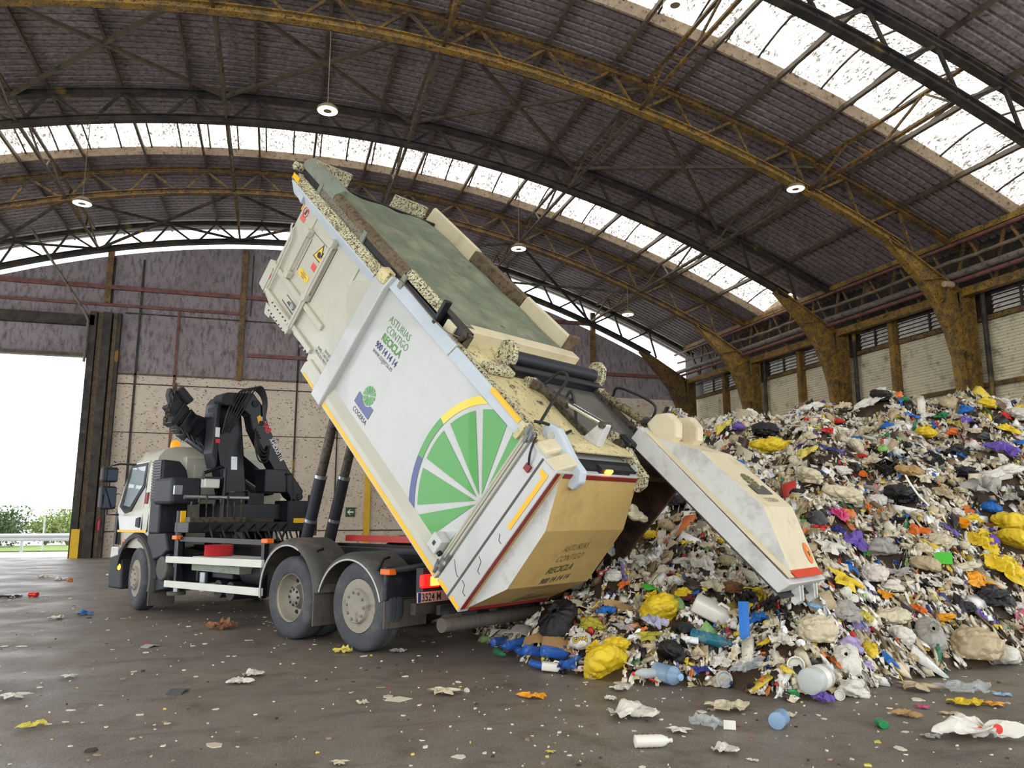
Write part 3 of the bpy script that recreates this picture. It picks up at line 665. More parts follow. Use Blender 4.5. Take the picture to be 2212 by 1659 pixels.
# rear lamps, plate, underrun
lampb=P(MB().box(-1.13,-1.06,1.0,1.26,.78,.92),'tail_lamp','redlit',bevel=.02)
P(MB().box(-1.14,-1.125,1.03,1.16,.80,.90),'lamp_core','redcore',lampb,bevel=.01)
P(MB().box(-1.13,-1.06,-1.26,-1.0,.78,.92),'tail_lamp','redlit',bevel=.02)
P(MB().box(-1.06,-.95,-1.2,1.2,.66,.98),'rear_crossmember','plastic')
pl=P(MB().box(-1.08,-1.065,.76,1.29,.625,.735),'licence_plate','plate')
P(MB().box(-1.083,-1.079,1.245,1.285,.63,.73),'country_band','textblue',pl)
lettering('plate_lettering','3524 M',.115,lambda u,v:Vector((-1.082,1.235-u,.64+v)),'textblack',pl,xs=.82,bold=.002)
P(MB().box(-1.06,-.98,.2,1.3,.50,.62),'plate_beam','archdark')
P(MB().cyl((-1.28,-1.15,.40),(-1.28,1.13,.40),.075,n=20),'underrun_bar','flap',smooth=True)
P(MB().box(-1.25,-1.19,-1.1,1.12,.50,.60),'underrun_plate','plastic')
for s in (.5,-.5): P(MB().box(-1.25,-1.0,s-.05,s+.05,.38,.8),'underrun_strut','black')
# side guard rails
for z0 in (.82,.45):
    P(MB().add([(4.87,1.25,z0-.005),(2.09,1.25,z0+.035),(2.09,1.25,z0+.14),(4.87,1.25,z0+.095),(4.87,1.2,z0-.005),(2.09,1.2,z0+.035),(2.09,1.2,z0+.14),(4.87,1.2,z0+.095)],[(0,1,2,3),(7,6,5,4),(0,4,5,1),(1,5,6,2),(2,6,7,3),(3,7,4,0)]),'side_guard','guard',bevel=.006)
    P(MB().box(2.09,4.87,-1.25,-1.2,z0,z0+.1),'side_guard','guard')
for x in (4.62,2.15): P(MB().box(x-.035,x+.035,1.13,1.2,.45,1.2),'guard_post','black')
for x in (4.62,2.04): P(MB().box(x-.08,x+.07,1.15,1.26,1.175,1.24),'side_reflector','orange',bevel=.012)
P(MB().box(2.1,4.6,1.13,1.19,1.15,1.22),'upper_side_rail','black')
P(MB().box(2.9,4.3,.45,1.1,.72,.82),'step_platform','greyrail'); P(MB().box(3.1,4.25,.5,1.12,.86,.93),'catwalk','guard')
for i,(x,z,y) in enumerate(((3.65,.47,1.0),(3.3,.46,1.0))): 
    P(MB().cyl((x,y-.6,z),(x,y,z),.13,n=20),'air_tank','plastic',smooth=True)
P(MB().cyl((2.3,.75,.72),(3.2,.75,.72),.17,n=20),'air_reservoir','plastic',smooth=True)
P(MB().box(3.3,3.9,.5,.98,.62,.86),'battery_box','plastic',bevel=.02)
P(MB().cyl((4.0,1.05,.42),(4.0,1.05,.7),.06,n=14),'filter_bowl','alu',smooth=True)
P(MB().box(4.4,4.9,-.9,.95,.5,.95),'fuel_tank','black',bevel=.04); P(MB().box(2.3,4.3,-1.1,-.5,.45,.95),'fuel_tank','black',bevel=.04)
rh=MB()
for k in range(6): rh.tube([(3.95+.17*math.cos(t),.86+.2*math.sin(t),.96+.025*k) for t in [i*math.pi/8 for i in range(16)]],.022,6,closed=True)
P(rh,'coiled_air_hose','redgloss',smooth=True)
# ---- cab
st_=[(5.66,2.74),(6.2,2.74),(6.36,2.64),(6.56,2.42),(6.8,2.02),(6.99,1.66),(7.05,1.5),(7.03,1.0)]
half=[(1.17,1.0),(1.2,1.3),(1.2,1.6),(1.15,2.35),(1.12,2.52),(1.03,2.64),(.85,2.71),(0,2.74)]
vs=[];fs=[]
ring=[(y,z) for y,z in half]+[(-y,z) for y,z in half[-2::-1]]
for x,cap in st_:
    k=1.0 if x<6.6 else 1.0-(x-6.6)*.16
    vs+=[(x,y*k,min(z,cap)) for y,z in ring]
n=len(ring)
for i in range(len(st_)-1):
    for j in range(n): fs.append((i*n+j,i*n+(j+1)%n,(i+1)*n+(j+1)%n,(i+1)*n+j))
fs+=[tuple(range(n-1,-1,-1)),tuple(range((len(st_)-1)*n,len(st_)*n))]  # black printed outline behind the yellow letters
cab=P(MB().add(vs,fs),'cab','cream',smooth=True,bevel=.03)
def cy(z): return 1.2-max(0,z-1.6)*.066
def cabpoly(name,m,poly,d0,d1,par=cab,s=1,**k):
    return P(MB().prism(poly,lambda x,z:(x,s*(cy(z)+d0),z),lambda x,z:(x,s*(cy(z)+d1),z)),name,m,par,**k)
for s in (1,-1):
    door=cabpoly('door','white',[(5.93,1.27),(6.78,1.3),(6.93,1.66),(6.6,2.44),(5.9,2.47)],-.02,.012,s=s,bevel=.008)
    cabpoly('window_frame','plastic',[(5.95,2.44),(5.96,2.02),(6.14,1.86),(6.36,1.62),(6.60,1.58),(6.84,1.70),(6.60,2.41)],.0,.02,s=s)
    cabpoly('side_window','glass',[(6.0,2.38),(6.01,2.06),(6.18,1.90),(6.40,1.69),(6.66,1.72),(6.50,2.36)],.01,.028,s=s)
    cabpoly('door_handle','plastic',[(5.98,1.52),(6.12,1.50),(6.13,1.36),(5.98,1.34)],.0,.03,s=s,bevel=.01)
    o=cabpoly('yellow_stripe','yellowtape',[(5.72,1.265),(6.84,1.26),(6.84,1.30),(5.72,1.31)],.0,.018,s=s)
    cabpoly('warning_sticker','redtape',[(5.78,1.93),(5.88,1.92),(5.88,1.74),(5.78,1.74)],.0,.02,s=s)
    cabpoly('grab_panel','plastic',[(6.9,1.72),(7.0,1.6),(7.01,1.05),(6.93,1.05)],-.06,.004,s=s)
    for hx in (5.92,5.70): cabpoly('panel_gap','darkhole',[(hx,1.28),(hx+.012,1.28),(hx-.0,2.45),(hx-.012,2.45)],.0,.014,s=s)
    m1=P(MB().tube([(6.42,s*1.15,2.42),(6.75,s*1.3,2.44),(6.85,s*1.42,2.40),(6.85,s*1.42,1.56),(6.75,s*1.25,1.56)],.018,8),'mirror_arm','black')
    for zc,hh in ((2.25,.13),(1.85,.20)):
        mm=P(MB().box(6.78,6.94,s*1.29,s*1.56,zc-hh,zc+hh),'side_mirror','plastic',bevel=.04)
        P(MB().box(6.772,6.781,s*1.315,s*1.535,zc-hh+.03,zc+hh-.03),'mirror_glass','mirror',mm)
em=MB(); em.mi=0; em.cyl((6.55,1.2,1.06),(6.55,1.217,1.06),.085,n=24); em.mi=1; em.cyl((6.55,1.215,1.06),(6.55,1.222,1.06),.045,n=20)
P(em,'door_emblem',['orange','textgrey'],cab)
P(MB().lathe([(.075,2.74),(.08,2.78),(.07,2.84),(.05,2.87),(0,2.88)],lambda x,y,h:(5.95+x,.72+y,h-.03),18),'beacon','ambercover',smooth=True)
P(MB().box(5.55,5.67,-1.18,.7,1.02,2.55),'cab_rear_panel','cream',bevel=.02)
wr=P(MB().box(5.53,5.56,-1.0,.55,1.9,2.4),'rear_panel_rib','cream',bevel=.01)
# black air intake panel behind the cab
P(MB().prism([(1.22,1.25),(1.22,2.46),(.92,2.44),(.80,2.30),(.74,2.08),(.74,1.25)],lambda y,z:(5.28,y,z),lambda y,z:(5.64,y,z)),'air_intake','plastic',bevel=.03)
lv=MB()
for i in range(14): lv.box(5.30,5.62,1.215,1.235,1.82+i*.045,1.85+i*.045)
P(lv,'intake_louvres','black')
P(MB().prism([(5.62,1.25),(4.98,1.27),(4.86,1.0),(5.05,.9),(5.35,.83),(5.6,1.0)],lambda x,z:(x,1.0,z),lambda x,z:(x,1.235,z)),'side_fairing','plastic',bevel=.03)
P(MB().prism([(5.62,1.0),(4.9,.95),(4.86,.42),(5.45,.31),(5.62,.4)],lambda x,z:(x,.5,z),lambda x,z:(x,1.19,z)),'lower_fairing','plastic',bevel=.02)
P(MB().cyl((5.0,1.0,.72),(5.0,1.25,.72),.19,n=28),'air_filter','fender',smooth=True,bevel=.02)
g=guardarc(6.02,.52,8,178,1,'wheel_arch',1.0,'plastic',[(1.245,.66),(1.25,.72),(1.2,.76),(.8,.76),(.8,.72),(1.2,.7),(1.22,.66)])
g=guardarc(6.02,.52,100,196,1,'rear_mudguard',.98,'fender',[(1.26,.63),(1.262,.70),(1.18,.73),(.85,.73),(.85,.70),(1.17,.70),(1.22,.66)])
P(MB().box(5.36,5.40,.82,1.25,.12,.34),'mud_flap','flap')
guardarc(6.02,.52,8,196,-1,'wheel_arch',1.0,'plastic',[(1.245,.66),(1.25,.72),(1.2,.76),(.8,.76),(.8,.72),(1.2,.7),(1.22,.66)])
bp=P(MB().prism([(6.60,.30),(7.12,.30),(7.16,.62),(7.10,.98),(6.70,.98),(6.62,.6)],lambda x,z:(x,-1.19,z),lambda x,z:(x,1.19,z)),'bumper','plastic',bevel=.03)
P(MB().prism([(6.78,.86),(7.12,.80),(7.10,1.0),(6.8,1.0)],lambda x,z:(x,-1.195,z),lambda x,z:(x,1.195,z)),'bumper_cover','white',bp,bevel=.02)
P(MB().cyl((6.70,1.19,.67),(6.70,1.235,.67),.05,n=16),'turn_signal','amberlit',bp,smooth=True)
P(MB().box(6.86,6.99,1.155,1.175,1.04,1.5),'grille_edge','black',cab)
# ---- crane
def XP_(mb,poly,x0,x1): return mb.prism(poly,lambda y,z:(x0,y,z),lambda y,z:(x1,y,z))
b=MB(); b.box(4.5,5.25,-.62,.56,1.47,1.74); XP_(b,[(.46,1.5),(.46,1.06),(.34,1.06),(.22,1.4),(-.22,1.4),(-.32,1.06),(-.44,1.06),(-.44,1.5)],4.55,5.2)
P(b,'crane_base','black',bevel=.015)
P(MB().box(4.47,4.52,-.38,.40,1.40,1.50),'base_crossbar','archdark')
b=MB(); b.box(4.3,4.75,-1.15,1.2,1.28,1.44); P(b,'outrigger_beam','black',bevel=.01)
for s in (1,-1):
    lg=P(MB().cyl((4.68,s*1.13,.75),(4.68,s*1.13,1.62),.075,n=16),'outrigger_leg','black',smooth=True)
    P(MB().cyl((4.68,s*1.13,.38),(4.68,s*1.13,.8),.05,n=14),'leg_piston','alu',lg,smooth=True)
    P(MB().cyl((4.68,s*1.13,.33),(4.68,s*1.13,.38),.14,n=20),'foot_plate','flap',lg,smooth=True)
    P(MB().box(4.60,4.64,s*1.13-.03,s*1.13+.05,1.36,1.62),'yellow_marker','yellowtape',lg)
P(MB().cyl((4.85,.2,1.7),(4.85,.2,1.95),.26,n=24),'slewing_ring','black',smooth=True)
col=P(XP_(MB(),[(.43,1.85),(.02,1.85),(.10,2.4),(.22,3.3),(.36,3.52),(.62,3.50),(.70,3.38),(.72,3.15),(.60,2.6)],4.66,5.0),'crane_column','black',bevel=.03)
P(XP_(MB(),[(.735,2.55),(.71,3.3),(.68,3.42),(.62,3.42),(.63,2.4),(.66,2.3)],4.6,4.9),'column_cylinder','plastic',col,bevel=.02)
P(XP_(MB(),[(.37,2.52),(.26,2.52),(.25,2.30),(.36,2.30)],4.645,4.66),'data_plate','alu',col)
P(MB().box(4.585,4.6,.63,.70,2.82,2.98),'brand_plate','textwhite',col); P(MB().box(4.583,4.599,.62,.69,2.72,2.79),'red_plate','textred',col)
ib=P(XP_(MB(),[(.66,3.36),(.70,3.50),(.60,3.56),(.36,3.58),(.14,3.60),(-.03,3.42),(-.20,3.02),(-.60,2.36),(-.93,1.98),(-.90,1.82),(-.80,1.77),(-.66,1.86),(-.40,2.20),(-.10,2.62),(.12,2.98),(.18,3.2),(.3,3.28)],4.44,4.68),'inner_boom','black',bevel=.02)
for y,z,r in ((.62,3.44,.1),(.1,3.42,.06),(-.85,1.87,.06),(-.02,3.1,.04)): P(MB().cyl((4.42,y,z),(4.70,y,z),r,n=18),'pivot_pin','plastic',ib,smooth=True)
P(MB().prism([(.06,3.2),(0,3.24),(-.04,3.12),(.02,3.08)],lambda y,z:(4.425,y,z),lambda y,z:(4.44,y,z)),'lifting_tag','yellowtape',ib)
# lettering follows the boom
dv=Vector((0,-.53,-.82)).normalized(); up=Vector((0,.82,-.53)).normalized()*-1
def boomtxt(o,xx): return lambda u,v: Vector((xx,o[0],o[1]))+dv*u+Vector((0,-dv.z,dv.y))*v*(-1)
lettering('boom_lettering','HIAB',.15,boomtxt((-.01,3.15),4.436),'textred',ib,xs=.8,bold=.006)
lettering('boom_lettering','X-HIDUO 118',.115,boomtxt((-.20,2.83),4.436),'textwhite',ib,xs=.62,bold=.004)
P(XP_(MB(),[(.0,3.20),(-.05,3.22),(-.11,3.12),(-.06,3.10)],4.434,4.44),'white_mark','textwhite',ib)
ob=P(XP_(MB(),[(-.62,2.20),(-.40,2.36),(.5,2.98),(.62,3.12),(.86,2.94),(.62,2.66),(.35,2.36),(-.50,1.88),(-.72,1.92)],5.02,5.28),'outer_boom','black',bevel=.02)
P(XP_(MB(),[(.55,3.14),(.62,3.05),(.86,2.76),(1.05,2.86),(1.0,3.18),(.92,3.24)],5.0,5.3),'boom_sleeve','black',ob,bevel=.02)
e=MB(); XP_(e,[(.85,3.20),(1.12,3.46),(1.33,3.30),(1.02,2.98)],5.05,5.26); P(e,'boom_extension','plastic',ob,bevel=.02)
e=MB()
for i in range(3): XP_(e,[(.70+.13*i,3.10+.10*i),(.80+.13*i,3.20+.10*i),(1.0+.13*i,2.84+.10*i),(.92+.13*i,2.78+.10*i)],5.02-.02,5.30)
P(e,'extension_collars','black',ob,bevel=.015)
P(MB().cyl((5.1,.93,3.42),(5.1,1.13,3.62),.085,n=18),'tip_valve','plastic',ob,smooth=True)
t=MB()
for i in range(13):
    yy,zz=1.20+.012*i,3.66-.052*i; ang_=i*1.57
    pts=[(5.06+.03*math.cos(q)*math.cos(ang_),yy+.03*math.cos(q)*math.sin(ang_),zz+.045*math.sin(q)) for q in [k*math.pi/5 for k in range(10)]]
    t.tube(pts,.012,5,closed=True)
P(t,'tip_chain','hydro',ob,smooth=True)
e=MB(); XP_(e,[(1.06,3.42),(1.16,3.60),(1.28,3.62),(1.30,3.50),(1.24,3.34)],5.08,5.22); P(e,'boom_tip','plastic',ob,bevel=.02)
e=MB()
for i in range(6): e.hose([(5.02,.62+.09*i,2.68+.055*i),(4.97,.66+.09*i,2.60+.055*i),(4.98,.72+.09*i,2.70+.055*i),(5.02,.74+.09*i,2.76+.055*i)],.022,6)
P(e,'extension_hoses','rubberhose',ob,smooth=True)
P(MB().cyl((4.98,1.0,2.78),(4.98,-.35,1.98),.04,n=12),'extension_cylinder','alu',ob,smooth=True)
rn=random.Random(5)
for i in range(6):
    o=i*.045+rn.uniform(-.015,.015)
    P(MB().hose([(4.56,.60-o*.5,2.9),(4.46-.01*i,.56-o,3.30),(4.42-.012*i,.42-o,3.58+o*.2),(4.41-.012*i,.18-o*.6,3.66+.008*i),(4.41-.01*i,-.0-o*.3,3.52-o*.3),(4.42,-.04-o*.1,3.30-o)],.014,7),'hydraulic_hose','rubberhose',smooth=True)
for i in range(4):
    P(MB().hose([(4.43,.06-.03*i,3.0-.05*i),(4.38,.10-.02*i,2.72+.03*i),(4.36,.02-.02*i,2.46+.05*i),(4.37,-.14,2.46+.06*i),(4.42,-.2+.01*i,2.72)],.013,7),'hydraulic_hose','rubberhose',smooth=True)
for i in range(8):
    y=.85-.2*i; P(MB().hose([(4.32,y,1.42),(4.16,y+.05,1.30),(4.14,y-.05,1.02+rn.uniform(0,.15)),(4.24,y-.2,1.05),(4.4,y-.22,1.35)],.016,7),'hydraulic_hose','rubberhose',smooth=True)
P(MB().hose([(4.4,-.55,2.25),(4.34,-.62,2.2),(4.34,-.62,1.6),(4.3,-.45,1.15)],.02,7),'hydraulic_hose','rubberhose',smooth=True)
P(MB().box(4.6,5.25,.86,1.36,1.72,2.14),'oil_tank','plastic',bevel=.05)
P(MB().box(4.59,4.62,1.18,1.33,1.86,2.02),'tank_lamp','alu',bevel=.02)
lb=P(MB().box(4.45,4.6,.64,.90,1.98,2.14),'work_lamp','guard',bevel=.02); P(MB().box(4.43,4.62,.62,.92,2.13,2.16),'lamp_hood','black',lb)
P(MB().tube([(4.5,.54,1.4),(4.5,.54,2.32),(4.5,.60,2.33),(4.5,.90,2.22),(4.5,.92,2.12)],.028,8),'lamp_post','black')
P(MB().cyl((4.5,1.2,1.83),(4.5,.1,1.83),.035,n=12),'control_shaft','alu',smooth=True)
P(MB().box(4.5,4.7,.15,.45,1.72,1.92),'valve_block','plastic',bevel=.01); P(MB().box(4.5,4.7,-.2,.1,1.72,1.92),'valve_block','plastic',bevel=.01)
lev=MB()
for i in range(8): y=1.1-.12*i; lev.bar((4.42,y,1.45),(4.34,y+.05,1.72+.05*(i%3)),.018); lev.cyl((4.34,y+.05,1.70+.05*(i%3)),(4.33,y+.05,1.76+.05*(i%3)),.02,n=8)
lev.box(4.36,4.5,.2,1.15,1.38,1.52); P(lev,'control_levers','hydro')
P(MB().box(4.42,4.75,-.58,-.16,1.93,2.33),'crane_toolbox','black',bevel=.02)
P(MB().box(4.3,4.75,-1.1,-.55,1.40,1.80),'stabiliser_housing','black',bevel=.02)
lev=MB(); lev.box(4.3,4.4,-1.14,-1.0,1.2,1.9); lev.cyl((4.3,-1.07,1.85),(4.3,-1.07,1.98),.05,n=12)
for i in range(4): lev.bar((4.3,-.9-.05*i,1.4),(4.2,-.95-.05*i,1.7),.018)
P(lev,'right_controls','hydro')
P(MB().box(4.28,4.3,-.86,-.66,1.42,1.5),'hazard_stripe','yellowtape')
# ---- lifting rams
for y in (.22,-.20):
    p0=Vector((2.66,y,1.0)); p1=Vector((1.74,y,3.78)); r=P(MB().cyl(p0,p0.lerp(p1,.40),.088,n=20),'lifting_ram','plastic',smooth=True)
    P(MB().cyl(p0.lerp(p1,.40),p0.lerp(p1,.72),.07,n=20),'ram_stage','hydro',r,smooth=True); P(MB().cyl(p0.lerp(p1,.72),p1,.055,n=20),'ram_stage','alu',r,smooth=True)
    for t in (.17,.40,.72): P(MB().cyl(p0.lerp(p1,t-.008),p0.lerp(p1,t+.008),.094 if t<.5 else .076,n=20),'ram_collar','alu',r,smooth=True)
# ================================================================== TIPPED BODY (a = along the body, b = its height)
body=MB()
side_poly(body,[(.46,.02),(3.45,.02),(3.45,1.86),(.46,1.86)],-.22,1.215)
body.mi=0; P_body=P(body,'body','white')
# hollow right compartment, open at the rear
bb=MB()
bbox(bb,.02,3.45,-1.25,-1.20,.0,1.9); bbox(bb,.02,3.45,-1.22,-.20,.0,.05); bbox(bb,.02,3.45,-1.22,-.20,1.84,1.9); bbox(bb,.02,.5,-.28,-.20,.0,1.9); bbox(bb,2.4,2.5,-1.22,-.20,.04,1.86)
P(bb,'right_compartment','rust')
P(bbox(MB(),.03,3.45,-1.262,-1.25,.0,1.9),'outer_skin','white',P_body)
fm=MB(); side_poly(fm,[(3.5,.18),(4.22,.18),(4.24,.26),(4.82,.22),(4.82,.16),(5.46,.14),(5.90,.24),(5.92,.72),(5.92,1.70),(3.5,1.70)],-1.215,1.215)
front=P(fm,'hopper_body','cream')
# lower front foot with tape
P(side_poly(MB(),[(3.66,.0),(4.19,.0),(4.19,.14),(4.12,.25),(3.66,.25)],-1.2,1.245),'front_sill','cream',bevel=.012)
P(side_poly(MB(),[(3.68,.012),(4.1,.012),(4.1,.05),(3.68,.05)],1.245,1.249),'yellow_tape','yellowtape')
# band frame
band=P(yprism(MB(),[(-1.30,-.02),(1.30,-.02),(1.31,.1),(1.31,1.80),(1.27,1.96),(-1.27,1.96),(-1.31,1.8)],3.43,3.70),'body_band','white',bevel=.02)
P(MB().prism([(3.70,1.0),(4.24,1.42),(3.70,1.74)],lambda a,b:B(a,1.215,b),lambda a,b:B(a,1.215+ (.075 if a<3.9 else .004),b)),'band_gusset','cream',band)
P(yprism(MB(),[(1.2,1.80),(1.34,1.82),(1.33,1.96),(1.2,2.0)],3.46,3.66),'band_cap','deck',band,bevel=.03)
# side sill rear
P(yprism(MB(),[(1.2,.0),(1.265,.0),(1.265,.15),(1.215,.28),(1.2,.28)],.47,3.43),'side_sill','cream')
P(side_poly(MB(),[(.5,.015),(3.42,.015),(3.42,.068),(.5,.068)],1.265,1.269),'yellow_tape','yellowtape')
# folded strip on the upper edge
P(yprism(MB(),[(1.2,1.80),(1.245,1.82),(1.235,1.85),(1.2,1.965),(1.17,1.965)],2.02,3.43),'upper_strip','bluewhite')
P(yprism(MB(),[(1.2,1.80),(1.24,1.82),(1.235,1.84),(1.20,1.95),(1.17,1.95)],.66,2.0),'upper_strip','bluewhite')
P(side_poly(MB(),[(.72,1.905),(1.25,1.915),(1.25,1.965),(.72,1.955)],1.19,1.225),'yellow_tape','yellowtape')
P(yprism(MB(),[(1.15,1.8),(1.27,1.8),(1.25,1.97),(1.15,1.97)],.60,.66),'strip_end','deck')
# hopper flare
P(yprism(MB(),[(1.2,1.63),(1.225,1.66),(1.32,1.80),(1.31,1.83),(1.2,1.74)],3.7,6.32),'hopper_flare','bluewhite')
P(side_poly(MB(),[(5.9,1.66),(6.34,1.80),(6.34,1.86),(5.9,1.76)],-1.3,1.3),'hopper_front_flare','bluewhite')
P(yprism(MB(),[(1.1,1.84),(1.31,1.81),(1.325,1.83),(1.235,1.925),(1.1,1.925)],3.68,6.36),'grimy_ledge','speckle')
P(side_poly(MB(),[(6.16,1.84),(6.36,1.84),(6.36,1.91),(6.16,1.91)],1.31,1.318),'yellow_tape','yellowtape')
# left roof rail
m,nt,bs=newmat('perforated_guard'); MT['perf']=m
tc=coords(nt,(1,1,1)); vo=N(nt,'ShaderNodeTexVoronoi'); vo.inputs['Scale'].default_value=26; vo.inputs['Randomness'].default_value=.25; nt.links.new(tc,vo.inputs['Vector'])
nt.links.new(ramp(nt,vo.outputs['Distance'],.26,.34,rgb(14,13,12),rgb(120,112,96)),bs.inputs['Base Color']); bs.inputs['Roughness'].default_value=.5
rl=P(yprism(MB(),[(1.08,1.9),(1.2,1.9),(1.2,2.03),(1.08,2.03)],2.5,6.3),'roof_rail','black')
P(side_poly(MB(),[(4.38,1.925),(5.72,1.925),(5.72,2.03),(4.38,2.03)],1.2,1.206),'perforated_guard','perf',rl)
P(yprism(MB(),[(1.1,2.02),(1.215,2.02),(1.215,2.08),(1.17,2.14),(1.1,2.14)],3.35,5.36),'rail_cover','rustrail',rl,bevel=.01)
P(yprism(MB(),[(1.12,2.05),(1.20,2.05),(1.20,2.11),(1.16,2.17),(1.12,2.17)],2.5,3.33),'rail_cover','speckle',rl,bevel=.01)
P(yprism(MB(),[(1.02,2.02),(1.215,2.02),(1.215,2.11),(1.10,2.2),(1.02,2.2)],5.38,6.42),'rail_cover','greyrail',rl,bevel=.01)
for a in (5.75,4.38,3.3): P(bbox(MB(),a-.04,a+.04,1.2,1.225,1.9,2.08),'rail_clamp','greyrail',rl)
P(bbox(MB(),2.48,2.53,1.12,1.22,1.93,2.24),'rail_stop','black',rl,bevel=.01)
P(MB().cyl(B(6.46,1.18,1.98),B(6.46,1.30,1.98),.06,n=18),'rail_roller','speckle',rl,smooth=True)
P(MB().hose([B(3.35,1.23,2.0),B(2.9,1.235,1.985),B(2.3,1.24,1.99),B(2.05,1.2,2.05)],.006,5),'tarp_cord','cable',rl)
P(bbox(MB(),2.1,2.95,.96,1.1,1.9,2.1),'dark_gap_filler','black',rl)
# right roof rail in three sections, end bracket, front cross plates
rr=P(yprism(MB(),[(-1.2,1.9),(-1.02,1.9),(-1.06,2.22),(-1.1,2.24),(-1.2,2.2)],2.46,3.5),'right_roof_rail','doorpaint',bevel=.008)
P(yprism(MB(),[(-1.2,1.9),(-1.02,1.9),(-1.05,2.2),(-1.2,2.2)],3.52,4.85),'rail_section','rustrail',rr,bevel=.008)
P(yprism(MB(),[(-1.2,1.9),(-1.02,1.9),(-1.06,2.22),(-1.1,2.24),(-1.2,2.2)],4.87,6.2),'rail_section','doorpaint',rr,bevel=.008)
P(bbox(MB(),2.40,2.46,-1.2,-1.0,1.95,2.28),'rail_end_bracket','rustrail',rr,bevel=.01)
P(bbox(MB(),6.13,6.19,-.92,-.26,1.98,2.2),'front_cross_plate','speckle',rr); P(bbox(MB(),6.2,6.26,.55,1.14,2.02,2.22),'front_cross_plate','speckle',rr)
P(bbox(MB(),5.9,5.95,-1.0,1.1,2.0,2.06),'tarp_front_bar','black')
# mesh tarp over the hopper opening
rn=random.Random(3)
def tarp(u,v):
    a=2.3+3.62*u; y=1.07-2.07*v
    z=2.08-.05*math.sin(math.pi*v)+.012*math.sin(v*19+u*5)+.016*math.sin(v*31-u*3+1)*max(0,v-.45)+.008*math.sin(u*23+v*7)
    if v>.84: z-=(v-.84)*.25
    return B(a,y,z)
P(MB().grid(tarp,70,70),'hopper_tarp','tarp',smooth='all')
P(bbox(MB(),2.28,5.9,-1.05,1.1,1.74,1.78),'hopper_floor','darkhole')
# rear deck
P(bbox(MB(),2.24,2.42,-1.2,1.13,1.92,2.07),'cross_beam','doorpaint',bevel=.012)
deck=P(bbox(MB(),.45,2.3,-1.2,1.19,1.86,1.93),'rear_deck','deck')
P(bbox(MB(),.55,1.68,-.96,.22,1.93,1.945),'grey_lid','lid',deck)
for y0,y1 in ((.22,.27),(-1.02,-.96)): P(bbox(MB(),.45,2.0,y0,y1,1.93,2.0),'lid_guide','hydro',deck)
P(bbox(MB(),1.60,1.72,-1.1,.62,1.95,2.04),'wiper_bar','black',deck,bevel=.01)
P(MB().cyl(B(1.84,.5,2.06),B(1.84,-1.08,2.06),.085,n=20),'roller','plastic',deck,smooth=True)
for y in (.56,-1.18):
    P(MB().prism([(1.70,1.93),(2.0,1.93),(2.02,2.16),(1.92,2.24),(1.80,2.22),(1.72,2.1)],lambda a,b:B(a,y-.04,b),lambda a,b:B(a,y+.04,b)),'roller_bracket','speckle',deck,bevel=.02)
P(bbox(MB(),1.55,1.72,.62,1.05,1.93,2.02),'deck_block','speckle',deck,bevel=.03)
P(bbox(MB(),.5,2.2,1.10,1.15,1.93,1.97),'deck_edge_rib','speckle',deck)
dg=MB(); dg.tube([B(2.1,1.12,2.0),B(2.02,1.16,2.08),B(2.12,1.1,2.12)],.03,6); dg.cyl(B(2.05,1.05,1.95),B(2.05,1.05,2.1),.04); P(dg,'cord_fitting','hydro',deck,smooth=True)
# tailgate cylinders
for (p0,p1,p2,m,rod) in ((B(1.45,.42,1.99),B(.93,.39,2.12),B(.40,.36,2.24),'hydro','chrome'),(B(1.55,-1.06,1.98),B(.80,-1.06,2.12),B(.45,-1.06,2.2),'hydrocream','hydro')):
    c=P(MB().cyl(p0,p1,.055,n=18),'tailgate_cylinder',m,smooth=True)
    P(MB().cyl(p1,p2,.03,n=14),'piston_rod',rod,c,smooth=True)
    P(MB().cyl(p0-(p1-p0)*.06+Vector((0,.06,0)),p0-(p1-p0)*.06-Vector((0,.06,0)),.06,n=14),'cylinder_eye','speckle',c,smooth=True)
    P(MB().cyl(p1-(p1-p0)*.04,p1+(p1-p0)*.02,.066,n=18),'cylinder_gland','hydro',c,smooth=True)
for pts_,r_ in (([B(1.32,.40,2.08),B(1.25,.38,2.3),B(1.02,.52,2.36),B(.78,.85,2.2),B(.60,1.08,2.02)],.017),([B(.98,.40,2.15),B(.98,.38,2.24),B(.84,.32,2.1),B(.76,.28,1.98)],.017),([B(1.4,-1.06,2.06),B(1.35,-1.0,2.22),B(.85,-1.02,2.36),B(.75,-1.05,2.2)],.017),([B(.7,-1.06,2.15),B(.66,-1.0,2.36),B(.55,-1.1,2.4)],.017),([B(.66,1.1,2.0),B(.56,1.0,2.05),B(.5,.8,2.0),B(.62,.5,1.97)],.016)):
    P(MB().hose(pts_,r_,8),'hydraulic_hose','rubberhose',smooth=True)
# ---- tailgate, left
tg=P(bbox(MB(),.0,.445,-.22,1.25,.0,1.90),'tailgate','white',bevel=.012)
P(bbox(MB(),.20,.225,1.24,1.254,.0,1.88),'seam_groove','textgrey',tg)
P(MB().prism([(1.25,1.86),(1.25,1.9),(.98,2.0),(.98,1.86)],lambda y,b:B(.02,y,b),lambda y,b:B(.20,y,b)),'top_block','doorpaint',tg,bevel=.015)
P(MB().prism([(1.2,1.86),(1.2,1.93),(.98,2.0),(.98,1.86)],lambda y,b:B(.25,y,b),lambda y,b:B(.44,y,b)),'top_block','doorpaint',tg,bevel=.03)
P(bbox(MB(),-.005,.0,1.19,1.247,.05,1.88),'red_tape','redtape',tg)
P(bbox(MB(),-.004,.0,1.15,1.19,.05,1.88),'dusty_edge','tan',tg)
P(bbox(MB(),-.006,-.0,-.18,1.12,.015,.06),'red_tape','redtape',tg)
bul=MB(); yl,yr=1.15,-.20
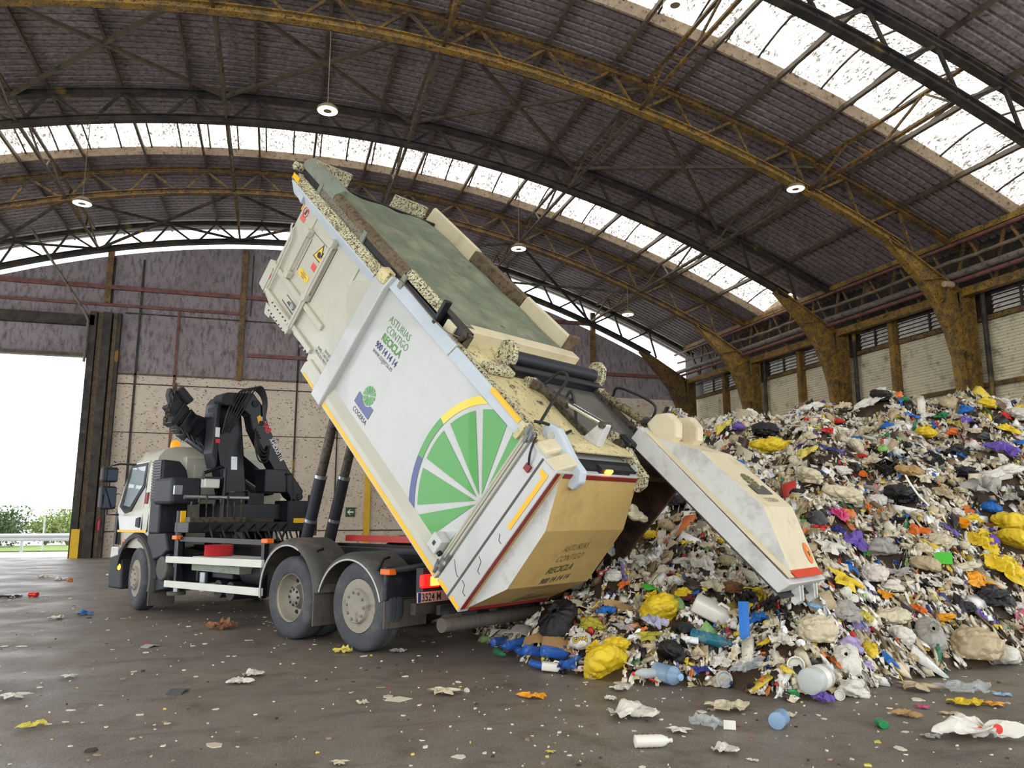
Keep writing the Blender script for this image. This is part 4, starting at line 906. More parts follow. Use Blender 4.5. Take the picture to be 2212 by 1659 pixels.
L=[(0.0,1.84),(-.21,1.34),(-.245,.59),(-.01,.075)]; 
vsL=[B(a,yl-(.0),b) for a,b in L]; vsR=[B(a,yr,b) for a,b in L]
k=len(L)
bul.mi=0
bul.add(vsL+vsR,[(i,i+1,k+i+1,k+i) for i in range(k-1)])
bul.mi=1; bul.add([B(.01,yl,1.86),B(.01,yl,.05)]+vsL,[(0,2,3,4,5,1)])
bul.mi=0; bul.add([B(.01,yr,1.86),B(.01,yr,.05)]+vsR,[(1,5,4,3,2,0)])
bul.add([B(.01,yl,1.86),B(.01,yr,1.86),vsL[0],vsR[0]],[(0,1,3,2)])
bulge=P(bul,'tailgate_bulge',['tan','doorgrey'],tg)
P(bbox(MB(),-.01,.005,-.16,1.12,1.835,1.885),'top_red_tape','redtape',tg)
for i,(aa,b0,b1) in enumerate(((.10,1.05,1.80),)):
    P(side_poly(MB(),[(.055,1.10),(.105,1.10),(.105,1.74),(.165,1.75),(.165,1.80),(.055,1.80)],1.252,1.256),'yellow_tape','yellowtape',tg)
for a0 in (.02,.25): P(bbox(MB(),a0,a0+.16,1.25,1.254,.015,.06),'yellow_tape','yellowtape',tg)
cr=MB()
for p in ([(.18,.62),(.12,.60),(.09,.50),(.05,.50)],[(.40,.35),(.34,.30),(.27,.26),(.24,.26)],[(.18,.28),(.12,.27),(.09,.2),(.04,.2)],[(.13,.98),(.09,.92),(.05,.92)]):
    cr.tube([B(a,1.2515,b) for a,b in p],.004,4)
P(cr,'paint_scratches','textblack',tg)
hr=MB()
for a,r in ((.475,.016),(.515,.013),(.545,.016)): hr.cyl(B(a,1.255,.05),B(a,1.255,1.86),r,n=8)
P(hr,'seam_pipes','cream',tg,smooth=True)
for a,b in ((.475,.12),(.515,.18),(.54,.1),(.47,.26),(.52,.05),(.5,1.85),(.47,1.9),(.54,1.93)): P(MB().cyl(B(a,1.255,b),B(a-.0,1.27,b+.09),.028,n=8),'pipe_fitting','alu',tg)
# hinge arms, amber lamp, hinge cover plate
for y0,y1 in ((.90,1.0),(-.24,-.16)):
    P(side_poly(MB(),[(.58,1.90),(.62,2.05),(.44,2.10),(.10,2.0),(-.06,1.98),(-.12,1.88),(-.09,1.76),(.0,1.74),(.04,1.86),(.30,1.90)],y0,y1),'lock_arm','bluewhite' if y0>0 else 'speckle',tg,bevel=.02)
    for a,b in ((.46,2.0),(.1,1.93)): P(MB().cyl(B(a,y0-.02,b),B(a,y1+.02,b),.045,n=16),'arm_pin','doorgrey',tg,smooth=True)
P(side_poly(MB(),[(.60,1.95),(.34,2.02),(.20,2.02),(.20,2.005),(.60,1.93)],-.18,.86),'hinge_cover','deck',tg)
P(side_poly(MB(),[(.52,1.97),(.30,2.02),(.36,2.27),(.44,2.27)],.31,.41),'cylinder_lug','doorgrey',tg,bevel=.015)
P(MB().cyl(B(.40,.28,2.24),B(.40,.44,2.24),.04,n=14),'lug_pin','hydro',tg,smooth=True)
lb=P(bbox(MB(),.02,.10,.0,.55,1.90,1.96),'lamp_bar','plastic',tg); P(bbox(MB(),.0,.03,.36,.48,1.91,1.96),'amber_lamp','amberlit',tg,bevel=.012)
P(bbox(MB(),.05,.2,-.2,.9,1.88,1.93),'top_recess','darkhole',tg)
red=P(bbox(MB(),.26,.33,1.252,1.28,1.66,1.73),'red_connector','redtape',tg); P(MB().hose([B(.30,1.27,1.72),B(.36,1.29,1.85),B(.46,1.2,1.95)],.012,6),'connector_cable','rubberhose',tg)
# ---- valve box on the side
vb=P(bbox(MB(),.58,.74,1.215,1.36,.24,.42),'valve_box','doorgrey',bevel=.012); P(bbox(MB(),.64,.68,1.36,1.363,.31,.36),'valve_label','textblack',vb); P(MB().cyl(B(.55,1.3,.27),B(.58,1.3,.27),.03,n=12),'valve_port','black',vb)
# ---- right tailgate door, swung open and pointing back along the body
rd=P(MB().prism([(.42,2.06),(-1.80,2.06),(-1.84,2.22),(.42,2.28)],lambda a,b:B(a,-.28,b),lambda a,b:B(a,-1.18,b)),'open_tailgate_door','doorgrey',bevel=.01)
D0=lambda s,t,y:B(.36-s,y,2.28+t)
dm=MB(); pr_=[(.08,-.01),(.62,.24),(1.50,.27),(2.10,-.02)]
yl2,yr2=-.40,-1.12
dm.mi=0; a_=[D0(s,t,yl2) for s,t in pr_]; b_=[D0(s,t,yr2) for s,t in pr_]; dm.add(a_+b_,[(i,i+1,5+i,4+i) for i in range(3)])
dm.mi=1; dm.add([D0(.08,-.05,yl2),D0(2.1,-.05,yl2)]+a_,[(0,2,3,4,5,1)]); dm.add([D0(.08,-.05,yr2),D0(2.1,-.05,yr2)]+b_,[(1,5,4,3,2,0)])
P(dm,'door_bulge',['doorpaint','doorgrey'],rd)
P(MB().add([D0(.02,.004,-.28),D0(2.15,-.03,-.28),D0(2.15,-.03,-.40),D0(.02,.004,-.40)],[(0,1,2,3)]),'door_edge','doorpaint',rd,solid=.01)
P(MB().add([D0(2.08,-.012,-.40),D0(2.17,-.016,-.40),D0(2.17,-.016,-1.08),D0(2.08,-.012,-1.08)],[(0,1,2,3)]),'red_tape','redorange',rd,solid=.006)
P(bbox(MB(),-1.86,.40,-1.17,-.29,2.045,2.06),'door_seal','black',rd)
for y in (-.52,-1.0):
    P(MB().prism([(.30,2.25),(.46,2.3),(.44,2.46),(.32,2.58),(.16,2.56),(.06,2.44),(.06,2.27)],lambda a,b:B(a,y-.05,b),lambda a,b:B(a,y+.09,b)),'door_bumper','doorpaint',rd,bevel=.03)
P(MB().add([D0(.09,.006,-.62),D0(.16,.034,-.62),D0(.16,.034,-.92),D0(.09,.006,-.92)],[(0,1,2,3)]),'pink_tape','redsticker',rd,solid=.006)
for y in (-.58,-.95):
    for dy in (0,.08): P(side_poly(MB(),[(-1.80,2.08),(-1.83,2.16),(-1.93,2.06),(-1.92,1.99),(-1.87,1.99)],y-dy,y-dy-.03),'latch_bracket','doorgrey',rd)
P(bbox(MB(),.30,.50,-.30,-.16,1.92,2.12),'door_hinge','black',rd,bevel=.03)
P(MB().cyl(B(.42,-.12,2.0),B(.42,-.3,2.0),.07,n=16),'hinge_pin','hydro',rd,smooth=True)
# ---- side details, hopper section
D=1.215
P(side_poly(MB(),[(4.22,.64),(5.92,.62),(5.92,.70),(4.22,.72)],D,D+.045),'side_rail','cream',front,bevel=.01)
P(side_poly(MB(),[(4.19,.28),(5.78,.27),(5.78,.335),(4.19,.36)],D,D+.05),'side_rail','cream',front,bevel=.01)
bp=P(side_poly(MB(),[(4.82,.16),(5.46,.12),(5.46,.32),(4.82,.36)],D+.05,D+.065),'bolted_plate','cream',front)
bo=MB()
for i in range(7):
    for b_0 in (.17,.30): a0=4.86+.095*i; bo.cyl(B(a0,D+.065,b_0-.02*(a0-4.8)),B(a0,D+.078,b_0-.02*(a0-4.8)),.012,n=8)
P(bo,'bolts','hydro',front)
for a0,b0,b1,r in ((4.83,.2,1.66,.03),(4.78,.3,1.6,.016),(5.44,.72,1.47,.022)): P(MB().cyl(B(a0,D+.06,b0),B(a0,D+.06,b1),r,n=12),'side_pipe','cream',front,smooth=True)
for a0,b0 in ((4.83,1.62),(4.83,.78),(4.83,.24),(5.44,1.45),(5.44,.78)): P(bbox(MB(),a0-.06,a0+.05,D,D+.1,b0-.05,b0+.05),'pipe_bracket','cream',front,bevel=.015)
hp=MB(); hp.tube([B(5.93,D+.03,1.33),B(5.90,D+.05,1.30),B(5.80,D+.05,1.18),B(5.76,D+.05,.40),B(5.80,D+.03,.24)],.014,7); hp.tube([B(5.86,D+.03,1.30),B(5.83,D+.05,1.26),B(5.74,D+.05,1.16),B(5.70,D+.05,.34)],.012,7); P(hp,'hand_pipe','cream',front,smooth=True)
for a0,b0,b1 in ((5.50,1.47,1.70),(4.16,1.40,1.70)): P(side_poly(MB(),[(a0-.03,b0),(a0+.03,b0),(a0+.03,b1),(a0+.24,b1+.07),(a0+.18,b1+.07),(a0-.03,b1)],D,D+.02),'pressed_rib','cream',front,bevel=.006)
P(side_poly(MB(),[(5.40,1.49),(4.88,1.50),(4.88,1.505),(5.40,1.495)],D,D+.004),'panel_gap','darkhole',front); P(side_poly(MB(),[(4.745,.75),(4.755,.75),(4.755,1.6),(4.745,1.6)],D,D+.004),'panel_gap','darkhole',front); P(side_poly(MB(),[(5.36,.9),(5.368,.9),(5.368,1.4),(5.36,1.4)],D,D+.004),'panel_gap','darkhole',front)
for a0,a1,b0 in ((4.25,4.75,.63),(4.9,5.4,.62),(4.9,5.3,.52),(4.9,5.35,.40)): P(side_poly(MB(),[(a0,b0),(a1,b0),(a1,b0+.012),(a0,b0+.012)],D,D+.006),'rust_line','rustrail',front)
lt=MB(); lt.cyl(B(4.98,D,.50),B(4.98,D+.06,.50),.035,n=10); lt.box(4.88,5.08,D,D+.04,.47,.53,xf=B); lt.cyl(B(5.06,D,.46),B(5.1,D+.07,.52),.02,n=8); P(lt,'door_latch','alu',front)
sp_=P(side_poly(MB(),[(5.88,.22),(6.06,.24),(6.06,.66),(5.90,.72)],.2,D+.02),'front_step_box','cream',front,bevel=.012)
P(side_poly(MB(),[(5.46,.02),(5.62,.0),(5.7,.14),(5.46,.16)],.3,D),'front_bracket','cream',front,bevel=.012)
ck=MB(); rn=random.Random(8)
for i in range(12): a0=4.78-.045*i; ck.cyl(B(a0,1.0+rn.uniform(-.1,.1),.13-rn.uniform(0,.08)),B(a0-.05,1.05,.18),.03,n=8)
P(ck,'valve_bank','alu',front)
P(side_poly(MB(),[(5.98-.03,1.56),(5.925,1.56),(5.925,1.70),(5.95,1.70)],D-.06,D+.004),'yellow_tape','yellowtape',front)
def sticker(name,m,poly,par,d=.005): return P(side_poly(MB(),poly,D,D+d),name,m,par)
def ring(a,b,r,m,par,name='ban_ring'):
    mb=MB()
    fr=[]; n=28
    mb.lathe([(r,0),(r,.006),(r*.84,.006),(r*.84,0)],lambda x,y,h:B(a+x,D+h,b+y),n,close=True); mb.bar(B(a-r*.6,D+.004,b+r*.6),B(a+r*.6,D+.004,b-r*.6),r*.13,.006)
    return P(mb,name,m,par)
ring(5.80,1.59,.075,'textred',front); sticker('ban_figure','textgrey',[(5.83,1.55),(5.78,1.55),(5.77,1.62),(5.80,1.64),(5.82,1.62)],front,.003)
sticker('red_label','redsticker',[(5.87,1.45),(5.73,1.45),(5.73,1.52),(5.87,1.52)],front)
ring(5.95,.46,.075,'textred',front); sticker('red_label','redsticker',[(6.0,.30),(5.9,.30),(5.9,.36),(6.0,.36)],front)
sticker('warning_triangle','textblack',[(5.18,1.25),(4.92,1.25),(5.05,1.49)],front,.004); sticker('triangle_face','yellowsticker',[(5.155,1.265),(4.945,1.265),(5.05,1.455)],front,.006)
ic=MB(); ic.cyl(B(5.05,D+.006,1.33),B(5.05,D+.008,1.33),.042,n=16); ic.bar(B(5.0,D+.007,1.30),B(4.97,D+.007,1.40),.02,.004); P(ic,'triangle_pictogram','textblack',front)
sticker('red_label','redsticker',[(5.10,1.095),(4.86,1.09),(4.86,1.185),(5.10,1.19)],front)
rl_=MB()
for i in range(3): side_poly(rl_,[(5.08,1.11+.025*i),(4.88,1.105+.025*i),(4.88,1.113+.025*i),(5.08,1.118+.025*i)],D+.005,D+.007)
P(rl_,'label_text_lines','textred',front)
sticker('yellow_label','yellowsticker',[(5.31,.88),(5.01,.885),(5.01,.985),(5.31,.98)],front)
for i,s in enumerate(('PELIGRO','ATRAPAMIENTO','MANOS')): lettering('label_lettering',s,.032,lambda u,v,i=i:B(5.16-u,D+.006,.953-.03*i+v),'textblack',front,xs=.8,align='CENTER')
# ---- body lettering and emblems
YB=1.2185
def sd(a0,b0,slope=0): return lambda u,v: B(a0-u,YB,b0+v+u*slope)
for s,a0,b0,sz,m,bo in (('ASTURIAS',3.165,1.51,.130,'textgreen',-.001),('CONTIGO',3.125,1.395,.130,'textgreen',-.001),('RECICLA',3.125,1.275,.132,'textgreen',.004),('900 14 14 14',3.165,1.15,.115,'textblue',.003),('www.cogersa.es',3.155,1.072,.098,'textblack',-.001)):
    lettering('body_lettering',s,sz,sd(a0,b0,.055),m,P_body,xs={'ASTURIAS':.84,'CONTIGO':.80,'RECICLA':.85,'900 14 14 14':.82,'www.cogersa.es':.74}[s],bold=bo)
for s,a0,b0,sz in (('ENVASES',3.965,.485,.06),('PAPEL / CARTON',4.125,.425,.062),('VEHICULO MIXTO',4.145,.365,.062)):
    lettering('body_lettering',s,sz,lambda u,v,a0=a0,b0=b0:B(a0-u,D+.003,b0+v),'textgrey' if s[0]=='E' else 'textblack',front,xs=.72)
lettering('body_lettering','COGERSA',.088,sd(2.945,.335,.03),'textblack',P_body,xs=.86)
def clip(poly,f):
    out=[]
    for i in range(len(poly)):
        p,q=poly[i],poly[(i+1)%len(poly)]; fp,fq=f(p),f(q)
        if fp>=0: out.append(p)
        if (fp>=0)!=(fq>=0): t=fp/(fp-fq); out.append((p[0]+(q[0]-p[0])*t,p[1]+(q[1]-p[1])*t))
    return out
CL=[lambda p:p[0]-.56,lambda p:p[1]-.265,lambda p:1.80-p[1]]
def decal(polys,name,m,par,xf=None,clipit=False,d=.003):
    mb=MB(); xf=xf or (lambda a,b,h:B(a,YB-.0035+h,b))
    for p in polys:
        if clipit:
            for f in CL:
                if p: p=clip(p,f)
        if len(p)<3: continue
        A=[xf(a,b,d) for a,b in p]; mb.add(A,[tuple(range(len(A)))])
    return mb.build(name,MT[m],par,fix=False)
C0=(.56,1.0)
def arcpts(c,r,a0,a1,n): return [(c[0]+r*math.cos(a0+(a1-a0)*i/n),c[1]+r*math.sin(a0+(a1-a0)*i/n)) for i in range(n+1)]
def ang(a,b): return math.atan2(b-C0[1],a-C0[0])
def ringdecal(r0,r1,a0,a1,name,m):
    n=24; ps=[]
    for i in range(n):
        t0,t1=a0+(a1-a0)*i/n,a0+(a1-a0)*(i+1)/n
        ps.append([(C0[0]+r*math.cos(t),C0[1]+r*math.sin(t)) for r,t in ((r0,t0),(r1,t0),(r1,t1),(r0,t1))])
    return decal(ps,name,m,P_body,clipit=True,d=.006)
ringdecal(1.01,1.10,ang(1.63,1.25),ang(1.25,1.9)+.1,'emblem_ring','limeyellow')
ringdecal(1.01,1.10,ang(1.60,.73),ang(1.63,1.25),'emblem_ring','green')
ringdecal(1.01,1.10,ang(1.2,.1),ang(1.60,.73),'emblem_ring','blue')
segs=[((.71,1.79),(.57,1.80)),((1.21,1.73),(.82,1.79)),((1.48,1.30),(1.29,1.65)),((1.48,.79),(1.50,1.18)),((1.23,.34),(1.45,.68)),((.84,.26),(1.15,.27)),((.53,.25),(.60,.45))]
for (p,q) in segs:
    t0,t1=ang(*p),ang(*q)
    if t1<t0: t0,t1=t1,t0
    w=t1-t0; pts=arcpts(C0,.955,t0,t1,10); tm=(t0+t1)/2; apx=(C0[0]+.075*math.cos(tm),C0[1]+.075*math.sin(tm))
    decal([[apx]+pts],'emblem_segment','green',P_body,clipit=True,d=.006)
def logo(xf,par,mg,mbk,c=(2.80,.65),s=1.0):
    r=.118*s
    n=12
    for k in range(n):
        t0=2*math.pi*(k+.12)/n; t1=2*math.pi*(k+.88)/n; tm=(t0+t1)/2
        decal([[(c[0]+.012*math.cos(tm),c[1]+.012*math.sin(tm))]+arcpts(c,r,t0,t1,4)],'logo_segment',mg,par,xf=xf,d=.006)
    R_=r*1.12; cb=[]
    arc=[(c[0]+R_*math.cos(t),c[1]+R_*math.sin(t)) for t in [math.radians(215+110*i/12) for i in range(13)]]
    # cradle: quads between arc and bottom line
    bot=c[1]-.215*s
    ps=[]
    full=[(c[0]-.185*s,c[1]-.07*s)]+arc+[(c[0]+.185*s,c[1]-.07*s)]
    for p,q in zip(full[:-1],full[1:]): ps.append([p,q,(q[0],bot),(p[0],bot)])
    decal(ps,'logo_cradle',mbk,par,xf=xf,d=.006)
logo(None,P_body,'green','blue',s=1.02)
# lettering on the left tailgate
mid=lambda u,v: Vector(B(-.22-.012,0,.0))
def tgtxt(y0,b0,ta,slope=.12):
    # mid facet from (a -.21, b 1.34) to (-.245,.59)
    def f(u,v):
        b=b0+v+u*slope; a=-.21+(1.34-b)*(-.035/.75)-.005
        return B(a,y0-u,b)
    return f
for s,y0,b0,sz,m,xs,bo in (('ASTURIAS',.66,1.04,.125,'textolive',.72,-.002),('CONTIGO',.66,.90,.125,'textolive',.70,-.002),('RECICLA',.69,.745,.125,'textolive',.80,.003),('900 14 14 14',.69,.585+.02,.105,'textgrey',.80,.003)):
    lettering('tailgate_lettering',s,sz,tgtxt(y0,b0+.01,0),m,tg,xs=xs,bold=bo,shear=.25)
def lowtxt(y0,b0):
    def f(u,v):
        b=b0+v+u*.10; a=-.245+(.59-b)*(.235/.515)-.006
        return B(a,y0-u,b)
    return f
lettering('tailgate_lettering','www.cogersa.es',.085,lowtxt(.70,.50),'textgrey',tg,xs=.72,shear=.25)
lettering('tailgate_lettering','51',.09,lowtxt(.52,.26),'textgrey',tg,xs=1.3,shear=.4,bold=.003)
gl=MB()
for i in range(3): gl.add([lowtxt(.55,.20-.045*i)(u,v)+Vector((0,0,0)) for u,v in ((0,0),(.42,0),(.42,.018),(0,.018))],[(0,1,2,3)])
P(gl,'faded_small_print','textgrey',tg,fix=False)
# emblem and small sticker on the open door
def dxf(u,v,h):   # u to the truck's right, v towards the hinge
    s=1.10-v; t=.24+(s-.62)*(.03/.88)+h+.004
    return D0(s,t,-.78-u)
logo(lambda a,b,h:dxf((a-2.8)*1.0,(b-.65)*1.0,h),rd,'textolive','textgrey',s=1.0)
lettering('door_lettering','COGERSA',.085,lambda u,v:dxf(-.17+u,-.33+v,.006),'textgrey',rd,xs=.82)
def dlow(u,v):
    s=1.95-v; f=(s-1.5)/.6; return D0(s,.27-.29*f+.006,-1.0-u)
mb=MB()
mb.mi=0; mb.add([dlow(.075*math.cos(t),.10*math.sin(t)) for t in [2*math.pi*i/24 for i in range(24)]],[tuple(range(24))])
mb.mi=1; mb.add([dlow(.055*math.cos(t),.07*math.sin(t))+B(0,0,1)*0+(B(0,0,.004)-B(0,0,0)) for t in (math.pi/2,math.pi/2+2.1,math.pi/2+4.2)],[(0,1,2)])
mb.mi=2; mb.add([dlow(.02*math.cos(t),.028*math.sin(t)-.01)+(B(0,0,.007)-B(0,0,0)) for t in [2*math.pi*i/16 for i in range(16)]],[tuple(range(16))])
P(mb,'round_sticker',['orange','yellowsticker','textblack'],rd,fix=False)
# ================================================================== WASTE HEAP
AZ=[13,15.8,18.8,23.3,26.5,31.5,35.6,38.5,41.4,44,46.6,49.4,52,56,62,75]
RF=[12,9.6,8.2,7.7,7.55,7.65,7.2,7.45,8.15,8.8,9.5,10.35,11,12,13,15]
RC=[15,15,15,15.2,15.5,15.8,16,16.2,16.4,16.6,16.8,17,17.2,17.6,18,18]
TE=[.11,.11,.115,.12,.121,.124,.127,.130,.128,.132,.132,.133,.130,.125,.12,.12]
def sstep(x): x=np.clip(x,0,1); return x*x*(3-2*x)
_TO=(2.0542,10.0075); _th=.5539
def heap(x,y):
    x=np.asarray(x,float); y=np.asarray(y,float)
    az=np.degrees(np.arctan2(x,y)); r=np.hypot(x,y)
    rf=np.interp(az,AZ,RF); rc=np.interp(az,AZ,RC); zc=1.548+rc*np.interp(az,AZ,TE)-.10
    t=(r-rf)/(rc-rf)
    z=zc*np.where(t<1,np.sign(t)*np.abs(t)**.95,1-.035*(r-rc)/zc*3.0)
    dx=x-_TO[0]; dy=y-_TO[1]
    xt=-math.sin(_th)*dx+math.cos(_th)*dy; yt=-math.cos(_th)*dx-math.sin(_th)*dy
    ex=np.maximum(np.maximum(-1.35-xt,xt-7.2),0); ey=np.maximum(np.maximum(yt-1.35,-1.35-yt),0)
    d=np.hypot(ex,ey)
    z=np.minimum(z,.06+.95*d)
    z=np.minimum(z, .95*np.maximum(0,18.95-x)+1.5)
    lump=.10*np.sin(x*2.1+y*1.3)+.08*np.sin(x*3.7-y*2.9+1)+.06*np.sin(x*6.1+y*5.3+2)
    z=z+lump*sstep(z/1.2)*sstep((r-rf)/1.5)
    return np.where((t<0)|(az<13.2),-.05,z)
R_=np.random.default_rng(11)
# ---- sheet / bag templates
def ico(sub):
    bm=bmesh.new(); bmesh.ops.create_icosphere(bm,subdivisions=sub,radius=1); bm.verts.ensure_lookup_table()
    v=np.array([q.co[:] for q in bm.verts]); f=np.array([[q.index for q in p.verts] for p in bm.faces]); bm.free(); return v,f
def crumple(v,seed,n=40,amp=.06,w=.10,lump=.14,fr=.035,fmax=8.0):
    r=np.random.default_rng(seed); d=np.zeros(len(v))
    for k in range(6):
        a=r.normal(size=3); d+=lump/3*np.sin(v@a*1.7+r.uniform(0,6))
    for k in range(n):
        a=r.normal(size=3); a/=np.linalg.norm(a); c=r.uniform(-.9,.9); s=np.abs(v@a-c)
        d+=amp*r.uniform(-1,.5)*np.exp(-(s/w/r.uniform(.4,1.4))**1.2)
    q=v+.12*np.sin(v[:,[1,2,0]]*3.1+r.uniform(0,6,3))
    for k in range(16 if fr else 0):
        a=r.normal(size=3); a/=np.linalg.norm(a); d-=fr*r.uniform(.4,1)*np.abs(np.sin(q@a*r.uniform(2.0,fmax)+r.uniform(0,6)))/ (1+.08*k)
    return v*(1+d)[:,None]
def me_from(name,v,f,mats,smooth=True,mi=None,sharp=40):
    me=bpy.data.meshes.new(name); me.from_pydata([tuple(p) for p in v],[],[tuple(int(i) for i in q) for q in f])
    for m in mats: me.materials.append(MT[m] if isinstance(m,str) else m)
    if mi is not None: me.polygons.foreach_set('material_index',mi)
    if smooth:
        me.polygons.foreach_set('use_smooth',[True]*len(me.polygons))
        if sharp: me.set_sharp_from_angle(angle=math.radians(sharp))
    me.update(); return me
def plasticmat(name,rough=.38,trans=0.0,tint=True,stain=.35,printed=False,alpha=1.0,bm=.55):
    m,nt,b=newmat(name); oi=N(nt,'ShaderNodeObjectInfo'); v=coords(nt)
    base=oi.outputs['Color']
    rr=N(nt,'ShaderNodeVectorMath',operation='ADD'); nt.links.new(v,rr.inputs[0])
    sc=N(nt,'ShaderNodeVectorMath',operation='SCALE'); nt.links.new(oi.outputs['Location'],sc.inputs[0]); sc.inputs[3].default_value=3.1; nt.links.new(sc.outputs[0],rr.inputs[1])
    vv=rr.outputs[0]
    f=ramp(nt,noise(nt,3.2,5,.68,vv),.48,.72)
    mm=N(nt,'ShaderNodeMath',operation='MULTIPLY'); nt.links.new(f,mm.inputs[0]); mm.inputs[1].default_value=stain
    c=mixc(nt,mm.outputs[0],base,rgb(104,84,56))
    f2=ramp(nt,noise(nt,13,4,.6,vv),.64,.69)
    m2=N(nt,'ShaderNodeMath',operation='MULTIPLY'); nt.links.new(f2,m2.inputs[0]); m2.inputs[1].default_value=stain*1.3
    c=mixc(nt,m2.outputs[0],c,rgb(66,50,34))
    if printed:
        vo=N(nt,'ShaderNodeTexVoronoi'); vo.inputs['Scale'].default_value=5; nt.links.new(vv,vo.inputs['Vector'])
        c=mixc(nt,ramp(nt,vo.outputs['Distance'],.24,.27,(1,1,1,1),(0,0,0,1)),c,printed)
    nt.links.new(c,b.inputs['Base Color']); b.inputs['Roughness'].default_value=rough
    b.inputs['Transmission Weight'].default_value=trans; b.inputs['IOR'].default_value=1.25 if trans else 1.45
    bump(nt,b,noise(nt,16,5,.75,vv),bm,.02)
    if alpha<1: b.inputs['Alpha'].default_value=alpha
    MT[name]=m
plasticmat('bag_plastic'); plasticmat('film_plastic',.32,0,stain=.45); plasticmat('bag_glossy',.16,0,stain=.08)
plasticmat('clear_plastic',.12,.0,stain=.06,alpha=.42); plasticmat('hard_plastic',.3,0,stain=.12,bm=.1); plasticmat('card',.8,0,stain=.2); plasticmat('printed_red',.35,0,stain=.15,printed=rgb(206,44,36)); plasticmat('printed_blue',.35,0,stain=.1,printed=rgb(230,232,236)); plasticmat('printed_white',.35,0,stain=.1,printed=rgb(220,60,44))
plasticmat('bottle_plastic',.08,.0,stain=.03,alpha=.6,bm=.12)
TPL={}
def T_knot(seed):
    r=np.random.default_rng(seed); nu,nv=96,72; V=[];F=[]
    prof=np.array([(0,0,),(.45,.02),(.78,.10),(.97,.34),(1,.62),(.86,.92),(.56,1.16),(.28,1.28),(.13,1.35),(.12,1.40),(.26,1.50),(.36,1.58),(.30,1.66)])
    ph=r.uniform(0,6,4); pl=r.integers(9,14)
    for j in range(nv):
        t=j/(nv-1)*(len(prof)-1); i=min(int(t),len(prof)-2); q=prof[i]*(1-(t-i))+prof[i+1]*(t-i)
        for k in range(nu):
            a=2*math.pi*k/nu; g=max(0,q[1]-.5)
            rr=q[0]*(1+.12*math.sin(2*a+ph[0])+.07*math.sin(3*a+ph[1])+.10*min(1,g)*math.sin(pl*a+ph[2]+q[1]*2))
            V.append((rr*math.cos(a)*1.0,rr*math.sin(a),q[1]*.86+.05*math.sin(3*a+ph[3])*q[0]))
    for j in range(nv-1):
        for k in range(nu): F.append((j*nu+k,j*nu+(k+1)%nu,(j+1)*nu+(k+1)%nu,(j+1)*nu+k))
    V=np.array(V); c=V.mean(0); V=crumple(V-c,seed,46,.05,.07,.08)+c; V[:,2]-=V[:,2].min(); V/= (V[:,0].max()-V[:,0].min())
    return V,np.array(F)
I4=ico(5)
def T_stuff(seed,stretch=(1,1,.7),n=60):
    v,f=I4; v=crumple(v,seed,n,.075,.08,.24,.045,9.0); v=v*np.array(stretch); v[:,2]=np.maximum(v[:,2],-.35); v[:,2]-=v[:,2].min(); v=v/(v[:,0].max()-v[:,0].min()); return v,f
def T_film(seed,n=30,hg=.22,asp=.7):
    r=np.random.default_rng(seed); u=np.linspace(-.5,.5,n+1); X,Y=np.meshgrid(u,u); p=np.stack([X.ravel(),Y.ravel()],1)
    z=np.zeros(len(p)); wv=np.zeros_like(p)
    for k in range(12):
        a=r.uniform(0,6.28); d=np.array([math.cos(a),math.sin(a)]); w=r.uniform(.16,.6); s=((p@d+r.uniform(0,1))/w)%1.0
        tri=np.abs(s-.5)*2; z+=hg/5*w/.4*tri; wv+=d*((tri-.5)*.05)[:,None]
    p2=p+wv; ang_=np.arctan2(p[:,1],p[:,0]); edge=1+.22*np.sin(3*ang_+r.uniform(0,6))+.16*np.sin(5*ang_+r.uniform(0,6))
    m=np.maximum(np.abs(p[:,0]),np.abs(p[:,1]))/np.maximum(1e-6,np.hypot(p[:,0],p[:,1])); p2=p2*(edge*np.where(m>0,m,1))[:,None]
    v=np.stack([p2[:,0],p2[:,1]*asp,z-z.min()*1.0],1); v[:,2]*=1-.6*np.clip(np.hypot(p[:,0],p[:,1])*1.6-.2,0,1); v/= (v[:,0].max()-v[:,0].min())
    f=[(j*(n+1)+i,j*(n+1)+i+1,(j+1)*(n+1)+i+1,(j+1)*(n+1)+i) for j in range(n) for i in range(n)]
    return v,np.array(f)
for i in range(7): TPL['knot%d'%i]=T_knot(100+i)
for i in range(9): TPL['stuff%d'%i]=T_stuff(200+i,[(1,.8,.7),(1,.72,.62),(1,.9,.85),(1,.5,.42),(1,.8,.64),(1,.85,.7),(1,.8,.82),(1,.7,.58),(1,.8,.66)][i])
for i in range(10): TPL['film%d'%i]=T_film(300+i,30,[.22,.35,.5,.18,.3,.45,.25,.4,.3,.6][i],[.7,.6,.8,.45,.9,.7,.35,.6,.8,.7][i])
MESH={}
def tmesh(key,m,nm):
    k=(key,m)
    if k not in MESH: MESH[k]=me_from(nm,*TPL[key],[m])
    return MESH[k]
COLS={'white':(226,222,208),'cream':(214,202,170),'beige':(190,172,136),'grey':(168,164,154),'dark grey':(84,84,86),'black':(22,22,25),'yellow':(232,200,40),'pale yellow':(222,206,92),'olive yellow':(176,166,52),'blue':(22,108,190),'navy':(36,44,110),'purple':(110,84,176),'lilac':(178,164,206),'green':(24,134,70),'pale green':(160,206,120),'bright green':(76,196,60),'red':(208,44,34),'orange':(230,112,30),'brown':(132,86,50),'pink':(220,70,130),'teal':(40,120,140),'amber':(236,160,20),'pale blue':(150,184,214),'tan':(182,146,96),'maroon':(104,40,52),'clear':(206,212,210),'blue clear':(48,108,196),'red and white':(226,214,202),'navy and white':(44,52,128),'green clear':(60,130,90),'grey lilac':(176,174,196)}
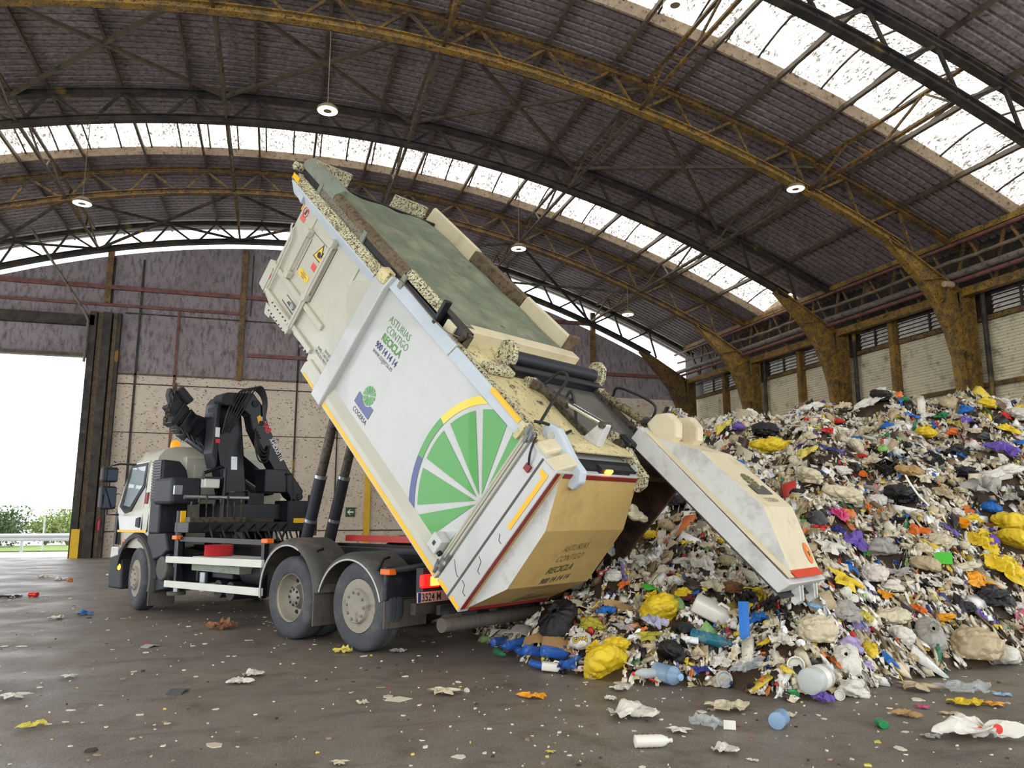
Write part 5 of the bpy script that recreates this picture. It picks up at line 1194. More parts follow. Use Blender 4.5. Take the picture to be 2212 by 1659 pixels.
def place(o,pos,size,yaw,tilt=(0,0),col=None):
    o.location=pos; o.scale=(size,size,size); o.rotation_euler=(tilt[0],tilt[1],yaw)
    if col: 
        c=rgb(*COLS[col]); o.color=c
def ground_n(x,y):
    e=.12; gx=float(heap(x+e,y)-heap(x-e,y))/(2*e); gy=float(heap(x,y+e)-heap(x,y-e))/(2*e)
    return Vector((-gx,-gy,1)).normalized()
# ---- bottle-like objects with their own parts
def lath_mesh(prof,n=24,xf=None):
    mb=MB(); mb.lathe(prof,xf or (lambda x,y,h:(x,y,h)),n); return mb
def bottle(name,lab,cat,pos,rot,length,rad,col,capcol,group=None,labelcol=None,squash=1.0,mat_='bottle_plastic'):
    L=length; r=rad; prof=[(r*.55,0),(r*.9,0.005),(r,.03*L)]
    k=9
    for i in range(k): prof+=[(r*(1.0 if i%2 else .93),L*(.08+.58*i/(k-1)))]
    prof+=[(r*.98,.70*L),(r*.78,.80*L),(r*.42,.89*L),(r*.30,.92*L),(r*.30,.97*L)]
    r0=empty(name,pos,label=lab,cat=cat)
    if group: r0['group']=group
    r0.rotation_euler=rot
    # local x is the bottle's axis, resting on z=0
    f=lambda x,y,h:(h-L/2,x,(y+r)*squash)
    b=lath_mesh(prof,28,f).build('bottle_body',mat_,r0,smooth=True); b.color=rgb(*COLS[col])
    mb=MB(); mb.lathe([(r*.34,.945*L),(r*.36,.95*L),(r*.36,L),(r*.3,L*1.008),(0,L*1.008)],f,18); c=mb.build('bottle_cap','hard_plastic',r0,smooth=True); c.color=rgb(*COLS[capcol])
    if labelcol:
        mb=MB(); mb.lathe([(r*1.01,.30*L),(r*1.015,.31*L),(r*1.015,.52*L),(r*1.01,.53*L)],f,28); l=mb.build('bottle_label','hard_plastic',r0,smooth=True); l.color=rgb(*COLS[labelcol])
    return r0
def jug(name,lab,pos,rot,L,wd,col,capcol,group=None):
    r0=empty(name,pos,label=lab,cat='plastic jug'); r0.rotation_euler=rot
    if group: r0['group']=group
    mb=MB(); fr=[]
    for t,s in ((0,.86),(.03,1),(.62,1),(.74,.92),(.86,.55),(.90,.30),(.97,.30)):
        fr.append(((t*L-L/2,0,wd*.36),(0,s*wd/2,0),(0,0,s*wd*.36)))
    prof=[(math.copysign(abs(math.cos(a))**.5,math.cos(a)),math.copysign(abs(math.sin(a))**.5,math.sin(a))) for a in [2*math.pi*i/24 for i in range(24)]]
    mb.sweep(fr,prof); b=mb.build('jug_body','hard_plastic',r0,smooth=True); b.color=rgb(*COLS[col])
    mb=MB(); mb.cyl((.455*L,0,wd*.36),(.50*L,0,wd*.36),wd*.17,n=18); c=mb.build('jug_cap','hard_plastic',r0,smooth=True); c.color=rgb(*COLS[capcol])
    mb=MB(); mb.tube([(.02*L,0,wd*.70),(.06*L,0,wd*.84),(.26*L,0,wd*.80),(.32*L,0,wd*.52)],wd*.07,8); h=mb.build('jug_handle','hard_plastic',r0,smooth=True); h.color=rgb(*COLS[col])
    return r0
def simple(name,mb,m,pos,rot,col,smooth=True,**k):
    o=mb.build(name,m,smooth=smooth,fix=True); o.location=pos; o.rotation_euler=rot; o.color=rgb(*COLS[col]); tag(o,**k); return o
def tub(name,lab,cat,pos,rot,r,h,col,m='hard_plastic'):
    mb=MB(); mb.lathe([(0,0),(r*.78,0),(r*.98,h*.92),(r*1.1,h*.93),(r*1.1,h),(r*.96,h),(r*.74,.04*h),(0,.04*h)],lambda x,y,z:(x,y,z),28)
    return simple(name,mb,m,pos,rot,col,label=lab,cat=cat)
def crate(lab,pos,rot,w,d,h,m='black'):
    r0=empty('plastic_crate',pos,label=lab,cat='crate'); r0.rotation_euler=rot
    mb=MB(); t=.012
    mb.box(-w/2,w/2,-d/2,d/2,0,t)
    for zz in (h*.15,h*.5,h-t): 
        for s in (-1,1): mb.box(-w/2,w/2,s*d/2-t/2,s*d/2+t/2,zz,zz+t*1.3); mb.box(s*w/2-t/2,s*w/2+t/2,-d/2,d/2,zz,zz+t*1.3)
    for i in range(9):
        x=-w/2+w*i/8
        for s in (-1,1): mb.box(x-t/2,x+t/2,s*d/2-t/2,s*d/2+t/2,0,h)
    for i in range(7):
        y=-d/2+d*i/6
        for s in (-1,1): mb.box(s*w/2-t/2,s*w/2+t/2,y-t/2,y+t/2,0,h)
    mb.build('crate_body',m,r0); return r0
# ---- the uncountable mass of the heap
def heap_mass():
    TP_=[]
    rr=np.random.default_rng(5)
    v1,f1=ico(1); v2,f2=ico(2)
    def tri(f): 
        f=np.asarray(f); return f if f.shape[1]==3 else np.concatenate([f[:,[0,1,2]],f[:,[0,2,3]]])
    for s in range(8): TP_.append((crumple(v2,400+s,20,.14,.25,.3,.09,4.5)*np.array([1,rr.uniform(.45,.9),rr.uniform(.3,.6)])*.5,tri(f2)))
    for s in range(14): 
        v,f=T_film(500+s,7,rr.uniform(.3,.9),rr.uniform(.35,.9)); TP_.append((v-v.mean(0),tri(f)))
    for s in range(4):
        v,f=T_film(540+s,6,.3,.12); TP_.append((v-v.mean(0),tri(f)))
    b8=np.array([[x,y,z] for z in(-.5,.5) for y in(-.5,.5) for x in(-.5,.5)],float); bf=tri(np.array([(0,2,3,1),(4,5,7,6),(0,1,5,4),(2,6,7,3),(0,4,6,2),(1,3,7,5)]))
    for s in ((1,.7,.08),(1,.5,.3),(.9,.4,.05)): TP_.append((b8*np.array(s),bf))
    PAL=[((228,221,202),.24),((214,201,170),.19),((192,173,136),.12),((170,158,132),.07),((118,96,68),.06),((56,44,34),.08),((26,24,26),.055),((226,198,70),.03),((40,104,176),.018),((44,54,110),.012),((196,52,40),.016),((216,116,50),.016),((50,126,76),.010),((140,180,110),.008),((126,110,168),.009),((216,120,146),.005),((242,240,234),.17)]
    pc=np.array([[lin(q) for q in c] for c,_ in PAL]); pw=np.array([w for _,w in PAL]); pw/=pw.sum()
    n=30000
    az=np.radians(rr.uniform(14.2,56,n)); rf=np.interp(np.degrees(az),AZ,RF); rcx=np.interp(np.degrees(az),AZ,RC)
    t=rr.uniform(0,1,n)**.9; r=rf-.15+(rcx+1.5-rf)*t
    x=r*np.sin(az); y=r*np.cos(az); z=heap(x,y)
    keep=z>-.02; x,y,z,r=x[keep],y[keep],z[keep],r[keep]; n=len(x)
    size=rr.lognormal(math.log(.13),.5,n).clip(.05,.34)*(.62+r/26)
    keep=np.ones(n,bool); cap=np.full(n,9.)
    for it in ITEMS:
        sz=it[3]; dd=np.hypot(x-it[1],y-it[2]); tow=np.hypot(x,y)<math.hypot(it[1],it[2])
        keep&=~(dd<.30*sz); near=(dd<.62*sz)&tow; cap=np.where(near,np.minimum(cap,.10),cap); cap=np.where(dd<.45*sz,np.minimum(cap,.13),cap)
    size=np.minimum(size,cap)
    x,y,z,r,size=x[keep],y[keep],z[keep],r[keep],size[keep]; n=len(x); size=np.where(r<8.6,size.clip(0,.2),size)
    xs=[];fs=[];cs=[];o=0
    e=.15; gx=(heap(x+e,y)-heap(x-e,y))/(2*e); gy=(heap(x,y+e)-heap(x,y-e))/(2*e)
    for i in range(n):
        v,f=TP_[rr.integers(len(TP_))]
        q=rr.normal(size=4)*np.array([1,.42,.42,1]); q/=np.linalg.norm(q); w_,a,b_,c=q
        Rm=np.array([[1-2*(b_*b_+c*c),2*(a*b_-c*w_),2*(a*c+b_*w_)],[2*(a*b_+c*w_),1-2*(a*a+c*c),2*(b_*c-a*w_)],[2*(a*c-b_*w_),2*(b_*c+a*w_),1-2*(a*a+b_*b_)]])
        p=(v*size[i])@Rm.T
        p[:,2]+=p[:,0]*np.clip(gx[i],-1,1)+p[:,1]*np.clip(gy[i],-1,1)
        p+=np.array([x[i],y[i],max(z[i],0)+rr.uniform(-.01,.07)])
        if z[i]<.15: p[:,2]=np.maximum(p[:,2],.004)
        xs.append(p); fs.append(f+o); o+=len(p)
        cc=pc[rr.choice(len(pc),p=pw)]*rr.uniform(.8,1.12); cs.append(np.tile(np.append(cc.clip(0,.9),1),(len(p),1)))
    # underlying surface
    A=np.radians(np.linspace(13.4,62,150)); K=130
    rfv=np.interp(np.degrees(A),AZ,RF); 
    T_=np.linspace(0,1,K)**1.15
    rr2=rfv[None,:]+T_[:,None]*(27-rfv)[None,:]; X=rr2*np.sin(A)[None,:]; Y=rr2*np.cos(A)[None,:]; Z=heap(X,Y)-.03
    X=np.minimum(X,19.0); Y=np.minimum(Y,32.3)
    p=np.stack([X.ravel(),Y.ravel(),Z.ravel()],1); m=len(A); idx=np.arange(K*m).reshape(K,m)
    quad=np.stack([idx[:-1,:-1],idx[:-1,1:],idx[1:,1:],idx[1:,:-1]],-1).reshape(-1,4); quad=quad[(p[quad,2]>-.07).any(1)]; fs.append(tri(quad)+o); xs.append(p)
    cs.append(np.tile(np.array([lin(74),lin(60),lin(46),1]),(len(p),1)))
    V=np.concatenate(xs); F=np.concatenate(fs); Cc=np.concatenate(cs)
    me=bpy.data.meshes.new('waste_heap'); me.vertices.add(len(V)); me.vertices.foreach_set('co',V.ravel().astype(np.float32))
    me.loops.add(F.size); me.loops.foreach_set('vertex_index',F.ravel().astype(np.int32)); me.polygons.add(len(F)); me.polygons.foreach_set('loop_start',np.arange(0,F.size,3,dtype=np.int32)); me.polygons.foreach_set('loop_total',np.full(len(F),3,dtype=np.int32))
    me.update(calc_edges=True)
    ca=me.color_attributes.new('tint','FLOAT_COLOR','POINT'); ca.data.foreach_set('color',Cc.ravel().astype(np.float32))
    m_,nt,b=newmat('mixed_waste'); at=N(nt,'ShaderNodeAttribute'); at.attribute_name='tint'
    v=coords(nt); c=mixc(nt,ramp(nt,noise(nt,9,5,.7,v),.56,.78),at.outputs['Color'],rgb(110,90,62))
    nt.links.new(c,b.inputs['Base Color']); b.inputs['Roughness'].default_value=.42; bump(nt,b,noise(nt,22,4,.7,v),.6,.02)
    me.materials.append(m_); me.validate()
    o=bpy.data.objects.new('waste_heap',me); COL.objects.link(o); tag(o,'dense heap of small mixed plastic scraps and wrappers filling the hall beside the truck','waste heap',kind='stuff')
# ---- fine flecks over the floor
def flecks():
    rr=np.random.default_rng(9); V=[];F=[];Cc=[]; o=0
    n=2600
    for i in range(n):
        az=math.radians(rr.uniform(-20,56)); r=1.6+rr.uniform(0,1)**1.5*17
        x,y=r*math.sin(az),r*math.cos(az)
        if float(heap(x,y))>0 or rr.uniform()<.35*(az<.1): continue
        s=rr.lognormal(math.log(.011),.6)*(.7+r*.07); k=rr.integers(4,7); a0=rr.uniform(0,6.28)
        asp=rr.uniform(.3,1); ph=rr.uniform(0,6.28)
        pts=[]
        for j in range(k):
            a=a0+2*math.pi*j/k; q=np.array([math.cos(a),math.sin(a)*asp])*s*rr.uniform(.6,1.2); pts.append((x+q[0]*math.cos(ph)-q[1]*math.sin(ph),y+q[0]*math.sin(ph)+q[1]*math.cos(ph)))
        zt=rr.uniform(.002,.008)
        V+=[(p[0],p[1],.001) for p in pts]+[(p[0],p[1],zt+rr.uniform(0,.006)) for p in pts]
        F.append(tuple(range(o+k,o+2*k))); F+=[(o+j,o+(j+1)%k,o+k+(j+1)%k,o+k+j) for j in range(k)]
        c=np.array([(216,206,186),(196,184,160),(150,132,104),(60,50,42),(220,200,90),(160,70,50)][rr.choice(6,p=[.42,.25,.15,.11,.045,.025])]); o+=2*k
        Cc+=[tuple(lin(q) for q in c)+(1,)]*(2*k)
    me=bpy.data.meshes.new('floor_litter'); me.from_pydata(V,[],F)
    ca=me.color_attributes.new('tint','FLOAT_COLOR','POINT'); ca.data.foreach_set('color',np.array(Cc,np.float32).ravel())
    m_,nt,b=newmat('litter_flecks'); at=N(nt,'ShaderNodeAttribute'); at.attribute_name='tint'; nt.links.new(at.outputs['Color'],b.inputs['Base Color']); b.inputs['Roughness'].default_value=.7
    me.materials.append(m_); o=bpy.data.objects.new('floor_litter',me); COL.objects.link(o); tag(o,'tiny pale flecks of litter trodden over the whole concrete floor','litter',kind='stuff')
flecks()
# ================================================================== SINGLE PIECES OF WASTE
ITEMS=[
('stuff', 10.091, 12.693, 0.547, 'white', 'long white stuffed sack lying on the heap crest near the middle column', {'t': 3}),
('stuff', 8.26, 11.732, 0.475, 'black', 'shiny black sack high on the slope above the open door', {}),
('stuff', 11.089, 11.938, 0.399, 'black', 'black sack poking over the heap crest between columns', {}),
('film', 10.968, 12.074, 0.804, 'white', 'wide milky film sheet draped over the heap crest', {}),
('knot', 7.922, 12.011, 0.233, 'purple', 'small purple sack high up beside a shiny black sack', {}),
('stuff', 8.061, 11.36, 0.728, 'yellow', 'broad yellow sack on upper slope just above the door emblem', {'t': 4}),
('stuff', 8.395, 11.27, 0.238, 'yellow', 'small yellow sack tucked behind the broad yellow sack', {}),
('film', 7.753, 12.24, 0.387, 'pale yellow', 'pale yellow film beside the small purple sack', {}),
('film', 8.522, 10.398, 0.432, 'navy', 'navy blue film stretched across upper slope', {}),
('film', 8.184, 10.501, 0.342, 'pale yellow', 'pale yellow crumpled film beside the navy film', {}),
('stuff', 7.207, 9.244, 0.391, 'cream', 'rounded cream sack right of the door emblem', {}),
('stuff', 7.399, 8.837, 0.597, 'cream', 'biggest cream sack halfway up the slope, taut and smooth', {'t': 4}),
('knot', 6.716, 8.43, 0.319, 'dark grey', 'dark grey knotted balloon shaped sack below the biggest cream sack', {}),
('film', 7.342, 8.726, 0.199, 'green', 'crumpled green film under the biggest cream sack', {}),
('film', 6.945, 8.369, 0.213, 'pink', 'bright pink film scrap mid slope', {}),
('film', 6.61, 8.328, 0.221, 'red', 'red strip of packaging below the balloon shaped sack', {}),
('stuff', 7.503, 8.264, 0.143, 'yellow', 'small bright yellow tub shape beside lavender film', {}),
('stuff', 8.406, 10.018, 0.33, 'white', 'white sack just above the biggest cream sack', {}),
('film', 6.929, 8.103, 0.31, 'purple', 'wide lavender purple film below the pink scrap', {}),
('stuff', 5.476, 8.765, 0.152, 'yellow', 'small yellow sack seen under the open door beam', {}),
('film', 5.7, 9.335, 0.162, 'pale yellow', 'pale yellow film close to the underside of open door', {}),
('stuff', 5.619, 10.135, 0.295, 'black', 'black sack deep in the gap between tailgate and open door', {}),
('carton', 5.6, 9.774, 0.169, 'white', 'white packet printed light blue in the gap below the door', {}),
('film', 5.61, 9.503, 0.19, 'blue', 'blue film scrap in the gap below the door', {}),
('film', 5.759, 9.957, 0.199, 'red', 'red and pink wrapper in the gap beneath the door hinge', {}),
('stuff', 12.185, 10.62, 0.348, 'yellow', 'plump yellow sack at the far end of the crest', {}),
('knot', 11.821, 10.736, 0.265, 'blue', 'blue knotted sack at the crest beside the plump yellow one', {}),
('stuff', 11.499, 10.472, 0.258, 'purple', 'purple sack just under the crest blue sack', {}),
('film', 11.541, 11.041, 0.218, 'green', 'green film scrap just below the crest', {}),
('knot', 10.482, 11.189, 0.298, 'blue', 'deep blue knotted sack on upper slope, leftmost blue one', {}),
('film', 11.024, 11.236, 0.32, 'blue', 'streaky blue film near the crest', {}),
('film', 10.037, 10.677, 0.253, 'green', 'green sack film below the deep blue sack', {}),
('knot', 10.882, 10.788, 0.308, 'yellow', 'yellow knotted sack on upper slope under the streaky blue film', {}),
('film', 11.806, 9.979, 0.359, 'yellow', 'yellow crumpled film on upper slope by the picture edge', {}),
('film', 11.127, 9.561, 0.505, 'purple', 'wide violet film on upper slope near the picture edge', {}),
('film', 11.799, 9.779, 0.23, 'blue', 'blue film cut by the picture edge on the upper slope', {}),
('knot', 9.397, 10.195, 0.195, 'pale green', 'small pale green knotted sack on upper slope', {}),
('stuff', 10.687, 9.981, 0.394, 'black', 'black sack halfway up the slope beside violet film', {}),
('film', 10.61, 9.918, 0.256, 'blue', 'blue film lying against the underside of the mid black sack', {}),
('stuff', 10.105, 9.296, 0.339, 'black', 'crumpled black sack under the violet film', {}),
('crate', 8.963, 9.665, 0.226, 'black', 'small black plastic crate tipped on its side mid slope', {}),
('crate', 9.766, 9.596, 0.244, 'grey', 'open lattice crate half buried above the tan sack', {}),
('stuff', 9.11, 9.395, 0.403, 'tan', 'smooth tan sack mid slope between two crates', {'t': 4}),
('stuff', 8.531, 8.967, 0.433, 'black', 'grey black burst sack in the middle of the slope', {}),
('strap', 8.526, 8.866, 0.39, 'white', 'white plastic strap hanging from the burst black sack', {'a': -1.1}),
('stuff', 10.408, 8.933, 0.655, 'white', 'long white rolled film bundle near the picture edge', {'t': 3}),
('film', 9.811, 8.791, 0.495, 'grey', 'grey translucent sheet beside the rolled white bundle', {}),
('knot', 9.698, 8.605, 0.235, 'blue', 'bright blue sack on the slope above the yellow sacks', {}),
('stuff', 9.414, 8.609, 0.298, 'yellow', 'yellow sack above the yellow ring lid', {}),
('stuff', 9.695, 8.345, 0.459, 'yellow', 'large yellow sack by the picture edge, topmost of the yellow pile', {}),
('tub', 8.984, 8.434, 0.176, 'amber', 'round deep yellow tub lying open mid slope', {}),
('knot', 6.321, 7.569, 0.265, 'blue', 'blue sack beside the tip of the open door', {}),
('film', 5.937, 7.157, 0.439, 'yellow', 'long yellow film sheet below the door tip blue sack', {}),
('stuff', 5.86, 7.028, 0.245, 'white', 'round milky sack lying over the long yellow sheet', {'t': 2}),
('film', 6.418, 7.352, 0.217, 'navy', 'denim blue cloth beside the milky round sack', {}),
('carton', 7.698, 7.547, 0.21, 'bright green', 'bright green snack packet standing on the slope', {}),
('film', 9.027, 8.199, 0.393, 'yellow', 'twisted yellow film running down the slope beside purple sack', {}),
('knot', 9.406, 8.029, 0.441, 'yellow', 'big yellow sack cut by the picture edge below the topmost', {}),
('film', 8.672, 7.6, 0.503, 'yellow', 'broad flat yellow sack with small green print', {}),
('film', 8.001, 7.342, 0.457, 'amber', 'amber yellow sack torn open like a ring', {}),
('stuff', 8.035, 7.202, 0.45, 'black', 'large black sack under the torn amber sack', {}),
('stuff', 7.515, 7.109, 0.229, 'black', 'tall black sack flank left of the large lower black sack', {}),
('stuff', 7.072, 6.99, 0.273, 'amber', 'orange yellow sack lying diagonally on lower slope', {'t': 3}),
('tub', 7.277, 7.009, 0.143, 'white', 'flat white tray beside the diagonal amber sack', {}),
('stuff', 8.04, 7.528, 0.368, 'cream', 'long cream sack behind the green snack packet', {'t': 3}),
('stuff', 7.996, 7.832, 0.334, 'cream', 'cream sack above the green snack packet', {}),
('film', 8.354, 8.037, 0.274, 'purple', 'purple film below the deep yellow tub', {}),
('knot', 9.179, 8.182, 0.247, 'purple', 'purple sack wedged among yellow films', {}),
('film', 7.906, 8.097, 0.248, 'orange', 'orange net film on the middle slope', {}),
('stuff', 7.248, 7.939, 0.41, 'grey', 'grey rumpled sack mid slope left of orange film', {}),
('stuff', 6.679, 7.563, 0.332, 'red and white', 'white sack with smeared red print', {}),
('film', 7.16, 7.674, 0.341, 'grey', 'grey clear film beside the red printed sack', {}),
('stuff', 6.844, 7.42, 0.275, 'white', 'white sack just below the grey clear film', {}),
('film', 7.4, 7.368, 0.204, 'white', 'white crumpled paper ball beneath green snack packet', {}),
('film', 6.629, 7.331, 0.177, 'amber', 'torn amber shred below the white sack', {}),
('stuff', 7.07, 6.649, 0.556, 'beige', 'very large hazy beige film bundle at the heap foot', {'t': 0}),
('knot', 7.417, 6.554, 0.396, 'white', 'white knotted sack at the heap foot near the picture edge', {}),
('stuff', 6.191, 6.679, 0.283, 'white', 'plain white sack low on the slope', {}),
('stuff', 5.347, 6.4, 0.273, 'lilac', 'pale lilac sack low on the slope', {}),
('knot', 5.553, 6.424, 0.178, 'yellow', 'yellow sack hugging the pale lilac sack', {}),
('knot', 5.13, 6.232, 0.273, 'white', 'white knotted sack with pleats near the foot', {}),
('film', 6.137, 6.554, 0.139, 'white', 'white scrap pocket beneath the plain white sack', {}),
('film', 5.713, 6.345, 0.213, 'blue', 'shredded blue film at the heap foot', {}),
('bottle', 6.527, 6.544, 0.187, 'green clear', 'pale green bottle standing in the foot of heap', {'upright': 1, 'cap': 'green'}),
('stuff', 5.564, 6.738, 0.317, 'grey', 'grey white bag slumped above the cream clump', {}),
('stuff', 6.319, 6.888, 0.399, 'cream', 'wide cream sack slumped across the lower slope', {'t': 4}),
('stuff', 5.027, 6.508, 0.407, 'cream', 'huge matted cream sack clump directly below the door tip', {'t': 0}),
('drape', 3.588, 8.474, 0.33, 'blue', 'crumpled blue sack slipping out under the closed tailgate', {}),
('knot', 3.057, 8.174, 0.422, 'black', 'large glossy black sack under the tailgate corner', {}),
('knot', 3.161, 7.13, 0.478, 'yellow', 'largest yellow knotted sack at the very front of heap', {}),
('stuff', 3.365, 7.332, 0.275, 'yellow', 'flattened yellow sack leaning behind the largest yellow sack', {}),
('knot', 3.999, 7.607, 0.449, 'yellow', 'taut yellow sack with blue scrap, behind two black sacks', {}),
('stuff', 3.274, 7.826, 0.302, 'olive yellow', 'olive yellow sack between cardboard and blue film', {}),
('film', 3.499, 7.96, 0.22, 'blue', 'torn blue film behind the olive yellow sack', {}),
('knot', 3.1, 7.675, 0.237, 'white', 'white carrier bag with yellow and black printed lettering', {'printed': 1}),
('knot', 3.701, 7.036, 0.412, 'black', 'wrinkled black sack in front of the taut yellow sack', {}),
('stuff', 4.056, 7.306, 0.254, 'black', 'black sack tucked under the taut yellow sack', {}),
('jug', 4.45, 7.409, 0.388, 'white', 'large translucent white jerrycan lying tilted on the heap', {'cap': 'blue'}),
('film', 3.545, 7.601, 0.258, 'clear', 'clear bubble film lump left of the taut yellow sack', {'m': 'clear_plastic'}),
('film', 3.67, 7.31, 0.287, 'olive yellow', 'olive green film sheet above the front black sack', {}),
('film', 3.817, 7.448, 0.256, 'grey lilac', 'grey lilac film across the front of taut yellow sack', {}),
('sheet', 4.109, 8.079, 0.207, 'bright green', 'folded bright green card on the slope', {}),
('bottle', 3.422, 6.836, 0.224, 'clear', 'clear squashed bottle with red cap at the foot', {'cap': 'red', 'yaw': 2.9}),
('bottle', 3.567, 6.717, 0.247, 'pale blue', 'large clear water bottle with pale blue cap facing out', {'cap': 'pale blue', 'yaw': -1.3, 'fat': 1}),
('film', 3.888, 6.719, 0.207, 'navy and white', 'navy and white printed film standing at the foot', {}),
('bottle', 4.192, 7.019, 0.301, 'teal', 'teal blue drink bottle slanting down the heap', {'cap': 'teal', 'yaw': -0.8}),
('stuff', 4.781, 9.769, 0.314, 'white', 'round white sack left of the hanging film strip', {}),
('stuff', 4.384, 7.993, 0.218, 'white', 'white sack above the folded green card', {}),
('stuff', 4.34, 7.78, 0.212, 'yellow', 'yellow green bag just behind the purple checked cloth', {}),
('film', 4.347, 7.686, 0.16, 'maroon', 'purple red checked cloth scrap', {}),
('film', 2.978, 7.323, 0.243, 'red and white', 'red and white wrapper by the front yellow sack', {'m': 'printed_red'}),
('jug', 2.752, 7.611, 0.194, 'white', 'small white milk jug lying on the floor before blue bottles', {'cap': 'white', 'yaw': -0.35}),
('bottle', 2.647, 9.046, 0.238, 'blue clear', 'topmost of the blue bottle pack, at its far end', {'cap': 'navy', 'yaw': 0.5, 'grp': 'spilled pack of blue bottles'}),
('bottle', 2.653, 8.748, 0.21, 'blue clear', 'second blue bottle of the spilled pack, lying crosswise', {'cap': 'navy', 'yaw': 2.2, 'grp': 'spilled pack of blue bottles'}),
('bottle', 2.692, 8.522, 0.226, 'blue clear', 'blue bottle behind the middle of the spilled pack', {'cap': 'navy', 'yaw': 0.2, 'grp': 'spilled pack of blue bottles'}),
('bottle', 2.67, 8.354, 0.211, 'blue clear', 'blue bottle in the middle of the spilled pack', {'cap': 'navy', 'yaw': 1.9, 'grp': 'spilled pack of blue bottles'}),
('bottle', 2.689, 7.911, 0.249, 'blue clear', 'long blue bottle lying in front of the cardboard', {'cap': 'navy', 'yaw': 0.25, 'grp': 'spilled pack of blue bottles'}),
('bottle', 2.656, 7.771, 0.178, 'blue clear', 'blue bottle end facing out, left of the milk jug', {'cap': 'navy', 'yaw': -1.3, 'grp': 'spilled pack of blue bottles'}),
('bottle', 2.832, 7.704, 0.272, 'blue clear', 'long blue bottle lying above the milk jug', {'cap': 'navy', 'yaw': 0.1, 'grp': 'spilled pack of blue bottles'}),
('bottle', 2.881, 7.484, 0.183, 'blue clear', 'blue bottle end facing out, between milk jug and red wrapper', {'cap': 'navy', 'yaw': -1.2, 'grp': 'spilled pack of blue bottles'}),
('bottle', 2.943, 7.489, 0.165, 'blue clear', 'blue bottle squeezed against the red wrapper', {'cap': 'navy', 'yaw': 0.4, 'grp': 'spilled pack of blue bottles'}),
('bottle', 2.498, 8.607, 0.175, 'green clear', 'green bottle end at the outer tip of blue bottle pack', {'cap': 'green', 'yaw': -1.4}),
('sheet', 2.901, 7.821, 0.354, 'tan', 'opened brown cardboard flap left of the printed carrier bag', {}),
('sheet', 2.753, 8.096, 0.285, 'tan', 'torn cardboard piece behind the blue bottles', {}),
('sheet', 2.761, 8.601, 0.27, 'grey', 'grey magazine lying on the cardboard', {}),
('sheet', 3.042, 8.012, 0.167, 'maroon', 'small dark red booklet propped against the black sack', {}),
('sheet', 3.623, 8.087, 0.183, 'tan', 'brown carton flap below the slipping blue sack', {}),
('sheet', 3.752, 7.985, 0.222, 'tan', 'folded brown card next to the torn blue film', {}),
('sheet', 3.308, 8.284, 0.237, 'cream', 'cream paper sheet under the tailgate edge', {}),
('stuff', 3.232, 10.272, 0.211, 'beige', 'beige crumpled lump under the tailgate by the rear tyre', {}),
('stuff', 2.847, 8.528, 0.156, 'white', 'white crumpled lump under the tailgate beside the beige one', {}),
('tub', 4.015, 6.504, 0.135, 'clear', 'clear plastic lid tub on floor facing out', {'m': 'clear_plastic', 'out': 1}),
('sheet', 4.485, 6.861, 0.208, 'blue', 'upright blue plank standing in the foot of heap', {'plank': 1}),
('stuff', 4.987, 7.394, 0.287, 'yellow', 'tall yellow sack pressed beside the door latch', {'t': 3}),
('film', 4.829, 7.312, 0.234, 'black', 'black film scrap below the tall yellow sack', {}),
('film', 4.961, 7.06, 0.257, 'black', 'wide black film under the door latch', {}),
('film', 5.175, 6.917, 0.217, 'brown', 'brown film right of the door latch', {}),
('tub', 4.52, 6.139, 0.14, 'white', 'white bucket shaped pot lying on its side at the foot', {'out': 1}),
('bottle', 4.587, 5.921, 0.311, 'clear', 'big clear ribbed water bottle lying on the floor', {'cap': 'red', 'yaw': 0.5, 'fat': 1}),
('stuff', 4.92, 5.899, 0.298, 'white', 'greyish white sack on the floor right of the big ribbed bottle', {}),
('film', 4.235, 6.452, 0.356, 'clear', 'large clear film heap at the foot left of white pot', {'m': 'clear_plastic'}),
('tub', 4.289, 6.002, 0.072, 'white', 'tiny white cup on floor left of big ribbed bottle', {'out': 1}),
('tub', 4.7, 5.815, 0.079, 'white', 'small square white pot mouth by the floor white sack', {'out': 1}),
('tub', 4.299, 5.902, 0.094, 'green', 'round green rimmed lid lying on the floor', {}),
('bottle', 3.688, 5.232, 0.172, 'pale blue', 'crushed blue water bottle alone on the open floor', {'cap': 'blue', 'yaw': 0.7, 'fat': 1}),
('film', 2.766, 5.798, 0.389, 'white', 'large soiled white cloth bag on the open floor', {}),
('film', 2.896, 5.322, 0.188, 'white', 'thin white film scrap in front of the soiled cloth bag', {}),
('film', 3.15, 5.366, 0.239, 'clear', 'crumpled clear film on the floor with white tab', {'m': 'clear_plastic'}),
('carton', 3.291, 5.288, 0.088, 'white', 'folded white carton piece touching the clear floor film', {}),
('bottle', 2.54, 5.036, 0.194, 'white', 'white squashed plastic tube lying on the floor', {'cap': 'white', 'yaw': -0.2, 'm': 'hard_plastic'}),
('film', 2.953, 4.813, 0.178, 'white', 'white tissue scrap standing up near the frame bottom', {}),
('film', 3.575, 5.779, 0.328, 'cream', 'cream rubber glove like cloth on the floor', {}),
('film', 4.841, 4.591, 0.589, 'white', 'largest white printed plastic bag spread on the floor', {'m': 'printed_white'}),
('film', 4.514, 4.665, 0.13, 'grey', 'silver wrapper against the spread white bag', {}),
('can', 4.394, 5.001, 0.117, 'green', 'crushed green drink can on the floor', {}),
('film', 2.211, 6.632, 0.254, 'amber', 'orange yellow snack packet on the open floor', {}),
('film', 1.529, 7.003, 0.301, 'cream', 'torn clump of soggy cream paper on the open floor', {}),
('stuff', 1.73, 7.038, 0.058, 'white', 'small white lump right of the soggy paper', {}),
('film', 0.854, 9.369, 0.211, 'pale yellow', 'crumpled pale yellow tissue beside the rear tyre', {}),
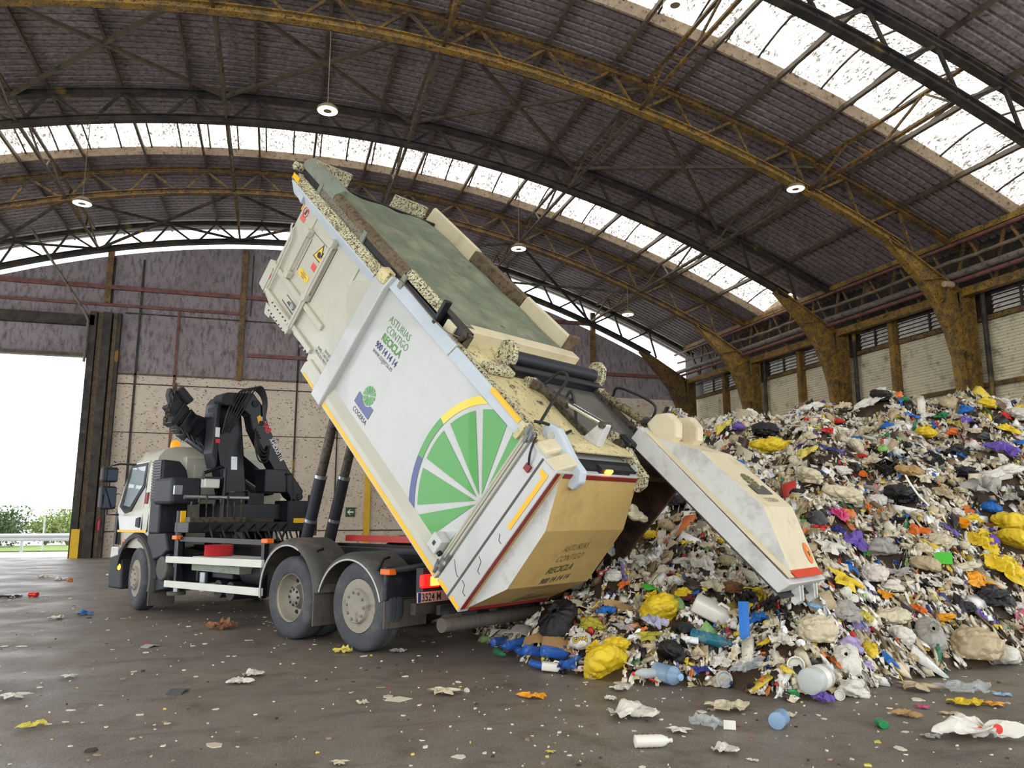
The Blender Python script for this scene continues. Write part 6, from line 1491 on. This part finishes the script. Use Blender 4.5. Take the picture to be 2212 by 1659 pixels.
('film', 1.437, 9.206, 0.191, 'grey', 'crumpled grey tissue behind the rear tyre', {}),
('film', -0.098, 8.322, 0.208, 'white', 'white film scrap on floor left of the rear wheels', {}),
('film', -0.209, 7.981, 0.242, 'white', 'flat white film scrap just in front of the other white scrap', {}),
('sheet', -0.721, 7.762, 0.189, 'dark grey', 'dark grey rubber flap lying on the open floor', {}),
('film', -2.746, 14.044, 0.234, 'blue', 'small bright blue film scrap far out on the floor', {}),
('film', -3.055, 13.621, 0.224, 'white', 'white scrap beside the small blue film', {}),
('film', -2.035, 7.926, 0.254, 'white', "white and green packet at the floor's left edge", {}),
('film', -1.619, 6.851, 0.213, 'pale yellow', 'pale long wrapper on the floor near the left edge', {}),
('film', -5.426, 22.68, 0.375, 'white', 'white scrap far off near the vehicle door', {}),
('film', -4.836, 21.607, 0.292, 'white', 'second white scrap near the vehicle door, beside orange bit', {}),
('stuff', -4.505, 21.146, 0.143, 'orange', 'tiny orange bit near the vehicle door', {}),
('film', -4.683, 17.328, 0.406, 'black', 'flat black rag far out by the left edge', {}),
('can', -4.327, 17.397, 0.178, 'red', 'small red can by the black rag', {}),
('sheet', -1.315, 10.468, 0.177, 'grey', 'thin grey slat on the floor in front of the cab', {}),
('film', -0.583, 11.745, 0.395, 'brown', 'flattened rusty brown scrap on floor beside the rear wheels', {}),
('film', -1.802, 8.762, 0.161, 'white', 'small white paper scrap on the left open floor', {}),
('film', -3.91, 22.672, 0.216, 'white', 'white scrap just outside the front bumper', {}),
('film', 0.486, 5.299, 0.123, 'cream', 'cream peel scrap at the bottom frame edge', {}),
('film', 0.8, 6.841, 0.092, 'cream', 'small cream paper alone in the middle floor', {}),
('film', 1.837, 5.13, 0.073, 'pale yellow', 'small yellow leaf like scrap near the frame bottom', {}),
('film', 3.01, 4.583, 0.077, 'white', 'white flake near the frame bottom by the standing tissue', {}),
('film', 5.545, 5.343, 0.252, 'yellow', 'flat yellow film on floor behind the spread white bag', {}),
('film', 5.765, 5.255, 0.19, 'amber', 'amber packet on the floor beside the flat yellow film', {}),
('film', 5.139, 5.366, 0.128, 'pink', 'pink and green wrapper on the floor', {}),
('film', 6.147, 5.509, 0.153, 'pale blue', 'pale blue clear scrap on floor near the picture edge', {}),
('film', 4.807, 5.189, 0.224, 'tan', 'tan food wrapper with white end on the floor', {}),
('film', 5.186, 5.139, 0.182, 'beige', 'beige paper on the floor above the spread white bag', {}),
('film', 5.627, 5.911, 0.374, 'beige', 'brown paper and film tangle at the heap foot', {}),
('film', 5.903, 5.7, 0.449, 'clear', 'long clear film trailing from the foot onto the floor', {'m': 'clear_plastic'}),
('film', 3.907, 5.459, 0.123, 'cream', 'cream roll of paper on floor above the lone blue bottle', {}),
('film', 4.489, 5.757, 0.178, 'purple', 'dark purple wrapper in front of the big ribbed bottle', {}),
('stuff', 4.13, 6.247, 0.098, 'black', 'small black crumple on floor beside the clear lid tub', {}),
('film', 4.126, 6.141, 0.137, 'white', 'white paper plate on floor near the clear lid tub', {}),
('film', 2.824, 6.363, 0.102, 'white', 'white peg shaped scrap behind the soiled cloth bag', {}),
('film', 3.064, 6.695, 0.183, 'white', 'white straws bundle at the base of largest yellow sack', {}),
('knot', 7.463, 7.581, 0.288, 'beige', 'beige tied bag just left of the green snack packet', {}),
('stuff', 8.691, 9.894, 0.153, 'orange', 'small orange lumpy bag just right of the upper white sack', {}),
('knot', 11.822, 11.136, 0.342, 'beige', 'beige tied bag directly above the crest green film', {}),
('stuff', 8.04, 7.016, 0.256, 'beige', 'beige lumpy bag below and right of the large lower black sack', {}),
('film', 8.842, 8.677, 0.175, 'white', 'small white film scrap above and left of the purple below tub', {}),
('film', 4.438, 8.613, 0.165, 'cream', 'small cream film scrap just right of the round white sack', {}),
('stuff', 9.448, 9.91, 0.241, 'white', 'white lumpy bag above and left of the tan sack', {}),
('film', 10.246, 11.506, 0.342, 'cream', 'cream film scrap above and left of the pale green sack', {}),
('film', 4.81, 10.431, 0.281, 'cream', 'cream film scrap above and left of the round white sack', {}),
('film', 4.865, 8.627, 0.195, 'yellow', 'small yellow film scrap below and left of the gap blue film', {}),
('knot', 7.727, 11.818, 0.239, 'beige', 'beige tied bag directly below the small purple sack', {}),
('film', 3.875, 8.313, 0.168, 'orange', 'small orange film scrap directly above the folded card', {}),
('knot', 5.439, 10.446, 0.337, 'white', 'white tied bag just left of the gap black sack', {}),
('film', 4.813, 8.127, 0.267, 'white', 'white film scrap just right of the white above card', {}),
('knot', 5.347, 10.037, 0.259, 'beige', 'beige tied bag below and left of the white packet', {}),
('knot', 9.909, 13.208, 0.199, 'white', 'small white tied bag directly above the small yellow sack', {}),
('film', 10.574, 12.439, 0.334, 'cream', 'cream film scrap just right of the long white sack', {}),
('knot', 6.323, 11.293, 0.38, 'beige', 'large beige tied bag directly above the gap black sack', {}),
('film', 7.806, 10.692, 0.283, 'cream', 'cream film scrap below and right of the broad yellow sack', {}),
('stuff', 12.447, 10.231, 0.388, 'white', 'large white lumpy bag above and right of the edge yellow film', {}),
('stuff', 9.565, 11.311, 0.295, 'white', 'white lumpy bag above and right of the navy film', {}),
('knot', 9.113, 10.569, 0.314, 'cream', 'cream tied bag just right of the navy film', {}),
('film', 11.85, 10.367, 0.168, 'beige', 'small beige film scrap directly below the plump crest yellow sack', {}),
('stuff', 7.604, 13.149, 0.325, 'cream', 'cream lumpy bag just left of the pale yellow film', {}),
('knot', 5.324, 7.944, 0.34, 'cream', 'cream tied bag directly above the tall yellow sack', {}),
('film', 9.296, 8.998, 0.262, 'beige', 'beige film scrap directly below the lattice crate', {}),
('film', 6.794, 7.048, 0.163, 'orange', 'small orange film scrap just right of the wide cream sack', {}),
('stuff', 6.903, 9.082, 0.186, 'white', 'small white lumpy bag below and left of the rounded cream sack', {}),
('film', 4.631, 6.452, 0.23, 'white', 'white film scrap above and left of the white pot', {}),
('film', 9.206, 9.21, 0.277, 'cream', 'cream film scrap directly below the lattice crate', {}),
('stuff', 8.255, 9.152, 0.302, 'white', 'white lumpy bag just left of the burst black sack', {}),
('stuff', 5.088, 8.062, 0.249, 'beige', 'beige lumpy bag directly below the yellow under beam', {}),
('stuff', 8.63, 10.973, 0.262, 'cream', 'cream lumpy bag directly above the crumpled yellow film', {}),
('film', 5.268, 10.237, 0.168, 'cream', 'small cream film scrap below and left of the gap black sack', {}),
('film', 8.598, 11.233, 0.196, 'white', 'small white film scrap above and right of the small yellow sack', {}),
('stuff', 11.228, 10.525, 0.239, 'orange', 'orange lumpy bag below and right of the crest green film', {}),
('stuff', 10.653, 10.899, 0.219, 'grey', 'small grey lumpy bag just left of the upper yellow knot', {}),
('film', 10.522, 10.168, 0.265, 'grey', 'grey film scrap above and right of the lattice crate', {}),
('knot', 10.375, 8.66, 0.154, 'beige', 'small beige tied bag below and right of the rolled white bundle', {}),
('stuff', 10.994, 9.903, 0.325, 'white', 'white lumpy bag just right of the mid black sack', {}),
('film', 4.041, 8.633, 0.203, 'white', 'small white film scrap below and left of the round white sack', {}),
('stuff', 4.835, 7.596, 0.239, 'brown', 'brown lumpy bag above and left of the black film scrap', {}),
('film', 8.265, 12.731, 0.165, 'cream', 'small cream film scrap above and left of the small purple sack', {}),
('film', 9.904, 9.432, 0.157, 'beige', 'small beige film scrap below and left of the blue beside black', {}),
('stuff', 9.721, 9.734, 0.166, 'grey', 'small grey lumpy bag above and left of the lattice crate', {}),
('knot', 9.658, 9.95, 0.156, 'black', 'small black tied bag below and right of the upper green film', {}),
('film', 7.19, 7.41, 0.241, 'black', 'black film scrap just left of the white paper ball', {}),
('stuff', 4.578, 10.276, 0.177, 'cream', 'small cream lumpy bag just left of the round white sack', {}),
('stuff', 8.792, 9.646, 0.16, 'cream', 'small cream lumpy bag below and left of the black crate', {}),
('film', 5.816, 6.761, 0.183, 'pale yellow', 'small pale yellow film scrap below and right of the slumped grey bag', {}),
('stuff', 5.754, 10.69, 0.241, 'lilac', 'lilac lumpy bag above and left of the gap black sack', {}),
('knot', 8.95, 13.138, 0.305, 'white', 'white tied bag above and right of the small purple sack', {}),
('film', 11.399, 11.249, 0.27, 'white', 'white film scrap just left of the crest green film', {}),
('knot', 7.023, 9.436, 0.22, 'cream', 'small cream tied bag just left of the rounded cream sack', {}),
('film', 10.572, 12.041, 0.235, 'white', 'white film scrap below and left of the milky crest sheet', {}),
('stuff', 4.68, 8.427, 0.222, 'white', 'white lumpy bag directly above the white above card', {}),
('film', 5.77, 9.7, 0.193, 'cream', 'small cream film scrap below and right of the gap red wrapper', {}),
('stuff', 7.475, 7.845, 0.186, 'cream', 'small cream lumpy bag below and left of the orange film', {}),
('film', 7.893, 8.387, 0.151, 'black', 'small black film scrap below and left of the white strap', {}),
('film', 9.097, 10.328, 0.17, 'red', 'small red film scrap below and left of the pale green sack', {}),
('film', 6.335, 7.844, 0.362, 'white', 'large white film scrap directly below the red strip', {}),
('stuff', 5.158, 10.141, 0.249, 'yellow', 'yellow lumpy bag above and right of the round white sack', {}),
('stuff', 8.603, 8.607, 0.209, 'white', 'small white lumpy bag above and right of the orange film', {}),
('film', 5.028, 8.359, 0.21, 'cream', 'small cream film scrap below and left of the yellow under beam', {}),
('film', 5.491, 9.925, 0.246, 'beige', 'beige film scrap just left of the white packet', {}),
('knot', 6.578, 6.736, 0.319, 'grey', 'grey tied bag above and left of the pale green bottle', {}),
('film', 4.984, 10.307, 0.205, 'orange', 'small orange film scrap directly above the round white sack', {}),
('stuff', 10.079, 12.009, 0.245, 'red', 'red lumpy bag below and right of the long white sack', {}),
('stuff', 11.861, 10.574, 0.177, 'beige', 'small beige lumpy bag below and right of the crest blue sack', {}),
('stuff', 12.238, 10.371, 0.222, 'red', 'red lumpy bag directly above the edge yellow film', {}),
('stuff', 6.868, 8.701, 0.192, 'cream', 'small cream lumpy bag directly above the balloon shaped sack', {}),
('film', 5.572, 7.094, 0.175, 'white', 'small white film scrap just left of the long yellow sheet', {}),
('stuff', 9.59, 8.958, 0.186, 'cream', 'small cream lumpy bag directly below the second mid black sack', {}),
('stuff', 4.077, 8.403, 0.188, 'beige', 'small beige lumpy bag directly below the round white sack', {}),
('film', 12.937, 10.951, 0.225, 'white', 'white film scrap just right of the plump crest yellow sack', {}),
('stuff', 7.664, 7.382, 0.214, 'white', 'small white lumpy bag just right of the white paper ball', {}),
('film', 9.287, 10.426, 0.169, 'beige', 'small beige film scrap just left of the pale green sack', {}),
('stuff', 9.25, 8.75, 0.203, 'white', 'small white lumpy bag directly above the deep yellow tub', {}),
('film', 11.389, 10.259, 0.262, 'cream', 'cream film scrap below and right of the crest purple sack', {}),
('stuff', 7.208, 8.232, 0.204, 'cream', 'small cream lumpy bag just left of the little yellow lump', {}),
('film', 4.532, 6.602, 0.179, 'yellow', 'small yellow film scrap just right of the blue plank', {}),
('stuff', 9.203, 11.596, 0.27, 'cream', 'cream lumpy bag directly below the long white sack', {}),
('stuff', 11.433, 10.073, 0.237, 'dark grey', 'dark grey lumpy bag above and left of the violet film', {}),
('stuff', 9.399, 9.154, 0.151, 'beige', 'small beige lumpy bag directly below the lattice crate', {}),
('film', 8.88, 12.005, 0.18, 'white', 'small white film scrap directly above the small yellow sack', {}),
('film', 4.387, 6.269, 0.207, 'cream', 'small cream film scrap just left of the white pot', {}),
('film', 7.846, 13.065, 0.171, 'grey', 'small grey film scrap just left of the pale yellow film', {}),
('stuff', 6.087, 6.456, 0.152, 'beige', 'small beige lumpy bag directly below the white pocket', {}),
('film', 8.255, 10.158, 0.156, 'cream', 'small cream film scrap just left of the upper white sack', {}),
('film', 8.984, 9.967, 0.305, 'cream', 'cream film scrap just left of the black crate', {}),
('stuff', 6.015, 10.442, 0.295, 'cream', 'cream lumpy bag directly above the gap red wrapper', {}),
('film', 4.735, 6.755, 0.184, 'cream', 'small cream film scrap directly below the wide black film', {}),
('film', 5.118, 9.85, 0.246, 'dark grey', 'dark grey film scrap just right of the round white sack', {}),
('knot', 11.467, 10.803, 0.157, 'cream', 'small cream tied bag below and right of the crest green film', {}),
('film', 3.997, 8.202, 0.153, 'cream', 'small cream film scrap just left of the green card', {}),
('knot', 8.002, 10.618, 0.243, 'cream', 'cream tied bag below and left of the crumpled yellow film', {}),
('stuff', 5.112, 10.331, 0.203, 'pale blue', 'small pale blue lumpy bag directly above the round white sack', {}),
('stuff', 4.41, 10.206, 0.22, 'beige', 'small beige lumpy bag directly above the slipping blue sack', {}),
('stuff', 10.423, 12.147, 0.159, 'cream', 'small cream lumpy bag below and left of the milky crest sheet', {}),
('stuff', 7.628, 8.605, 0.164, 'cream', 'small cream lumpy bag above and left of the little yellow lump', {}),
('film', 11.062, 11.636, 0.21, 'white', 'small white film scrap below and right of the crest black sack', {}),
('stuff', 5.63, 8.742, 0.183, 'cream', 'small cream lumpy bag just right of the yellow under beam', {}),
('film', 4.12, 6.726, 0.211, 'white', 'small white film scrap just right of the navy printed film', {}),
('film', 4.658, 7.188, 0.206, 'beige', 'small beige film scrap directly below the black film scrap', {}),
('knot', 10.661, 11.105, 0.171, 'white', 'small white tied bag just right of the deep blue sack', {}),
('film', 9.969, 8.487, 0.219, 'grey', 'small grey film scrap directly above the topmost large yellow', {}),
('film', 4.556, 7.94, 0.155, 'white', 'small white film scrap above and right of the yellow behind cloth', {}),
('film', 4.642, 7.688, 0.27, 'cream', 'cream film scrap above and right of the checked cloth', {}),
('stuff', 7.875, 8.546, 0.151, 'cream', 'small cream lumpy bag directly above the little yellow lump', {}),
('film', 8.597, 9.699, 0.215, 'lilac', 'small lilac film scrap just right of the biggest cream sack', {}),
('stuff', 11.087, 10.601, 0.192, 'beige', 'small beige lumpy bag directly below the crest green film', {}),
('film', 7.63, 7.061, 0.179, 'purple', 'small purple film scrap below and right of the tall black sack', {}),
('film', 11.557, 10.195, 0.158, 'beige', 'small beige film scrap just right of the crest purple sack', {}),
('film', 5.203, 10.452, 0.233, 'pale blue', 'pale blue film scrap just left of the gap black sack', {}),
('knot', 9.941, 12.124, 0.195, 'beige', 'small beige tied bag below and right of the long white sack', {}),
('film', 4.965, 6.814, 0.152, 'black', 'small black film scrap below and left of the brown film', {}),
('stuff', 5.27, 6.807, 0.16, 'pale blue', 'small pale blue lumpy bag just right of the brown film', {}),
('film', 9.558, 12.442, 0.189, 'cream', 'small cream film scrap below and left of the long white sack', {}),
('film', 8.894, 10.864, 0.222, 'red', 'red film scrap directly above the navy film', {}),
('knot', 8.809, 8.547, 0.15, 'cream', 'small cream tied bag directly above the purple below tub', {}),
('stuff', 3.811, 8.473, 0.224, 'white', 'white lumpy bag above and right of the slipping blue sack', {}),
('stuff', 10.796, 11.271, 0.154, 'yellow', 'small yellow lumpy bag just left of the streaky blue film', {}),
('stuff', 8.503, 7.225, 0.32, 'white', 'white lumpy bag just right of the large lower black sack', {}),
('film', 11.708, 11.368, 0.176, 'cream', 'small cream film scrap above and left of the crest green film', {}),
('knot', 7.795, 8.233, 0.158, 'white', 'small white tied bag just left of the orange film', {}),
('stuff', 5.388, 6.264, 0.151, 'lilac', 'small lilac lumpy bag directly below the yellow by lilac', {}),
('film', 6.982, 7.984, 0.153, 'green', 'small green film scrap below and right of the lavender film', {}),
('film', 13.124, 10.882, 0.204, 'white', 'small white film scrap directly above the edge yellow film', {}),
('film', 9.03, 9.09, 0.165, 'beige', 'small beige film scrap above and right of the white strap', {}),
('film', 5.253, 9.059, 0.165, 'grey', 'small grey film scrap below and left of the gap blue film', {}),
('knot', 9.552, 9.103, 0.166, 'beige', 'small beige tied bag below and left of the second mid black sack', {}),
('stuff', 7.584, 7.726, 0.215, 'cream', 'small cream lumpy bag directly below the orange film', {}),
('stuff', 8.366, 7.875, 0.177, 'cream', 'small cream lumpy bag below and right of the purple below tub', {}),
('stuff', 9.966, 10.868, 0.201, 'white', 'small white lumpy bag directly above the pale green sack', {}),
('stuff', 4.733, 6.222, 0.164, 'dark grey', 'small dark grey lumpy bag above and right of the white pot', {}),
('film', 4.739, 6.999, 0.205, 'blue', 'small blue film scrap above and right of the blue plank', {}),
('knot', 10.422, 12.639, 0.152, 'cream', 'small cream tied bag just right of the long white sack', {}),
('knot', 11.35, 11.661, 0.189, 'green', 'small green tied bag just left of the crest red film', {}),
('film', 8.722, 10.102, 0.181, 'white', 'small white film scrap above and right of the upper white sack', {}),
('stuff', 6.807, 8.264, 0.176, 'navy', 'small navy lumpy bag directly below the pink film', {}),
('stuff', 9.519, 8.486, 0.16, 'brown', 'small brown lumpy bag directly above the wedged purple sack', {}),
]
heap_mass()
def nm_for(kind,lab):
    l=' '+lab+' '
    for k,n,c in (('tissue','tissue','tissue'),('paper','paper_scrap','paper'),('cloth','cloth_scrap','cloth'),('wrapper','wrapper','wrapper'),('packet','snack_packet','packet'),(' rag ','rag','rag'),('straws','straw_bundle','straws')):
        if k in l and kind in('film','carton'): return n,c
    return {'knot':('plastic_bag','bag'),'stuff':('plastic_bag','bag'),'drape':('plastic_bag','bag'),'film':('plastic_film','plastic film')}.get(kind,('carton_piece','carton'))
GRP={'plastic_bag':'waste bags on the heap','plastic_film':'plastic film scraps','plastic_bottle':'drink bottles in the waste'}
rw=random.Random(77)
def world(p): 
    c,s=math.cos(math.pi/2+.5539),math.sin(math.pi/2+.5539); return Vector((2.0542+p.x*c-p.y*s,10.0075+p.x*s+p.y*c,p.z))
def mk(kind,x,y,s,col,lab,k):
    z0=max(float(heap(x,y)),0.0); fl=z0<.06; n=Vector((0,0,1)) if fl else ground_n(x,y)
    face=math.atan2(-y,-x)   # direction from the piece towards the open floor
    if kind in('knot','stuff','film','drape'):
        if kind=='drape': key='stuff2'
        else:
            cnt={'knot':7,'stuff':9,'film':10}[kind]; key='%s%d'%(kind,k.get('t',rw.randrange(cnt)))
        m=k.get('m') or ('bag_glossy' if col in('black','dark grey') else 'film_plastic' if kind=='film' else 'bag_plastic')
        name,cat=nm_for(kind,lab)
        o=bpy.data.objects.new(name,tmesh(key,m,name)); COL.objects.link(o)
        yaw=rw.uniform(0,6.28); sk=0
        if kind=='film':
            q=n.rotation_difference(Vector((0,0,1))).inverted() if False else Vector((0,0,1)).rotation_difference(n)
            o.rotation_mode='QUATERNION'; from mathutils import Quaternion
            o.rotation_quaternion=q@Quaternion((0,0,1),face+math.pi/2+rw.uniform(-.5,.5))
            o.location=(x,y,z0+(.004 if fl else .05)); o.scale=(s*1.1,s*1.1,s*1.15); o.color=rgb(*COLS[col])
        else:
            el=rw.uniform(.2,1.1) if kind=='knot' else rw.uniform(-.25,.25)
            if kind=='stuff': yaw=face+math.pi/2+rw.uniform(-.5,.5)
            if fl: el*=.5
            if k.get('printed'): yaw=face+math.pi/2; el=.15
            place(o,(x,y,z0-(.0 if fl else .03*s)),s,yaw,(el,rw.uniform(-.2,.2)),col)
            if fl and kind=='knot': o.location.z+=math.sin(abs(el))*.42*s-.02*s
            if kind=='drape': 
                p=world(B(-.10,-.50,.02)); o.location=(p.x,p.y,.30); o.scale=(s*.8,s*.7,s*1.3)
        tag(o,lab,cat,GRP.get(name))
        if k.get('printed'):
            lettering('print_outline','GION',.30,lambda u,v:Vector((-.34+u,-.545+.0*v,.42+v)),'textblack',o,xs=.8,bold=.03)
            lettering('print_lettering','GION',.30,lambda u,v:Vector((-.34+u,-.56,.42+v)),'yellowsticker',o,xs=.8,bold=.004)
        return o
    if kind=='bottle':
        fat=k.get('fat'); L=s*(1.35 if not fat else 1.3)*(1.0); rad=L*(.16 if not fat else .27)
        if k.get('upright'): rot=(0,-1.3,.3)
        else: rot=(0,0 if fl else rw.uniform(-.3,.3),k.get('yaw',0))
        o=bottle('plastic_bottle',lab,'bottle',(x,y,z0+(.002 if fl else 0.02)),rot,L,rad,col,k.get('cap','white'),group=k.get('grp','drink bottles in the waste'),mat_=k.get('m','bottle_plastic'),labelcol=('white' if fat and col!='pale blue' else None))
        return o
    if kind=='jug': return jug('plastic_jug',lab,(x,y,z0+.005),(0 if fl else .25,.1 if fl else .45,k.get('yaw',-.6)),s*1.15,s*.62,col,k.get('cap','white'))
    if kind=='tub':
        if k.get('out'): rot=(0,1.45,face)
        else: rot=(rw.uniform(-.3,.3),.45,face)
        o=tub('plastic_tub',lab,'tub',(x,y,z0+(s*.5 if k.get('out') else .02)),rot,s*.5,s*.45 if 'lid' not in lab and 'tray' not in lab else s*.14,col,k.get('m','hard_plastic')); return o
    if kind=='crate': return crate(lab,(x,y,z0+.02),(.5,.35,face+.6),s*1.1,s*.8,s*.6,'black' if col=='black' else 'plastic')
    if kind=='can':
        mb=MB(); mb.lathe([(.0,0),(.42,0),(.5,.06),(.5,.5),(.46,.62),(.5,.8),(.5,1.45),(.42,1.55),(.40,1.53),(0,1.53)],lambda X,Y,h:((h-.78)*s*.62,X*s*.62,(Y+.5)*s*.5),20)
        return simple('drink_can',mb,'hard_plastic',(x,y,z0),(0,0,rw.uniform(0,3)),col,label=lab,cat='can')
    if kind=='strap':
        mb=MB(); pts=[(0,0,.3),(.03,-.03,.2),(.10,-.10,.02),(.16,-.2,-.12)]; mb.sweep([(Vector(p),(.018,.0,.0),(0,0,.004)) for p in pts],[(-1,-1),(1,-1),(1,1),(-1,1)])
        return simple('plastic_strap',mb,'hard_plastic',(x,y,z0+.12),(0,0,0),col,label=lab,cat='strap')
    if kind in('sheet','carton'):
        nmv={'sheet':('cardboard_sheet','cardboard')}.get(kind) or nm_for(kind,lab)
        if kind=='sheet':
            for kk,n_,c_ in (('plank','plank','plank'),('booklet','booklet','booklet'),('magazine','magazine','magazine'),('paper','paper_sheet','paper'),('slat','slat','slat'),('rubber','rubber_flap','flap'),('green card','folded_card','card')):
                if kk in lab: nmv=(n_,c_)
        mb=MB(); w=s*.5; d=s*(.36 if not k.get('plank') else 1.0); t=.008
        if k.get('plank'): w=s*.24
        b=.22 if kind=='sheet' and not k.get('plank') else .03
        up_=[(-w,0),(-w*.1,b*w),(w,b*w*.2)]
        A=[(px,-d,pz) for px,pz in up_]+[(px,-d,pz+t) for px,pz in up_[::-1]]
        Bq=[(px,d,pz) for px,pz in up_]+[(px,d,pz+t) for px,pz in up_[::-1]]
        mb.add(A+Bq,[(0,1,4,5),(1,2,3,4),(6,11,10,7),(7,10,9,8)]+[(i,(i+1)%6,6+(i+1)%6,6+i) for i in range(6)])
        if kind=='carton': rot=(1.1,0,face+math.pi/2)
        elif k.get('plank'): rot=(1.25,0,face+math.pi/2)
        elif 'booklet' in lab or 'carton flap' in lab: rot=(.9,.1,face+math.pi/2+.3)
        else: rot=(0,0,rw.uniform(0,3)) if fl else (.3,rw.uniform(-.2,.2),face+math.pi/2+rw.uniform(-.6,.6))
        return simple(nmv[0],mb,'card' if kind=='sheet' and not k.get('plank') else 'hard_plastic',(x,y,z0+(.002 if fl and rot[0]<.5 else d*.85 if rot[0]>.6 else .05)),rot,col,smooth=False,label=lab,cat=nmv[1])
for it in ITEMS: mk(*it)
# pieces spilling out of the open compartment
for key,col,s,p,rot,lab in (('stuff3','cream',.42,B(-.10,-.42,1.42),(1.2,.3,.6),'cream film lump hanging out at the top of the open compartment'),
   ('film3','clear',.55,B(-.06,-.42,.95),(1.4,.4,.8),'clear film hanging from the open compartment beside the closed tailgate'),
   ('stuff5','grey',.40,B(.10,-.62,.12),(.4,.2,.2),'grey lumpy bag at the lower lip of open compartment'),
   ('film6','white',.34,B(.12,-.7,1.1),(1.3,.2,1.0),'white film scrap stuck inside the open compartment')):
    m='clear_plastic' if col=='clear' else 'bag_plastic'; name='plastic_bag' if key[0]=='s' else 'plastic_film'
    o=bpy.data.objects.new(name,tmesh(key,m,name)); COL.objects.link(o); place(o,world(p),s,rot[2],(rot[0],rot[1]),col); tag(o,lab,'bag' if key[0]=='s' else 'plastic film',GRP[name])
